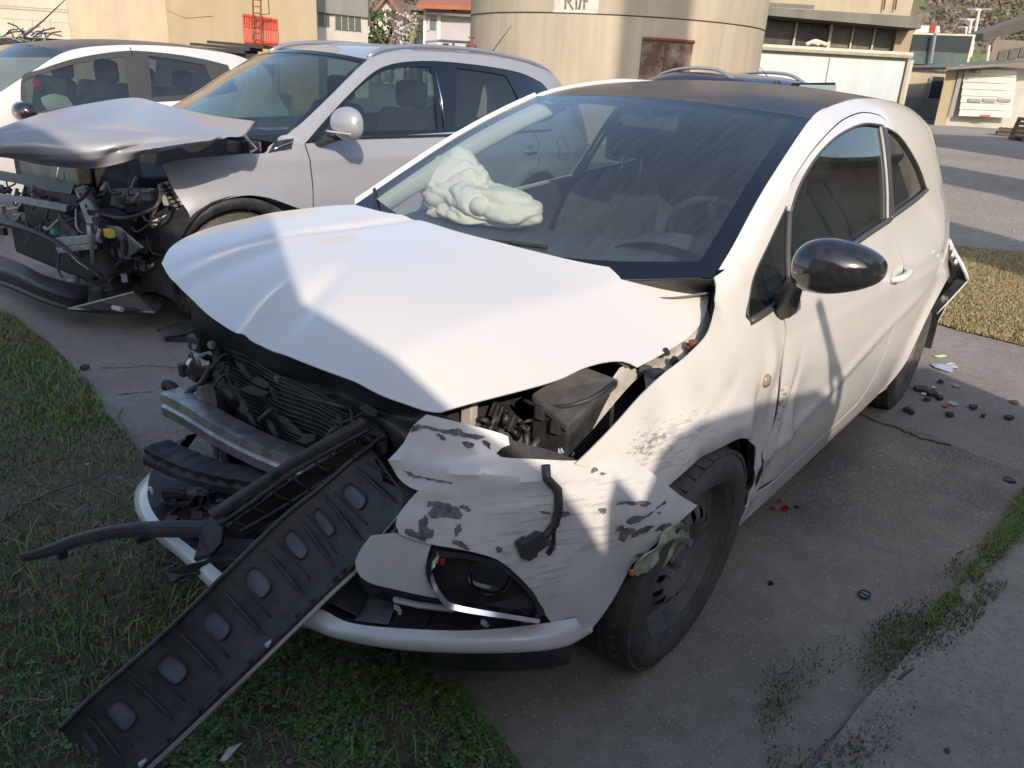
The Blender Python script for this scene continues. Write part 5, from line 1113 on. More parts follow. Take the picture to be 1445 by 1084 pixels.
MB().tube([(-1.08, 0, 1.36), (-1.11, 0, 1.32)], .01, 6).build('mirror_stalk', interior, car)
for y in (-.33, .33): mk('sun_visor', [(-1.20, y-.17, 1.36), (-1.20, y+.17, 1.36), (-1.34, y+.16, 1.372), (-1.34, y-.16, 1.372)], [(0, 1, 2, 3)], lin, car, thick=.012)
# --- burst passenger airbag: pillow built as the outer reach of several lobes, with creases
from mathutils import noise as mn
ell = [((-.66, -.42, 1.0), (.12, .20, .075)), ((-.66, -.56, 1.01), (.11, .13, .10)), ((-.68, -.30, .985), (.11, .17, .06)), ((-.70, -.56, 1.09), (.09, .10, .075)), ((-.69, -.52, 1.05), (.10, .13, .09))]
bc = np.array([-.67, -.45, .985]); V = []; NU, NV = 150, 220
for i in range(NU+1):
    th = PI*i/NU
    for j in range(NV):
        ph = 2*PI*j/NV; d = np.array([math.sin(th)*math.cos(ph), math.sin(th)*math.sin(ph), math.cos(th)]); rs = []
        for c, r in ell:
            r = np.array(r); o = (bc-np.array(c))/r; dd = d/r; A = dd@dd; B = o@dd; Cc = o@o-1; q = B*B-A*Cc
            if q > 0: rs.append((-B+math.sqrt(q))/A)
        rs = [r for r in rs if r > 0]; R = (sum(r**14 for r in rs)/len(rs))**(1/14)*1.02 if rs else .05; p = bc+d*R
        w_ = Vector((p[0]*9, p[1]*6.5, p[2]*9)); w_ += Vector((mn.noise(w_*.6), mn.noise(w_*.6+Vector((7, 0, 0))), mn.noise(w_*.6+Vector((0, 7, 0)))))*1.3
        f1 = abs(mn.noise(w_))**.8; f2 = abs(mn.noise(w_*2.2+Vector((9, 1, 4))))**.8; f3 = abs(mn.noise(Vector((w_[0]*.8, w_[1]*.7+w_[2]*1.2, w_[2]*2.2))))**.7
        R += .055*(f1-.2)+.010*(f2-.2)+.016*(f3-.2)
        V.append(bc+d*R)
me = mk('passenger_airbag', V, gridf(NU+1, NV, False, True), fabric_bag, car, out=lambda c: (Vector(c)-Vector(bc)))
# ================================================================== silver crossover, crashed too
SF = Frame(-.904, -3.137, -.6)
silver = thing('silver_suv', 'silver grey crossover with crumpled bonnet and its whole front torn open', 'car', (-.904, -3.137, 0), -.6)
silver_p = mat('silver_paint', (.34, .35, .385), .42, metal=.2, coat=.55, dirt=(.3, .29, .27), dscale=5, damt=.2)
ZBS = ([-3.5, -3.3, -2.9, -2.2, -1.5, -1.15, -.8, -.42, -.2, .3], [1.30, 1.42, 1.50, 1.545, 1.53, 1.465, 1.26, 1.045, 1.0, .98])
def YS(x, z):
    col = [herm(ZS, r, z/1.07) for r in _yr]; y = herm(_xr, col, min(x, .55)*.955)*1.015
    y += .012*math.exp(-((z-.93-.02*x)/.03)**2)*(1 if x < .2 else 0)
    for ax in (0, -2.6):
        r = math.hypot(x-ax, z-.34); y += .03*math.exp(-((r-.42)/.06)**2)*(z > .2)
    d = herm(*ZBS, x)-z
    if x < -.35: y -= .03*math.exp(-max(d, -.05)/.03)
    return y
def SS_(x, z, o=0): return (x, YS(x, z)-o, z)
def SSR(x, z, o=0): return (x, -(YS(x, z)-o), z)
def ts(pts): return [SF.onY(p[0], p[1], YS) if p[0] > 20 else p for p in pts]
s_shut = ts([(430, 203), (437, 225), (441, 260), (442, 297)])
s_arch = ts([(430, 297), (410, 290), (378, 279), (345, 276), (310, 284), (283, 299), (266, 318)])
s_front = ts([(266, 318), (268, 305), (256, 285), (242, 262), (229, 232)])
s_top = ts([(229, 232), (262, 224), (300, 221), (345, 217), (374, 216), (380, 206), (396, 192)])
s_pil = ts([(396, 192), (430, 203)])
sfo = crs([s_shut, [s_shut[-1], (-.47, .40), (-.40, .42)], [(-.40, .42), s_arch[0]], s_arch, s_front, s_top, s_pil], .025)
sf = panel('fender', SS_, sfo, [], silver_p, silver, step=.03, out=OUTL, thick=.004)
zts = [(x, herm(*ZBS, x)) for x in np.linspace(-.42, -3.45, 30)]
hole = crs([ts([(430, 203), (462, 166), (500, 126), (530, 100), (560, 89), (600, 86), (640, 88), (690, 94), (735, 103), (765, 117)]), [ts([(765, 117)])[0], (-3.15, 1.20), (-2.95, 1.10)], [(-2.95, 1.10), (-2.5, 1.07), (-1.5, 1.04)]+ts([(540, 191), (430, 203)])[1:] if False else [(-2.95, 1.10), (-2.4, 1.06), (-1.6, 1.035), (-.9, 1.02), s_shut[0]]], .03)
print('hole', [tuple(round(c, 2) for c in p) for p in hole[:30:5]])
ra_ = ARC(-2.6, .34, .40, 5, 165, 18)
rear_s = [(-3.45, herm(*ZBS, -3.45)), (-3.5, 1.0), (-3.45, .6), (-3.3, .45), ra_[-1]]
sbo = crs([[s_pil[0]]+zts, rear_s], .04)+crs([ra_[::-1], [ra_[0], (-2.15, .28), (-.47, .28)], [(-.47, .28), (-.47, .42), s_shut[-1]], s_shut[::-1]], .03)
sbody = panel('body_side', SS_, sbo, [hole], silver_p, silver, step=.035, out=OUTL, thick=.005, label='silver door and quarter side')
panel('body_side', SSR, sbo, [hole], silver_p, silver, step=.06, out=OUTR, thick=.005)
panel('window_surround', lambda x, z: SS_(x, z, .006), hole, [crs([ts([(457, 187), (500, 132), (535, 104), (565, 96), (608, 94)]), ts([(608, 94), (618, 183)]), [ts([(618, 183)])[0], ts([(457, 187)])[0]][:2]], .03) if True else [], 
      crs([ts([(644, 96), (690, 102), (715, 107)]), [ts([(715, 107)])[0], (-2.62, 1.12)], [(-2.62, 1.12), (-1.78, 1.07)], [(-1.78, 1.07), ts([(644, 96)])[0]]], .03)], frit, silver, step=.04, out=OUTL)
panel('side_window', lambda x, z: SS_(x, z, .014), hole, [], glass_mid, silver, step=.08)
panel('side_window', lambda x, z: SSR(x, z, .008), hole, [], glass_mid, silver, step=.08)
for l_ in ([SS_(*p, -.002) for p in s_shut], [SS_(-1.66, z, -.002) for z in (1.02, .9, .7, .5, .34)], [SS_(x, z, -.002) for x, z in ((-2.62, 1.04), (-2.66, .95), (-2.60, .8), (-2.42, .72))]): MB().tube(l_, .0035, 5).build('shut_line', cavity, sbody, smooth=True)
MB().tube([SS_(x, 1.03+.01*math.sin(x), -.004) for x in np.linspace(-.6, -2.9, 14)], .010, 6).build('belt_trim', gloss_black, silver, smooth=True)
MB().tube([SS_(*p, .0) for p in [(-1.67, 1.06), (-1.70, 1.25), (-1.71, 1.42)]], .006, 6).build('pillar_chrome', chrome, silver, smooth=True)
hxS, hzS = SF.onY(748, 213, YS)
for hx_ in (hxS, hxS+1.05):
    hd = MB().tube([SS_(hx_+.09, hzS, -.005), SS_(hx_+.06, hzS, -.03), SS_(hx_-.06, hzS+.004, -.03), SS_(hx_-.09, hzS+.004, -.005)], .013, 8, smoothn=14).build('door_handle', silver_p, silver, smooth=True)
    MB().lathe([(.045, 0), (.03, -.012), (.001, -.016)], SS_(hx_, hzS, -.004), (0, 1, 0), 20).build('handle_cup', mat('cup_grey', (.2, .2, .21), .4, coat=.5), hd, smooth=True)
fx, fz = SF.onY(795, 210, YS)
MB().tube([SS_(x, z, -.001) for x, z in slot(fx, fz, .085, .085, 0, 28)], .003, 5, closed=True).build('fuel_flap_line', cavity, sbody, smooth=True)
# rear lamp edge visible beyond the hatchback's rear seat
# arch trim, roof, rails, windscreen
for cx in (0, -2.6):
    A1 = ARC(cx, .34, .405, -8, 188, 30); A0 = ARC(cx, .34, .345, -8, 188, 30)
    patch('arch_trim', [[SS_(x, z, -.006) for x, z in A1], [SS_(x, z, -.018) for x, z in ARC(cx, .34, .38, -8, 188, 30)], [SS_(x, z, .0) for x, z in A0], [(x, YS(x, z)-.10, z) for x, z in A0]], 10, 40, plastic, silver, out=(0, 1, 0))
    mk('wheel_arch_liner', [(cx+.42*math.cos(a), y, .34+.42*math.sin(a)) for a in np.linspace(-.2, PI+.2, 16) for y in (.84, .5)], gridf(16, 2), plastic_d, silver)
    mk('wheel_arch_liner', [(cx+.42*math.cos(a), .5, max(.15, .34+.42*math.sin(a))) for a in np.linspace(-.4, PI+.4, 20)], [tuple(range(20))], plastic_d, silver, smooth=False)
wrs = []
for t in (0, .33, .66, 1):
    x = -.42-.73*t; y = YS(x, herm(*ZBS, x))+.004; z = herm(*ZBS, x)+.003; bow = .17-.11*t
    wrs.append([(x+bow*(1-k*k), y*k, z+(-.05*(1-t)+.035*t+.02*math.sin(PI*t))*(1-k*k)) for k in (-1, -.6, -.2, .2, .6, 1)])
patch('windscreen', wrs, 20, 26, glass_mid, silver, out=(1, 0, .6)); patch('windscreen_border', wrs, 50, 50, frit, silver, out=(1, 0, .6), keep=lambda s, t: not (.06 < s < .96 and .03 < t < .97), fn=lambda p, s, t: p+np.array([.002, 0, .002]))
rrs = []
for x in (-1.155, -1.5, -2.0, -2.6, -3.1, -3.42):
    z = herm(*ZBS, x); y = YS(x, z)+.002; rrs.append([(x+(.06 if x > -1.2 else 0)*(1-k*k), y*k, z+.035*(1-k*k)) for k in (-1, -.6, 0, .6, 1)])
patch('roof', rrs, 30, 24, silver_p, silver, out=(0, 0, 1), thick=.004); patch('headliner', [[(p[0], p[1]*.96, p[2]-.03) for p in r] for r in rrs], 10, 10, lin, silver)
patch('tailgate', [rrs[-1], [(-3.58, k*.52, 1.2) for k in (-1, -.6, 0, .6, 1)], [(-3.66, k*.6, .9) for k in (-1, -.6, 0, .6, 1)], [(-3.66, k*.66, .4) for k in (-1, -.6, 0, .6, 1)]], 10, 10, silver_p, silver)
for s in (1, -1):
    rp = [(x, s*(YS(x, herm(*ZBS, x))-.035), herm(*ZBS, x)+h) for x, h in ((-1.2, .0), (-1.34, .022), (-1.7, .030), (-2.3, .030), (-2.9, .026), (-3.2, .016), (-3.32, -.005))]
    MB().tube(rp, .015, 8, smoothn=40).build('roof_rail', mat('rail_satin', (.33, .36, .42), .35, metal=.5), silver, smooth=True)
def tilt(a, b, name='aerial', par=silver, r=(.006, .004, .0018)): MB().tube([a, (np.array(a)+b)/2, b], list(r), 6).build(name, plastic, par, smooth=True)
tilt((-3.0, 0, 1.57), (-3.25, 0, 1.80))
# door mirror
SM = np.array(SF.un(492, 175, 'y', .99)); V = []
for i in range(21):
    a = PI*i/20
    for j in range(24):
        b = 2*PI*j/24; r = math.sin(a)**.65; V.append(SM+np.array([.08*r*(math.cos(b) if math.cos(b) > 0 else .4*math.cos(b)), .115*math.cos(a), .092*r*math.sin(b)]))
smr = mk('door_mirror', V, gridf(21, 24, False, True), silver_p, silver, out=lambda c: Vector(c)-Vector(SM))
MB().tube([SM+np.array([.0, -.07, -.06]), SS_(-.60, 1.0, .01)], .03, 8).build('mirror_foot', plastic, smr, smooth=True)
MB().tube([SM+np.array([.085*math.cos(b)*.9, .11*math.cos(b*0+a_), -.045]) for a_, b in zip(np.linspace(.3, 2.8, 10), np.zeros(10))], .006, 6).build('indicator_strip', mat('amber_clear', (.45, .43, .4), .2, coat=1), smr, smooth=True)
# vent in the wing
vq = ts([(378, 216), (388, 199), (414, 195), (411, 210)])
panel('fender_vent', lambda x, z: SS_(x, z, -.004), vq, [], plastic, sf, step=.04, out=OUTL, thick=.01)
MB().tube([SS_(*p, -.012) for p in ts([(384, 211), (395, 206), (411, 200)])], .006, 6).build('vent_blade', chrome, sf, smooth=True)
# crumpled bonnet
def sp_(u, v, z): return SF.un(u, v, 'z', z)
HS = [[sp_(-60, 205, 1.05), sp_(0, 180, 1.10), sp_(60, 160, 1.16), sp_(120, 147, 1.19), sp_(190, 138, 1.21), sp_(240, 150, 1.19), sp_(300, 163, 1.15), sp_(359, 171, 1.125)],
      [sp_(-80, 210, 1.03), sp_(-20, 192, 1.07), sp_(40, 178, 1.11), sp_(105, 168, 1.14), sp_(180, 162, 1.15), sp_(240, 170, 1.14), sp_(300, 182, 1.11), sp_(345, 190, 1.09)],
      [sp_(-90, 222, .99), sp_(-30, 206, 1.03), sp_(30, 202, 1.05), sp_(95, 200, 1.06), sp_(165, 195, 1.08), sp_(225, 195, 1.08), sp_(280, 195, 1.08), sp_(318, 194, 1.08)],
      [sp_(-100, 238, .94), sp_(-40, 222, .98), sp_(15, 220, .99), sp_(80, 226, .98), sp_(135, 222, 1.0), sp_(172, 212, 1.03), sp_(225, 208, 1.05), sp_(290, 199, 1.07)],
      [sp_(-100, 246, .90), sp_(-45, 228, .95), sp_(0, 222, .97), sp_(60, 233, .94), sp_(125, 238, .94), sp_(168, 231, .97), sp_(215, 217, 1.01), sp_(285, 201, 1.06)]]
patch('bonnet', HS, 50, 80, silver_p, silver, out=(0, 0, 1), thick=.004, label='crumpled silver bonnet folded up towards the windscreen', fn=lambda p, s, t: p+np.array([0, 0, .010*math.exp(-((s-.45-.3*(t-.6))/.04)**2)-.006*math.exp(-((s-.72+.2*t)/.03)**2)]))
MB().tube([sp_(359, 172, 1.12), sp_(352, 182, 1.11), sp_(345, 190, 1.09)], .004, 5).build('bonnet_crack', mat('rust_brown', (.35, .22, .12), .7), silver)
# inner structures
mk('front_bulkhead', [(-.15, -.7, .3), (-.15, .76, .3), (-.15, .74, 1.02), (-.15, -.7, 1.02)], [(0, 1, 2, 3)], cavity, silver)
mk('dark_backing', [(.40, -.80, .22), (.34, .62, .22), (.30, .40, .97), (.40, -.80, .95)], [(0, 1, 2, 3)], cavity, silver)  # added dark sheet that closes the view through the open nose
mk('engine_bay_floor', [(.48, -.7, .28), (.48, .7, .28), (-.4, .7, .26), (-.4, -.7, .26)], [(0, 1, 2, 3)], cavity, silver)
mk('underfloor', [(-.4, -.75, .24), (-.4, .75, .24), (-3.4, .7, .27), (-3.4, -.7, .27)], [(0, 1, 2, 3)], cavity, silver)
MB().box((.15, 0, .62), (.2, .45, .2)).build('engine_block', cavity, silver, bevel=.03)
def sx(u, v, x): return SF.un(u, v, 'x', x)
def spr(name, pts, d, m_, bv=.003): MB().prism(pts, d).build(name, m_, silver, bevel=bv)
spr('strut', [sx(104, 266, .62), sx(118, 262, .62), sx(128, 285, .60), (np.array(sx(142, 315, .6))), sx(122, 316, .62), sx(112, 290, .62)], (-.02, 0, 0), galv)
for (u, v) in ((114, 275), (122, 291), (125, 299)): MB().cyl(sx(u, v, .625), np.array(sx(u, v, .625))+np.array([.004, 0, 0]), .011, 12).build('hole_shadow', cavity, silver)
spr('rail_end', [sx(75, 336, .70), sx(128, 331, .68), sx(130, 343, .68), sx(80, 349, .70)], (-.03, 0, 0), galv)
spr('rail_end', [sx(78, 350, .70), sx(128, 344, .68), sx(130, 352, .68), sx(82, 358, .70)], (-.03, 0, 0), alu)
MB().tube([sx(125, 318, .70), sx(128, 340, .69), sx(132, 372, .68)], .012, 8).build('brace', galv, silver, smooth=True)
spr('bracket_plate', [sx(120, 316, .60), sx(165, 320, .56), sx(200, 350, .52), sx(178, 365, .52), sx(160, 392, .50), (np.array(sx(166, 410, .5))), sx(122, 412, .52), sx(128, 385, .56), sx(138, 375, .56), sx(132, 345, .58)], (-.015, 0, 0), galv)
for (u, v, r) in ((159, 356, .022), (140, 345, .02)): MB().cyl(sx(u, v, .6), np.array(sx(u, v, .6))+np.array([.004, 0, 0]), r, 16).build('plate_opening', plastic_d, silver)
spr('battery_cover', [sx(158, 266, .40), sx(206, 265, .36), sx(193, 297, .38), sx(155, 290, .42)], (-.08, 0, -.02), mat('tan_plastic', (.16, .14, .13), .6))
fz_ = ts([(228, 258), (240, 252), (270, 300), (258, 312)]); 
MB().prism([SF.un(222, 258, 'y', .62), SF.un(240, 255, 'y', .62), SF.un(268, 305, 'y', .64), SF.un(252, 314, 'y', .64)], (-.03, 0, 0)).build('connector_board', plastic, silver, bevel=.003)
for i in range(4):
    for j in range(9):
        u = 226+j*4.3+i*4.2; v = 262+j*5.6-i*1.4; MB().box(SF.un(u, v, 'y', .645), (.009, .006, .007)).build('terminal', [galv, plastic, beige_metal][(i*7+j*3) % 3], silver)
spr('pale_bracket', [SF.un(208, 312, 'y', .55), SF.un(236, 302, 'y', .6), SF.un(248, 312, 'y', .62), SF.un(228, 324, 'y', .6), SF.un(214, 323, 'y', .55)], (-.02, 0, -.02), beige_metal)
MB().prism([SF.un(224, 262, 'y', .66), SF.un(230, 268, 'y', .66), SF.un(240, 290, 'y', .66), SF.un(234, 290, 'y', .66)], (.01, 0, 0)).build('white_bracket', white_clean, silver)
MB().box(sx(154, 329, .62), (.015, .03, .02)).build('connector', yellow_pl, silver, bevel=.003); MB().box(sx(76, 327, .7), (.01, .02, .012)).build('clip', green_pl, silver)
spr('cooling_box', [sx(66, 322, .66), sx(84, 306, .64), sx(110, 330, .62), sx(102, 334, .64), sx(82, 330, .66)], (-.05, 0, 0), plastic)
# radiator, left-hand frame, cross tubes, splash guard
rs = MB(); v_, F_ = tri2d([(-.62, .38), (.10, .36), (.12, .56), (-.62, .62)], [], .1); rs.add([(.52, y, z) for y, z in v_], F_); rs.build('radiator', plastic, silver, thick=.03)
rs = MB(); v_, F_ = tri2d([(-.62, .62), (.05, .60), (.05, .84), (-.62, .88)], [], .1); rs.add([(.50, y, z) for y, z in v_], F_); rs.build('condenser', mat('condenser_grey', (.07, .08, .085), .6, noise=.3, nscale=9), silver, thick=.03)
f2 = MB()
for k in range(20):
    f2.add(*tubev([(.535, -.12, .375+k*.0095), (.535, .11, .372+k*.0095)], .0025, 4))
f2.build('radiator_fins', alu, silver, kind='stuff')
MB().tube([sx(-30, 305, .72), sx(20, 318, .74), sx(60, 332, .72), sx(95, 352, .70), sx(118, 372, .66), sx(150, 398, .6)], [.022, .026, .022, .014, .010, .008], 8, smoothn=20).build('bumper_foam', plastic, silver, smooth=True)
MB().tube([sx(-20, 392, .72), sx(20, 405, .76), sx(60, 422, .76), sx(100, 434, .70), sx(122, 432, .62)], .02, 8, smoothn=20).build('lower_bumper', plastic, silver, smooth=True)
patch('lower_bumper_skin', [[sx(-40, 350, .66), sx(20, 368, .70), sx(60, 388, .70), sx(100, 400, .64), sx(125, 405, .56)], [sx(-40, 370, .74), sx(20, 386, .78), sx(60, 405, .78), sx(100, 418, .72), sx(124, 418, .62)], [sx(-40, 388, .72), sx(20, 404, .76), sx(60, 421, .76), sx(100, 433, .70), sx(122, 431, .62)]], 8, 40, plastic, silver, thick=.004)
MB().box((.50, -.15, .33), (.06, .62, .09)).build('lower_support', plastic_d, silver, bevel=.02); MB().box((.52, .42, .50), (.09, .12, .16)).build('lamp_tray', plastic_d, silver, bevel=.02); MB().box((.44, -.35, .78), (.05, .40, .12)).build('upper_duct', plastic_d, silver, bevel=.02)
patch('grille_frame', [[sx(-30, 235, .60), sx(20, 245, .62), sx(60, 252, .62), sx(110, 262, .6)], [sx(-30, 250, .62), sx(20, 258, .64), sx(60, 268, .64), sx(105, 276, .62)]], 4, 20, plastic, silver, thick=.02)
patch('grille_frame', [[sx(-30, 270, .62), sx(20, 275, .64), sx(60, 282, .64), sx(100, 290, .62)], [sx(-30, 280, .62), sx(20, 284, .64), sx(60, 291, .64), sx(98, 298, .62)]], 4, 20, galv, silver, thick=.02)
gp = [SF.un(96, 436, 'z', .16), SF.un(140, 425, 'z', .20), SF.un(190, 412, 'z', .24), SF.un(240, 420, 'z', .2), SF.un(218, 441, 'z', .14), SF.un(150, 442, 'z', .13)]
gd = MB().prism(gp, (-.01, 0, -.012)).build('splash_guard', plastic, silver, bevel=.003)
MB().tube([gp[0], gp[1], gp[2]], .006, 6).tube([gp[0], SF.un(170, 437, 'z', .15), gp[4]], .005, 6).build('guard_edge', galv, gd)
MB().cyl(SF.un(160, 434, 'z', .18), SF.un(172, 437, 'z', .18), .014, 10).build('sensor', beige_metal, gd)
MB().tube([sx(105, 395, .6), sx(90, 408, .6), sx(75, 412, .62)], [.03, .02, .012], 8).build('duct', galv, silver, smooth=True)
r_ = random.Random(21); w1, w2, w3 = MB(), MB(), MB()
for k in range(190):
    u = r_.uniform(-10, 235); v = r_.uniform(255, 415); x = r_.uniform(.3, .66); p = np.array(sx(u, v, x)); 
    if p[2] < .36 or p[1] > .72: continue
    q = p+np.array([r_.uniform(-.06, .06), r_.uniform(-.12, .12), r_.uniform(-.12, .08)]); m_ = (p+q)/2+np.array([.02, 0, -.03]); (w1, w1, w1, w2, w3)[k % 5].tube([p, m_, q], r_.uniform(.004, .011), 6, smoothn=7)
w1.build('wiring', plastic, silver, smooth=True, kind='stuff'); w2.build('pipework', galv, silver, smooth=True, kind='stuff'); w3.build('hoses', mat('hose_grey', (.09, .09, .09), .5), silver, smooth=True, kind='stuff')
w4 = MB()
for k in range(130):
    u = r_.uniform(0, 225); v = r_.uniform(260, 405); p = np.array(sx(u, v, r_.uniform(.3, .6)));
    if p[2] < .28 or p[1] > .7: continue
    a = r_.uniform(0, 3); w4.box(p, (r_.uniform(.008, .03), r_.uniform(.008, .04), r_.uniform(.006, .03)), [(math.cos(a), math.sin(a), 0), (-math.sin(a), math.cos(a), 0), (0, 0, 1)], m=k % 3)
w4.build('small_fittings', [plastic, cavity, galv], silver, kind='stuff')
MB().tube([sx(175, 330, .60), sx(178, 350, .58), sx(170, 370, .56), sx(150, 388, .55), sx(146, 410, .5), sx(150, 425, .5)], .012, 8, smoothn=20).build('hose', plastic, silver, smooth=True)
MB().tube([sx(228, 270, .4), sx(222, 290, .45), sx(200, 302, .5), sx(170, 308, .56), sx(140, 300, .58), sx(120, 285, .6)], .010, 8, smoothn=20).build('loom', plastic, silver, smooth=True)
MB().tube([sx(95, 355, .7), sx(110, 370, .68), sx(125, 380, .66)], .004, 6).build('wire', galv, silver)
# engine bay side gap details
MB().tube([SF.un(345, 190, 'y', .66), SF.un(352, 200, 'y', .70), SF.un(362, 210, 'y', .72), SF.un(352, 216, 'y', .72)], .008, 6).build('hinge', white_clean, silver, smooth=True)
MB().box(SF.un(345, 207, 'y', .62), (.08, .05, .03)).build('air_intake', mat('dusty_brown', (.13, .11, .10), .8), silver, bevel=.01)
make_wheel(silver, (0, .80, .335), R=.335, rr=.215, side=1, ntread=40); make_wheel(silver, (-2.6, .80, .335), R=.335, rr=.215, side=1, ntread=40); make_wheel(silver, (0, -.80, .335), R=.335, rr=.215, side=-1, ntread=30)
# interior: seats, wheel, hanging bags
patch('dashboard', [[(-.50, y, .98) for y in (-.7, 0, .7)], [(-.85, y, 1.0) for y in (-.7, 0, .7)], [(-.95, y, .8) for y in (-.7, 0, .7)]], 6, 8, interior_l, silver)
for y in (-.38, .38):
    sb_ = MB().box((-1.62, y, .85), (.08, .24, .32), [(.97, 0, .25), (0, 1, 0), (-.25, 0, .97)]).build('seat_back', interior, silver, bevel=.05)
    MB().box((-1.72, y, 1.26), (.05, .13, .09)).build('headrest', interior, sb_, bevel=.04)
    MB().box((-1.35, y, .52), (.26, .25, .08)).build('seat_cushion', interior, silver, bevel=.04)
MB().tube([np.array([-1.0, .38, 1.0])+.19*(math.cos(a)*np.array([0, 1, 0])+math.sin(a)*np.array([.45, 0, .89])) for a in np.linspace(0, 2*PI, 33)[:-1]], .016, 8, closed=True).build('steering_wheel', interior, silver, smooth=True)
patch('curtain_airbag', [[(x, -.60, 1.40) for x in (-1.15, -1.22, -1.3)], [(x, -.63, 1.2) for x in (-1.05, -1.12, -1.24)], [(x, -.64, 1.04) for x in (-.95, -1.0, -1.05)]], 8, 8, fabric_bag, silver, thick=.01)
MB().box((-2.4, 0, .75), (.1, .6, .35)).build('rear_seat', interior, silver, bevel=.06)
MB().box((-.85, .1, 1.02), (.14, .10, .004)).build('paper_sheet', white_clean, silver)
# loose black trim lying between the two cars
lt_ = thing('loose_trim_strip', 'black plastic trim strip lying on the asphalt under the edge of the white bonnet', 'trim', Z(270, 472, 0.0))
o0 = np.array(Z(270, 472, 0.0)); V = [np.array(Z(*a))-o0 for a in ((222, 468, .05), (250, 458, .08), (285, 449, .10), (312, 452, .10))]; V2 = [np.array(Z(*a))-o0 for a in ((232, 476, .03), (258, 473, .05), (290, 466, .07), (315, 466, .08))]
patch('strip_body', [V, [(a+b)/2+np.array([0, 0, .02]) for a, b in zip(V, V2)], V2], 6, 16, plastic, lt_, thick=.01); MB().prism([V2[0], V2[3], V2[3]*[1, 1, 0]+[0, 0, .002], V2[0]*[1, 1, 0]+[0, 0, .002]], (-.02, 0, 0)).build('strip_foot', plastic, lt_)

# ================================================================== white hatchback behind the silver one
WF = Frame(-.487, -6.262, 4.8)
wcar = thing('white_hatchback', 'white five-door hatchback with black roof, deflated airbag and long aerial, behind the silver crossover', 'car', (-.487, -6.262, 0), 4.8)
def YW(x, z):
    zz = z/1.03; col = [herm(ZS, r, zz) for r in _yr]; y = herm(_xr, col, min(x, .5)); d = herm(*ZBW, x)-z
    if x < -.3: y -= .03*math.exp(-max(d, -.05)/.03)
    return y
ZBW = ([-3.4, -3.1, -2.8, -2.2, -1.6, -1.15, -.8, -.4, 0, .5], [1.28, 1.40, 1.46, 1.49, 1.47, 1.40, 1.23, 1.03, .95, .85])
def SW(x, z, o=0): return (x, YW(x, z)-o, z)
def tw(p): return [WF.onY(a[0], a[1], YW) if a[0] > 20 else a for a in p]
w_hole = crs([tw([(30, 165), (30, 112), (60, 97), (100, 84), (140, 76), (175, 72), (200, 72), (250, 77), (290, 84), (322, 92)]), [tw([(322, 92)])[0], (-2.75, 1.12)], [(-2.75, 1.12), (-2.2, 1.04), (-1.2, .99), tw([(30, 165)])[0]]], .04)
wbo = crs([[(-.30, .97)]+[(x, herm(*ZBW, x)) for x in np.linspace(-.42, -3.35, 26)], [(-3.35, 1.29), (-3.45, .9), (-3.3, .5), (-2.85, .45)]], .05)+crs([ARC(-2.5, .3, .37, 150, 5, 12), [(-2.13, .25), (-.4, .25)], [(-.40, .33)]+ARC(0, .3, .37, 170, 20, 12), [(.36, .45), (.55, .6), (.45, .78), (.1, .90), (-.30, .97)]], .04)
wb = panel('body_side', SW, wbo, [w_hole], white_clean, wcar, step=.05, out=OUTL, thick=.005)
panel('body_side', lambda x, z: (x, -YW(x, z), z), wbo, [w_hole], white_clean, wcar, step=.08, out=OUTR, thick=.005)
gw = tw([(36, 112), (62, 103), (100, 92), (140, 84), (176, 80)]); g2_ = tw([(210, 79), (250, 84), (290, 92)])
panel('window_surround', lambda x, z: SW(x, z, .004), w_hole, [crs([gw, tw([(176, 80), (182, 146)]), tw([(182, 146), (100, 158), (36, 165)]), tw([(36, 165), (36, 112)])], .04) if False else [p for p in gw]+[tw([(183, 138)])[0], tw([(38, 160)])[0]], [p for p in g2_]+[(-2.50, 1.10), (tw([(216, 140)])[0][0], 1.06)]], trim, wcar, step=.05, out=OUTL, thick=.004)
panel('side_window', lambda x, z: SW(x, z, .012), w_hole, [], glass_side, wcar, step=.1)
panel('side_window', lambda x, z: (x, -YW(x, z)+.01, z), w_hole, [], glass_side, wcar, step=.1)
wr_ = []
for t in (0, .5, 1):
    x = -.42-.73*t; z = herm(*ZBW, x)+.004; y = YW(x, z); wr_.append([(x+(.17-.1*t)*(1-k*k), y*k, z+(-.04*(1-t)+.03*t)*(1-k*k)) for k in (-1, -.5, 0, .5, 1)])
patch('windscreen', wr_, 12, 16, glass_ws, wcar)
rw_ = []
for x in (-1.15, -1.6, -2.2, -2.8, -3.3):
    z = herm(*ZBW, x); y = YW(x, z); rw_.append([(x+(.06 if x > -1.2 else 0)*(1-k*k), y*k, z+.035*(1-k*k)) for k in (-1, -.6, 0, .6, 1)])
patch('roof', rw_, 20, 16, black_roof, wcar, thick=.004)
MB().tube([SW(-1.72, 1.395, -.002), SW(-1.73, 1.46, -.002)], .004, 5).build('shut_line', cavity, wb)
patch('bonnet', [[(-.27+.1*(1-k*k), k*.66, .96) for k in (-1, 0, 1)], [(.2, k*.66, .88) for k in (-1, 0, 1)], [(.62, k*.5, .72) for k in (-1, 0, 1)]], 8, 8, white_clean, wcar)
ab = WF.un(33, 52, 'y', 0.0); MB().tube([ab, np.array(WF.un(60, 30, 'y', 0.0)), np.array(WF.un(98, -6, 'y', 0.0))], [.010, .006, .003], 6).build('aerial', plastic, wcar, smooth=True)
wm = np.array(WF.un(35, 158, 'y', .92)); wmm = MB().lathe([(.001, .11), (.05, .10), (.075, .04), (.078, -.04), (.05, -.10), (.001, -.11)], wm, (0, 1, 0), 20).build('door_mirror', gloss_black, wcar, smooth=True)
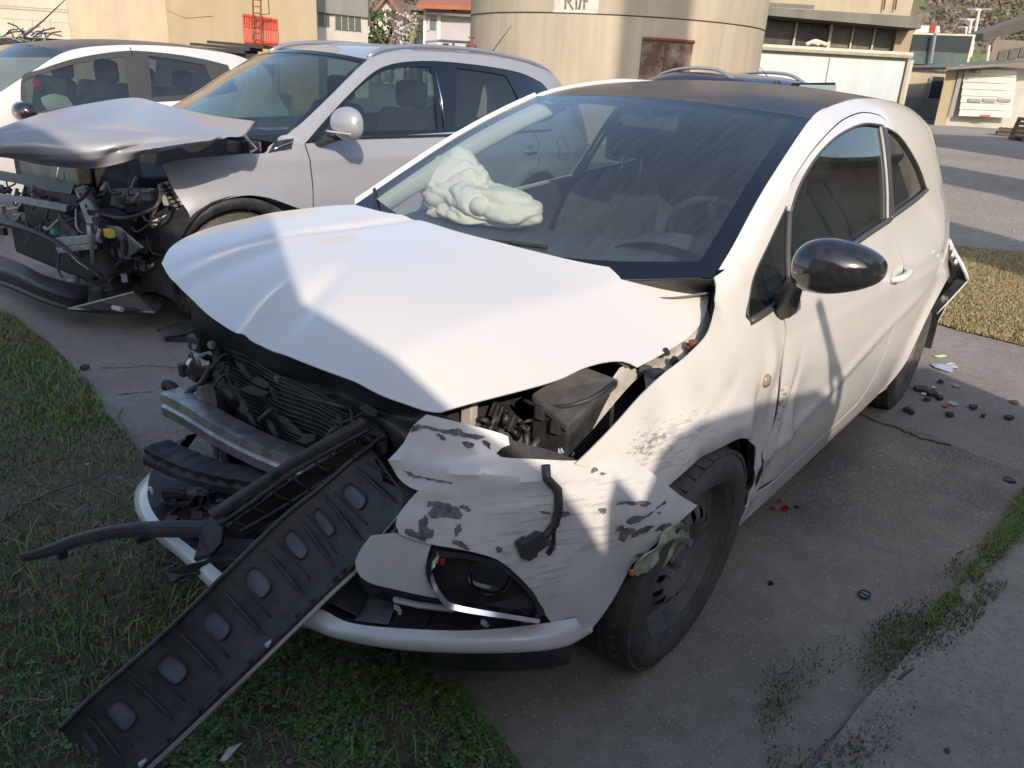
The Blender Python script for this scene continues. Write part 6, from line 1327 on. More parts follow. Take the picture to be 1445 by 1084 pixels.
for y in (-.36, .36):
    sb_ = MB().box((-1.45, y, .85), (.09, .25, .33), [(.97, 0, .25), (0, 1, 0), (-.25, 0, .97)]).build('seat_back', interior, wcar, bevel=.06)
    MB().box((-1.60, y, 1.25), (.06, .13, .10)).build('headrest', interior, sb_, bevel=.05)
MB().box((-2.3, 0, .8), (.1, .6, .32)).build('rear_seat', interior, wcar, bevel=.06)
for y in (.3, -.3): MB().box((-2.4, y, 1.2), (.05, .12, .08)).build('headrest', interior, wcar, bevel=.04)
patch('curtain_airbag', [[WF.un(58, 142, 'y', .45), WF.un(75, 136, 'y', .45), WF.un(92, 140, 'y', .45)], [WF.un(62, 150, 'y', .5), WF.un(78, 147, 'y', .5), WF.un(100, 150, 'y', .5)], [WF.un(70, 160, 'y', .5), WF.un(85, 160, 'y', .5), WF.un(103, 156, 'y', .5)]], 8, 10, fabric_bag, wcar, thick=.03)
MB().box(WF.un(52, 118, 'y', -.3), (.03, .02, .03)).build('red_cloth', red_pl, wcar, bevel=.01)
make_wheel(wcar, (0, .74, .30), R=.30, rr=.2, side=1, ntread=24); make_wheel(wcar, (-2.5, .74, .30), R=.30, rr=.2, side=1, ntread=24); make_wheel(wcar, (-2.5, -.74, .30), R=.30, rr=.2, side=-1, ntread=24); make_wheel(wcar, (0, -.74, .30), R=.30, rr=.2, side=-1, ntread=24)

# ================================================================== dark blue car behind, seen over the roof
bc0 = deep(1082, 110, 10.6); bc0[2] = 0; bdeg = math.degrees(YAW)+180+25
bcar = thing('blue_mpv', 'dark blue car with silver roof rails and a raised open door, behind the white hatchback', 'car', tuple(bc0), bdeg)
blue_p = mat('dark_blue_paint', (.006, .012, .04), .3, coat=.8)
BL = Frame(bc0[0], bc0[1], bdeg)
prof = [(1.9, .35), (1.95, .7), (1.2, .95), (.75, 1.05), (.25, 1.42), (-.2, 1.525), (-1.2, 1.52), (-1.9, 1.33), (-2.2, .95), (-2.25, .4)]
PR = cr(prof, 50); V = []
for x, z in PR:
    wd = .88 if z < 1.0 else .88-(z-1.0)*.42
    for k in (-1, -.92, -.6, 0, .6, .92, 1): V.append((x, wd*k, z+.03*(1-k*k)-(.05 if abs(k) == 1 else 0)))
bb = mk('body_shell', V, gridf(50, 7), blue_p, bcar, out=lambda c: Vector(c)-Vector((0, 0, .6)))
for s in (1, -1):
    sd = [(x, s*(.88 if z < 1 else .88-(z-1)*.42), z-.05) for x, z in PR]+[(-2.2, s*.86, .3), (1.9, s*.86, .3)]; mk('side_panel', sd, [tuple(range(len(sd)))], blue_p, bcar, smooth=False)
    mk('side_glass', [(.55, s*.865, 1.06), (-1.8, s*.865, 1.06), (-1.6, s*.75, 1.38), (.1, s*.735, 1.42)], [(0, 1, 2, 3)], frit, bcar, smooth=False)
    MB().tube([(.10, s*.56, 1.46), (-.0, s*.56, 1.515), (-.3, s*.56, 1.59), (-.9, s*.56, 1.595), (-1.4, s*.55, 1.53), (-1.6, s*.55, 1.46)], .020, 8, smoothn=24).build('roof_rail', mat('rail_silver', (.55, .56, .58), .3, metal=.7), bcar, smooth=True)
    for x in (1.2, -1.5): MB().lathe([(.001, .02), (.2, .02), (.3, 0), (.31, -.1), (.3, -.2)], (x, s*.86, .31), (0, s, 0), 24).build('wheel', rubber, bcar, smooth='auto')
mk('windscreen', [(.72, -.75, 1.06), (.72, .75, 1.06), (.2, .62, 1.38), (.2, -.62, 1.38)], [(0, 1, 2, 3)], frit, bcar, smooth=False)
MB().tube([(-.2, .25, 1.50), (-.35, .15, 1.66)], [.008, .003], 6).build('aerial', plastic, bcar, smooth=True)
dr = [BL.M@(deep(u, v, d)-BL.o) for u, v, d in ((1118, 117, 9.2), (1180, 116, 8.9), (1177, 135, 8.9), (1122, 132, 9.2))]
dd = MB().prism(dr, (-.03, 0, -.02)).build('open_door', blue_p, bcar, bevel=.006)
c_ = sum(dr)/4; MB().prism([c_+(p-c_)*[1.02, .80, .62]+np.array([.02, 0, 0]) for p in dr], (.004, 0, 0)).build('door_glass', mat('pale_glass', (.35, .42, .40), .2), dd)
# ================================================================== buildings and far background
def hz(u): return 96.9+(u-722.5)*.0571
def col_at(u, D, v=None): p = deep(u, hz(u) if v is None else v, D); return np.array([p[0], p[1], 0.])
def top_at(u, v, D): return deep(u, v, D)[2]
UP = np.array([0, 0, 1.])
def wallmat(name, c, streak=.5, sc_=1.2, rough=.9, st=(1, 1, .12)):
    m = mat(name, c, rough, noise=.10, nscale=.7, dirt=tuple(k*.55 for k in c), dscale=sc_, damt=streak)
    for n in m.node_tree.nodes:
        if n.type == 'TEX_NOISE' and abs(n.inputs['Scale'].default_value-sc_) < 1e-6:
            mp = m.node_tree.nodes.new('ShaderNodeMapping'); mp.inputs['Scale'].default_value = st; L = m.node_tree.links; src = n.inputs['Vector'].links[0].from_socket; L.new(src, mp.inputs[0]); L.new(mp.outputs[0], n.inputs['Vector'])
    return m
tan_w = wallmat('tan_render', (.40, .34, .25), .3); tan_d = wallmat('brown_render', (.33, .27, .18), .35); pink_w = wallmat('pale_pink_render', (.45, .39, .32), .2); white_w = wallmat('white_render', (.60, .56, .50), .25); grey_w = wallmat('grey_render', (.27, .27, .25), .3)
silo_m = wallmat('silo_concrete', (.40, .345, .265), .38, 2.2, st=(1, 1, .06)); cornice_m = wallmat('grey_green_concrete', (.17, .165, .14), .5, 2); dark_glass = mat('dark_window_glass', (.02, .025, .028), .35, coat=.15, dirt=(.12, .11, .09), dscale=3, damt=.4); frame_w = mat('pale_frame', (.50, .46, .38), .6, dirt=(.3, .2, .12), dscale=3, damt=.3)
white_panel = wallmat('white_sheet_panel', (.46, .51, .52), .22, 1.0, .5); roof_red = wallmat('terracotta_roof', (.36, .13, .07), .3, 4); red_m = mat('red_paint', (.42, .05, .03), .6)
def wall(name, uL, uR, vT, D, depth, m, par, DR=None, z0=-.1, top=None):
    """upright slab: left and right ends seen at uL,uR, top seen at vT (left end)"""
    vr = max(vT, 28); DR = D if DR is None else DR; a, b = col_at(uL, D, vr), col_at(uR, DR, vr); h = top if top is not None else top_at(uL, vT, D)
    a[2] = b[2] = z0
    def rad(p): q = (p-CAM)*[1, 1, 0]; return q/np.linalg.norm(q)*depth       # ends recede along the line of sight, as the photographed ends are hidden
    return MB().prism([a, b, b+rad(b), a+rad(a)], (0, 0, h-z0)).build(name, m, par)
def rect(name, uL, vT, uR, vB, D, off, m, par, DR=None, th=.04, vTR=None, vBR=None, bevel=0):
    """panel standing off (towards the camera) from a wall plane at depth D"""
    DR = D if DR is None else DR; P = [deep(uL, vT, D-off), deep(uR, vT+(uR-uL)*.057 if vTR is None else vTR, DR-off), deep(uR, vB+(uR-uL)*.057 if vBR is None else vBR, DR-off), deep(uL, vB, D-off)]
    P[2][:2] = P[1][:2]; P[3][:2] = P[0][:2]
    return MB().prism(P, HF*th).build(name, m, par, bevel=bevel)
def strip_line(name, pts, D, m, par, r=.02, off=.03): return MB().tube([deep(u, v, D-off) for u, v in pts], r, 5).build(name, m, par)
# long tan hall on the left
h1 = thing('tan_hall', 'long windowless tan rendered hall behind the parked cars on the left', 'building', tuple(col_at(240, 24)))
h1.location = (0, 0, 0)
wall('wall', -420, 97, -60, 25.5, 6, pink_w, h1, top=9); wall('wall', 97.4, 236, -60, 25.2, 6, tan_w, h1, top=9.2); wall('wall', 236.4, 447, -60, 25.0, 6, tan_d, h1, top=9.1)
strip_line('panel_seam', [(-50, 4), (45, 11), (97, 14)], 25.4, grey_w, h1, .012); strip_line('panel_seam', [(236, 14), (262, 25), (300, 22)], 25.0, tan_w, h1, .010)
0 and strip_line('crack', [(238, 12), (250, 20), (258, 25)], 25.0, cavity, h1, .006)
for u in (18, 45, 71): strip_line('fence_post', [(u, 26), (u+1, 50)], 24.0, galv, h1, .012)
strip_line('fence_wire', [(-20, 24), (97, 33)], 24.0, galv, h1, .008)
# red grating panel and ladder against the hall
rd = thing('red_grating', 'red perforated steel grating standing against the tan hall', 'grating')
c4 = [(343, 22), (391, 30), (392, 62), (345, 60)]; D_ = 21.5
q = [deep(u, v, D_) for u, v in c4]; q[3][:2] = q[0][:2]; q[2][:2] = q[1][:2]
for a_, b_ in ((0, 1), (3, 2)): MB().tube([q[a_], q[b_]], .05, 4).build('rail', red_m, rd)
MB().tube([q[0]*.6+q[3]*.4, q[1]*.6+q[2]*.4], .03, 4).build('rail', red_m, rd); 
for k in range(15):
    t = k/14; MB().tube([q[0]*(1-t)+q[1]*t, q[3]*(1-t)+q[2]*t], .028, 4).build('bar', red_m, rd)
MB().prism([q[0]+HF*.05, q[1]+HF*.05, q[1]*.65+q[2]*.35+HF*.05, q[0]*.65+q[3]*.35+HF*.05], HF*.01).build('back_plate', mat('dull_red', (.25, .04, .03), .7), rd)
ld = thing('wall_ladder', 'brown steel ladder rising in front of the red grating', 'ladder')
for u in (356, 367): MB().tube([deep(u, -40, 21.2), deep(u+2, 62, 21.2)], .022, 5).build('stile', rust, ld)
for k in range(11): MB().tube([deep(356+.2*k, -38+k*9.4, 21.2), deep(367+.2*k, -37.5+k*9.4, 21.2)], .014, 5).build('rung', rust, ld)
strip_line('cage_hoop', [(378, -10), (380, 20), (366, 21)], 21.2, rust, ld, .015, 0)
# stack of dark boards behind the white car
bd = thing('board_stack', 'stack of dark boards behind the white five-door hatchback', 'boards')
for k, (a_, b_, v) in enumerate([(252, 345, 64), (268, 352, 60), (292, 372, 57)]): MB().prism([deep(a_, v, 16), deep(b_, v+7, 16), deep(b_, v+12, 16), deep(a_, v+4, 16)], HF*.8).build('board', mat('dark_board', (.035, .032, .03), .9), bd)
MB().prism([deep(252, 70, 16.1), deep(360, 76, 16.1), deep(360, 110, 16.1)*[1, 1, 0], deep(252, 110, 16.1)*[1, 1, 0]], HF*.6).build('board', plastic_d, bd)
# bundled tyres / scrap at far left
sc1 = thing('scrap_heap', 'low heap of grey wire and scrap at the far left edge', 'scrap')
r_ = random.Random(2)
for k in range(26): 
    p = deep(r_.uniform(-20, 68), r_.uniform(47, 54), 17); p2 = p+np.array([r_.uniform(-.6, .6), r_.uniform(-.6, .6), r_.uniform(-.15, .2)]); MB().tube([p, (p+p2)/2+np.array([0, 0, .04]), p2], .014, 5).build('scrap_tube', galv if k % 2 else plastic, sc1)
MB().prism([deep(-30, 50, 17.5), deep(66, 54, 17.5), deep(66, 80, 17.5), deep(-30, 80, 17.5)], HF).build('scrap_core', plastic_d, sc1)
# white workshop with strip windows
h2 = thing('white_workshop', 'white workshop with grey fascia and strip windows beside the tan hall', 'building')
wall('wall', 447.5, 519, -20, 34, 4, white_w, h2, DR=36, top=5.1)
rect('fascia', 447, -8, 519, 17, 34, .15, grey_w, h2, DR=36, vTR=-2, vBR=25, th=.3)
for (uL, vT, uR, vB) in [(447.5, 18, 464.5, 37), (472, 22, 510, 42)]:
    DL = 34+(uL-447)/72*2; DR = 34+(uR-447)/72*2; w_ = rect('window', uL, vT, uR, vB, DL, .06, mat('grey_green_glass', (.13, .145, .13), .3, coat=.4), h2, DR=DR, vTR=vT+(uR-uL)*.10, vBR=vB+(uR-uL)*.07, th=.08)
    for k in range(int((uR-uL)/9)+1): u = uL+k*9.3; rect('window_bar', u, vT+(u-uL)*.1, u+.9, vB+(u-uL)*.07, 34+(u-447)/72*2, .12, frame_w, w_)
# houses
ho = thing('gabled_house', 'cream gabled house with brown roof behind a bare tree', 'house')
D_ = 62; a, b = col_at(519, D_), col_at(577, D_); zt_ = top_at(521, 14, D_); zp = top_at(547, -2, D_); mid_ = (a+b)/2
MB().prism([a, b, b+UP*(zt_-1), mid_+UP*zp, a+UP*(zt_-1)], HF*10).build('wall', white_w, ho)
for s0, s1 in ((a, mid_), (mid_, b)):
    P = [s0+UP*((zt_-1) if s0 is a else zp), s1+UP*(zp if s1 is mid_ else zt_-1)]; k = (P[0]-P[1])/np.linalg.norm(P[0]-P[1])*.6
    if s0 is a: P[0] = P[0]+k
    else: P[1] = P[1]-k
    MB().prism([P[0]-HF*.6, P[1]-HF*.6, P[1]-HF*.6+UP*.35, P[0]-HF*.6+UP*.35], HF*11).build('roof', wallmat('brown_tile', (.22, .12, .08), .3, 4), ho)
for (u0, v0, u1, v1) in [(530, 16, 534, 30), (549, 15, 566, 21), (526, 42, 530, 50)]: rect('window', u0, v0, u1, v1, D_, .1, mat('shutter', (.10, .09, .08), .7), ho)
strip_line('balcony_rail', [(547, 28), (567, 30)], D_, rust, ho, .06, .5)
gr = thing('green_annex', 'narrow olive green building between the two houses', 'building'); wall('wall', 578, 597.5, 14, 50, 6, wallmat('olive_render', (.20, .21, .09), .2), gr); rect('roof', 576, 7, 599, 14, 50, .4, wallmat('slate', (.14, .12, .10), .3), gr, th=6); rect('trim_band', 579, 32, 596, 34, 50, .05, frame_w, gr); 
h3 = thing('white_house', 'white house with red tiled roof and lavender wall panels left of the silo', 'house')
D_ = 44; wall('wall', 598, 700, 5, D_, 8, mat('lavender_render', (.42, .40, .42), .9, noise=.06, nscale=2), h3); MB().prism([deep(588, 6, D_-1), deep(700, 10, D_-1), deep(700, -2, D_+4), deep(596, -6, D_+4)], UP*-.18).build('roof', roof_red, h3)
for r_4 in [(597.5, 8, 602, 66), (602, 17, 676, 20.5), (617, 20, 622, 64), (673, 18, 678, 66)]: rect('trim_band', *r_4, D_, .08, white_clean, h3)
w_ = rect('window', 606, 27, 615, 42, D_, .05, mat('blue_grey_glass', (.12, .17, .20), .2, coat=.5), h3); rect('window_frame', 604.5, 26, 606, 43, D_, .12, white_clean, w_); rect('window', 625, 61, 633, 66, D_, .06, cavity, h3)
MB().lathe([(.001, 0), (.12, 0), (.14, -.05)], deep(640, 12, D_-.1), -HF, 14).build('wall_lamp', cavity, h3)
pr_ = thing('pipe_rail', 'grey pipe rail running in front of the white house', 'rail'); MB().tube([deep(600, 59, 30), deep(620, 57.5, 30), deep(678, 61, 30)], .05, 6).build('pipe', galv, pr_); 
for u in (602, 640, 676): MB().tube([deep(u, 59, 30), deep(u, 59, 30)*[1, 1, 0]], .04, 6).build('post', galv, pr_)
vl = thing('valve_post', 'rusty valve post between the house and the silo', 'valve'); MB().tube([deep(664.5, 56, 20), deep(665, 70, 20), deep(665, 70, 20)*[1, 1, 0]], [.03, .05, .07], 8).build('stem', rust, vl); MB().tube([deep(661, 53, 20), deep(669, 53, 20)], .022, 6).build('hand_wheel', rust, vl); MB().box(deep(665, 66, 20), (.09, .09, .05)).build('flange', rust, vl, bevel=.01)
# bare tree and shrubs by the house
def branchy(root, base, h, seed, m, levels=4, spread=.55, n0=5, cat='tree'):
    r = random.Random(seed); B = MB()
    def grow(p, d, L, rad, lv):
        q = p+d*L*.5+np.array([r.uniform(-.05, .05)*L for _ in range(3)]); e = p+d*L; B.tube([p, q, e], [rad, rad*.8, rad*.6], 4)
        if lv == 0: return
        for k in range(4 if lv < levels else n0):
            nd = d+np.array([r.gauss(0, spread) for _ in range(3)]); nd[2] = nd[2]*.8+.12; nd /= np.linalg.norm(nd); grow(p+(e-p)*r.uniform(.45, 1), nd, L*r.uniform(.5, .75), rad*.5, lv-1)
    grow(np.array(base, float), np.array([0, 0, 1.]), h*.38, h*.022, levels); return B.build('branches', m, root)
barem = mat('bare_branch', (.16, .115, .10), .9)
t1 = thing('bare_tree', 'bare reddish garden tree in front of the gabled house', 'tree'); branchy(t1, deep(552, 100, 52)*[1, 1, 0], 7.6, 3, barem, 4, .6)
def bush(name, label, u, v, D, w_, h_, m, seed, n=700, cat='bush'):
    root = thing(name, label, cat); r = np.random.default_rng(seed); c = deep(u, v, D); n_ = n; d = r.normal(size=(n_, 3)); d /= np.linalg.norm(d, axis=1)[:, None]; k = r.uniform(.55, 1.05, n_)**.6; lob = 1+.25*np.sin(d[:, 0]*5+seed)*np.cos(d[:, 2]*4)
    P = c+d*k[:, None]*lob[:, None]*np.array([w_, w_, h_])/2; V = []; F = []
    for p in P:
        a = r.normal(size=3); a /= np.linalg.norm(a); b = np.cross(a, r.normal(size=3)); b /= np.linalg.norm(b); s = w_*.05*r.uniform(.6, 1.3); i = len(V); V += [p-a*s, p+b*s*.6, p+a*s, p-b*s*.6]; F.append((i, i+1, i+2, i+3))
    mk('foliage', V, F, m, root, smooth=False, kind='stuff'); MB().tube([c*[1, 1, 0], c], w_*.04, 5).build('stem', barem, root); return root
m_ev = leafmat('evergreen_leaves', (.03, .06, .02), (.07, .11, .04)); m_br = leafmat('brown_twigs', (.12, .09, .07), (.20, .16, .12)); m_bl = leafmat('blossom', (.40, .38, .33), (.55, .52, .48)); m_ev.node_tree.nodes['Color Ramp'].color_ramp.elements[-1].color = (.08, .12, .05, 1); m_bl.node_tree.nodes['Color Ramp'].color_ramp.elements[-1].color = (.5, .45, .4, 1)
bush('evergreen_shrub', 'dark green shrub at the foot of the gabled house', 534, 41, 55, 3.2, 2.2, m_ev, 1); bush('blossom_shrub', 'white blossoming shrub in front of the green annex', 587, 54, 47, 2.4, 2.6, m_bl, 2); bush('bare_shrub', 'brown bare shrub beside the gabled house', 572, 50, 54, 2, 2.6, m_br, 3)
bk_ = [deep(505, 70, 60), deep(600, 72, 60), deep(600, 52, 60), deep(505, 52, 60)]; MB().prism(bk_, HF*2).build('grass_bank', mat('bank_green', (.10, .14, .05), .9, noise=.3, nscale=2), None, kind='structure')
# silo
silo = thing('concrete_silo', 'round tan concrete silo with a rusty iron door and painted lettering plate', 'silo')
cu = 862; Dc = 22.5; cc_ = col_at(cu, Dc); RS = 3.72; NS = 96
def sil(a, z, r=RS): return cc_+np.array([math.cos(a)*r, math.sin(a)*r, z])
aF = math.atan2(-HF[1], -HF[0])
MB().add([sil(2*PI*j/NS, z) for z in (-.1, 9) for j in range(NS)], gridf(2, NS, False, True)).build('drum_wall', silo_m, silo, smooth=True)
def on_silo(u, v):
    c, d = CAM, cF+cR*(u-722.5)/FPX-cU*(v-542)/FPX; o = c-cc_; A_ = d[0]**2+d[1]**2; B_ = o[0]*d[0]+o[1]*d[1]; C_ = o[0]**2+o[1]**2-RS*RS; q = B_*B_-A_*C_
    t = (-B_-math.sqrt(max(q, 0)))/A_; p = c+d*t; return math.atan2(p[1]-cc_[1], p[0]-cc_[0]), p[2]
zs = on_silo(862, 20)[1]
MB().tube([sil(a, zs-.012, RS+.004) for a in np.linspace(aF-1.5, aF+1.5, 60)], .013, 5).build('pour_joint', cavity, silo)
MB().add([sil(a, z, RS+.005) for z in (zs, 9) for a in np.linspace(aF-1.6, aF+1.6, 60)], gridf(2, 60)).build('upper_band', wallmat('silo_concrete_upper', (.37, .325, .25), .35, 2.0, st=(1, 1, .06)), silo, smooth=True)
def cpatch(name, u0, v0, u1, v1, m, par, r=.03, n=12, v0R=None, v1R=None):
    a0, zt0 = on_silo(u0, v0); a1, zt1 = on_silo(u1, v0 if v0R is None else v0R); zb0 = on_silo(u0, v1)[1]; V = []
    for k in range(n+1):
        t = k/n; a = a0+(a1-a0)*t; z1 = zt0; V += [sil(a, z1, RS+r), sil(a, zb0, RS+r), sil(a, zb0, RS-.02), sil(a, z1, RS-.02)]
    return mk(name, V, gridf(n+1, 4, False, True)+[(0, 1, 2, 3), tuple(n*4+i for i in range(4))], m, par, smooth=False)
plate = cpatch('lettering_plate', 783, -12, 846, 17.5, mat('white_plate', (.55, .52, .46), .7, dirt=(.3, .27, .22), dscale=5, damt=.5), silo, .012)
dr_ = cpatch('iron_door', 906.5, 57, 978, 175, mat('rusty_door', (.10, .05, .038), .85, noise=.4, nscale=3, dirt=(.30, .26, .20), dscale=2.5, damt=.75), silo, .035)
for u in (940,): a_, z_ = on_silo(u, 62); MB().tube([sil(a_, z_, RS+.05), sil(a_, 0, RS+.05)], .03, 4).build('door_stile', rust, dr_)
a0, z0_ = on_silo(906, 57); a1, _ = on_silo(978, 62); MB().tube([sil(a, z0_+.03, RS+.05) for a in np.linspace(a0, a1, 8)], .04, 4).build('door_lintel', rust, silo)
# letters R I / F in flat strokes on the plate
blk = mat('letter_black', (.06, .058, .055), .8, dirt=(.4, .37, .32), dscale=9, damt=.6)
def stroke(pts, wpx=4):
    V = []; 
    for i, (u, v) in enumerate(pts):
        j = min(i, len(pts)-2); du, dv = pts[j+1][0]-pts[j][0], pts[j+1][1]-pts[j][1]; L = math.hypot(du, dv); nx, ny = -dv/L*wpx/2, du/L*wpx/2
        for s in (1, -1): a, z = on_silo(u+s*nx, v+s*ny); V += [sil(a, z, RS+.016)]
    return V, gridf(len(pts), 2)
for ch, stks in (('letter_r', [[(799, -9), (798, 13.5)], [(799, -8), (806, -7), (808, -3), (805, 2), (799, 2.5)], [(802, 2.5), (809, 14)]]), ('letter_i', [[(813.5, -4), (813.5, 14)]]), ('slash', [[(822, -8), (817, 14)]]), ('letter_f', [[(824.5, -8), (824.5, 14)], [(824, -8), (832, -7.5)], [(824, 1.5), (830, 2)]])):
    lb_ = MB(); [lb_.add(*stroke(s_, 2.9)) for s_ in stks]; lb_.build(ch, blk, plate)
# control building with cornice and window band, right of the silo
cb_ = thing('control_building', 'tan building with a grey cornice and a band of dirty windows right of the silo', 'building')
D_ = 31
wall('wall', 1040, 1062, 30, D_, 6, tan_w, cb_, top=9); wall('lower_wall', 1062, 1290, 75, D_, 6, tan_w, cb_, top=top_at(1170, 72, D_)-.2); wall('upper_wall', 1062, 1283, -30, D_+.6, 5, tan_w, cb_, top=10)
corn = [deep(1050, 8, D_-1.2), deep(1303, 24, D_-1.2), deep(1303, 41, D_-1.2), deep(1056, 19, D_-1.2)]; corn[2][:2] = corn[1][:2]; corn[3][:2] = corn[0][:2]
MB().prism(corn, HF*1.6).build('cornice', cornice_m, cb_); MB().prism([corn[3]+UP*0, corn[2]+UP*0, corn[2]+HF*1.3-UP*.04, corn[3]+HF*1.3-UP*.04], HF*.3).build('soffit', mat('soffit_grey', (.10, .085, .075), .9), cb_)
rect('cornice_edge', 1056, 2, 1150, 8, D_, 1.0, cornice_m, cb_)
wall('right_pier', 1268, 1291, 36, D_-.3, 5, tan_d, cb_, top=top_at(1280, 36, D_-.3)); wall('left_pier', 1056, 1077, 12, D_-.3, 5, tan_w, cb_, top=top_at(1066, 18, D_-.3))
MB().prism([deep(1077, 12, D_+.1), deep(1268, 24, D_+.1), deep(1268, 74, D_+.1), deep(1077, 64, D_+.1)], HF*.05).build('window_back', cavity, cb_)
for k, (a_, b_) in enumerate([(1077, 1126), (1129, 1175), (1180, 1206), (1210, 1238), (1241, 1270)]):
    w_ = rect('window', a_, 14+(a_-1077)*.07, b_, 62+(a_-1077)*.055, D_, .05, dark_glass if k < 2 else mat('dusty_pane', (.10, .10, .085), .4, dirt=(.25, .22, .17), dscale=1.5, damt=.4), cb_)
for (a_, w0) in [(1075, 2), (1126, 3), (1175, 4.5), (1207, 2.5), (1238, 2.5), (1269, 2)]: rect('mullion', a_, 13+(a_-1077)*.07, a_+w0, 63+(a_-1077)*.055, D_, .16, frame_w, cb_)
for u in (1248, 1264): strip_line('down_pipe', [(u+3, -12), (u-1, 14)], D_+.5, rust, cb_, .03)
ac = thing('wall_unit', 'white box on a bracket between silo and control building', 'box'); MB().prism([deep(1043.5, 16.5, 27), deep(1060, 17, 27), deep(1060, 28, 27), deep(1043.5, 27.5, 27)], HF*.5).build('casing', white_w, ac, bevel=.02); MB().prism([deep(1044, 30, 27), deep(1059, 32, 27), deep(1059, 44, 27), deep(1046, 40, 27)], HF*.4).build('bracket', cornice_m, ac)
# white panel shed
sh1 = thing('white_panel_shed', 'low white sheet-metal shed with pale frame in front of the control building', 'shed')
D_ = 25; c_ = [deep(1056, 66, D_), deep(1284, 80, D_)]; c_[1][2] = c_[0][2] = (c_[0][2]+c_[1][2])/2
A_, B_ = c_[0].copy(), c_[1].copy(); A_[2] = B_[2] = -.1; hh = c_[0][2]
MB().prism([A_, B_, B_+HF*4, A_+HF*4], UP*(hh+.1)).build('core', mat('shed_core', (.3, .3, .28), .9), sh1)
for k in range(2):
    t0, t1_ = (0.02, .505) if k == 0 else (.51, .975); P = [A_*(1-t)+B_*t for t in (t0, t1_)]; MB().prism([P[0]-HF*.05, P[1]-HF*.05, P[1]-HF*.05+UP*(hh-.05), P[0]-HF*.05+UP*(hh-.05)], HF*.04).build('panel', white_panel, sh1)
MB().tube([A_+UP*(hh+.12)-HF*.12, B_+UP*(hh+.12)-HF*.12], .09, 6).build('top_rail', frame_w, sh1); MB().tube([B_+UP*hh-HF*.1, B_-HF*.1], .09, 6).build('corner_post', frame_w, sh1); MB().tube([A_+UP*hh-HF*.1, A_-HF*.1], .06, 6).build('corner_post', mat('blue_grey_post', (.2, .3, .38), .6), sh1)
MB().prism([A_+UP*(hh+.1)-HF*.1, B_+UP*(hh+.1)-HF*.1, B_+UP*(hh+.15)+HF*4, A_+UP*(hh+.15)+HF*4], UP*.05).build('roof', cornice_m, sh1)
for k, (u, v) in enumerate([(1146, 62), (1150, 60), (1156, 62)]): tag(MB().tube([deep(u-9+2*k, v+1, D_+.3), deep(u, v-2, D_+.3), deep(u+10, v+1, D_+.3)], .06, 6, smoothn=10).build('rolled_hose', white_w, sh1, smooth=True))
# glazed hall beyond with lamp post, wall and door
gh = thing('glazed_hall', 'hall with a big dark window in a white frame above a tan wall', 'building')
D_ = 50
wall('wall', 1262, 1352, 92, D_, 8, tan_w, gh, top=top_at(1300, 90, D_)); fq = [deep(1284, 46, D_), deep(1377, 49, D_), deep(1360, 98, D_), deep(1272, 92, D_)]; fq[3][:2] = fq[0][:2]; fq[2][:2] = fq[1][:2]
MB().prism(fq, HF*6).build('frame_box', frame_w, gh); c_ = sum(fq)/4; MB().prism([c_+(p-c_)*.90-HF*.1 for p in fq], HF*.05).build('glass', mat('teal_dark_glass', (.018, .028, .032), .4, spec=.2), gh)
lw = [c_+(p-c_)*.88-HF*.16 for p in fq]; MB().prism([lw[0]*.45+lw[3]*.55, lw[1]*.45+lw[2]*.55, lw[2], lw[3]], HF*.04).build('lower_glass', mat('teal_glass', (.05, .085, .08), .4, spec=.3, noise=.5, nscale=.6), gh)
rect('plinth', 1264, 136, 1346, 166, D_, .2, grey_w, gh); rect('door', 1317, 108, 1333, 146, D_, .15, cavity, gh); rect('door_frame', 1315, 107, 1317, 148, D_, .25, grey_w, gh)
rect('window_sill', 1272, 91, 1345, 95, D_, .4, cornice_m, gh)
MB().prism([deep(1290, 46, D_+1), deep(1297, 36, D_+1), deep(1326, 37, D_+1), deep(1326, 46, D_+1)], HF*2).build('roof_box', white_w, gh); MB().box(deep(1317, 40, D_+.9), (.12, .12, .2)).build('red_lamp', red_m, gh)
MB().tube([deep(1320, 47, D_-.5), deep(1313, 89, D_-.5)], .08, 6).build('lamp_pole', galv, gh)
# garage building on the right
gb2 = thing('garage_building', 'garage with a ribbed white roller door at the right edge', 'building')
D_ = 42
wall('side_pier', 1337, 1354, 96, D_, 6, tan_d, gb2, top=top_at(1345, 94, D_)); wall('wall', 1354, 1500, 92, D_+.5, 6, wallmat('pale_grey_render', (.42, .40, .36), .3), gb2, top=top_at(1354, 94, D_)+.1)
MB().prism([deep(1335, 95, D_-1), deep(1500, 84, D_-1), deep(1500, 88, D_-1), deep(1335, 99, D_-1)], HF*7).build('flat_roof', cornice_m, gb2)
for k in range(7):
    v0 = 97+k*9.6; rect('door_slat', 1362-k*1.2, v0, 1436-k*1.2, v0+9.1, D_, .05, mat('door_white', (.50, .50, .47), .5, dirt=(.3, .28, .24), dscale=2, damt=.3) if k == 0 else bpy.data.materials['door_white'], gb2, vTR=v0+3, vBR=v0+12)
for k in range(3): rect('door_window', 1367+k*21, 139, 1385+k*21, 143.5, D_, .12, grey_w, gb2, vTR=140, vBR=144.5)
rect('door_jamb', 1355, 96, 1361, 166, D_, .1, grey_w, gb2); MB().box(deep(1376, 99, D_-.3), (.35, .2, .12)).build('floodlight', cornice_m, gb2, bevel=.02); rect('warning_plate', 1385, 162, 1398, 165, D_, .15, red_m, gb2)
ub = thing('upper_hall', 'dark flat-roofed hall with deep eaves at the upper right corner', 'building')
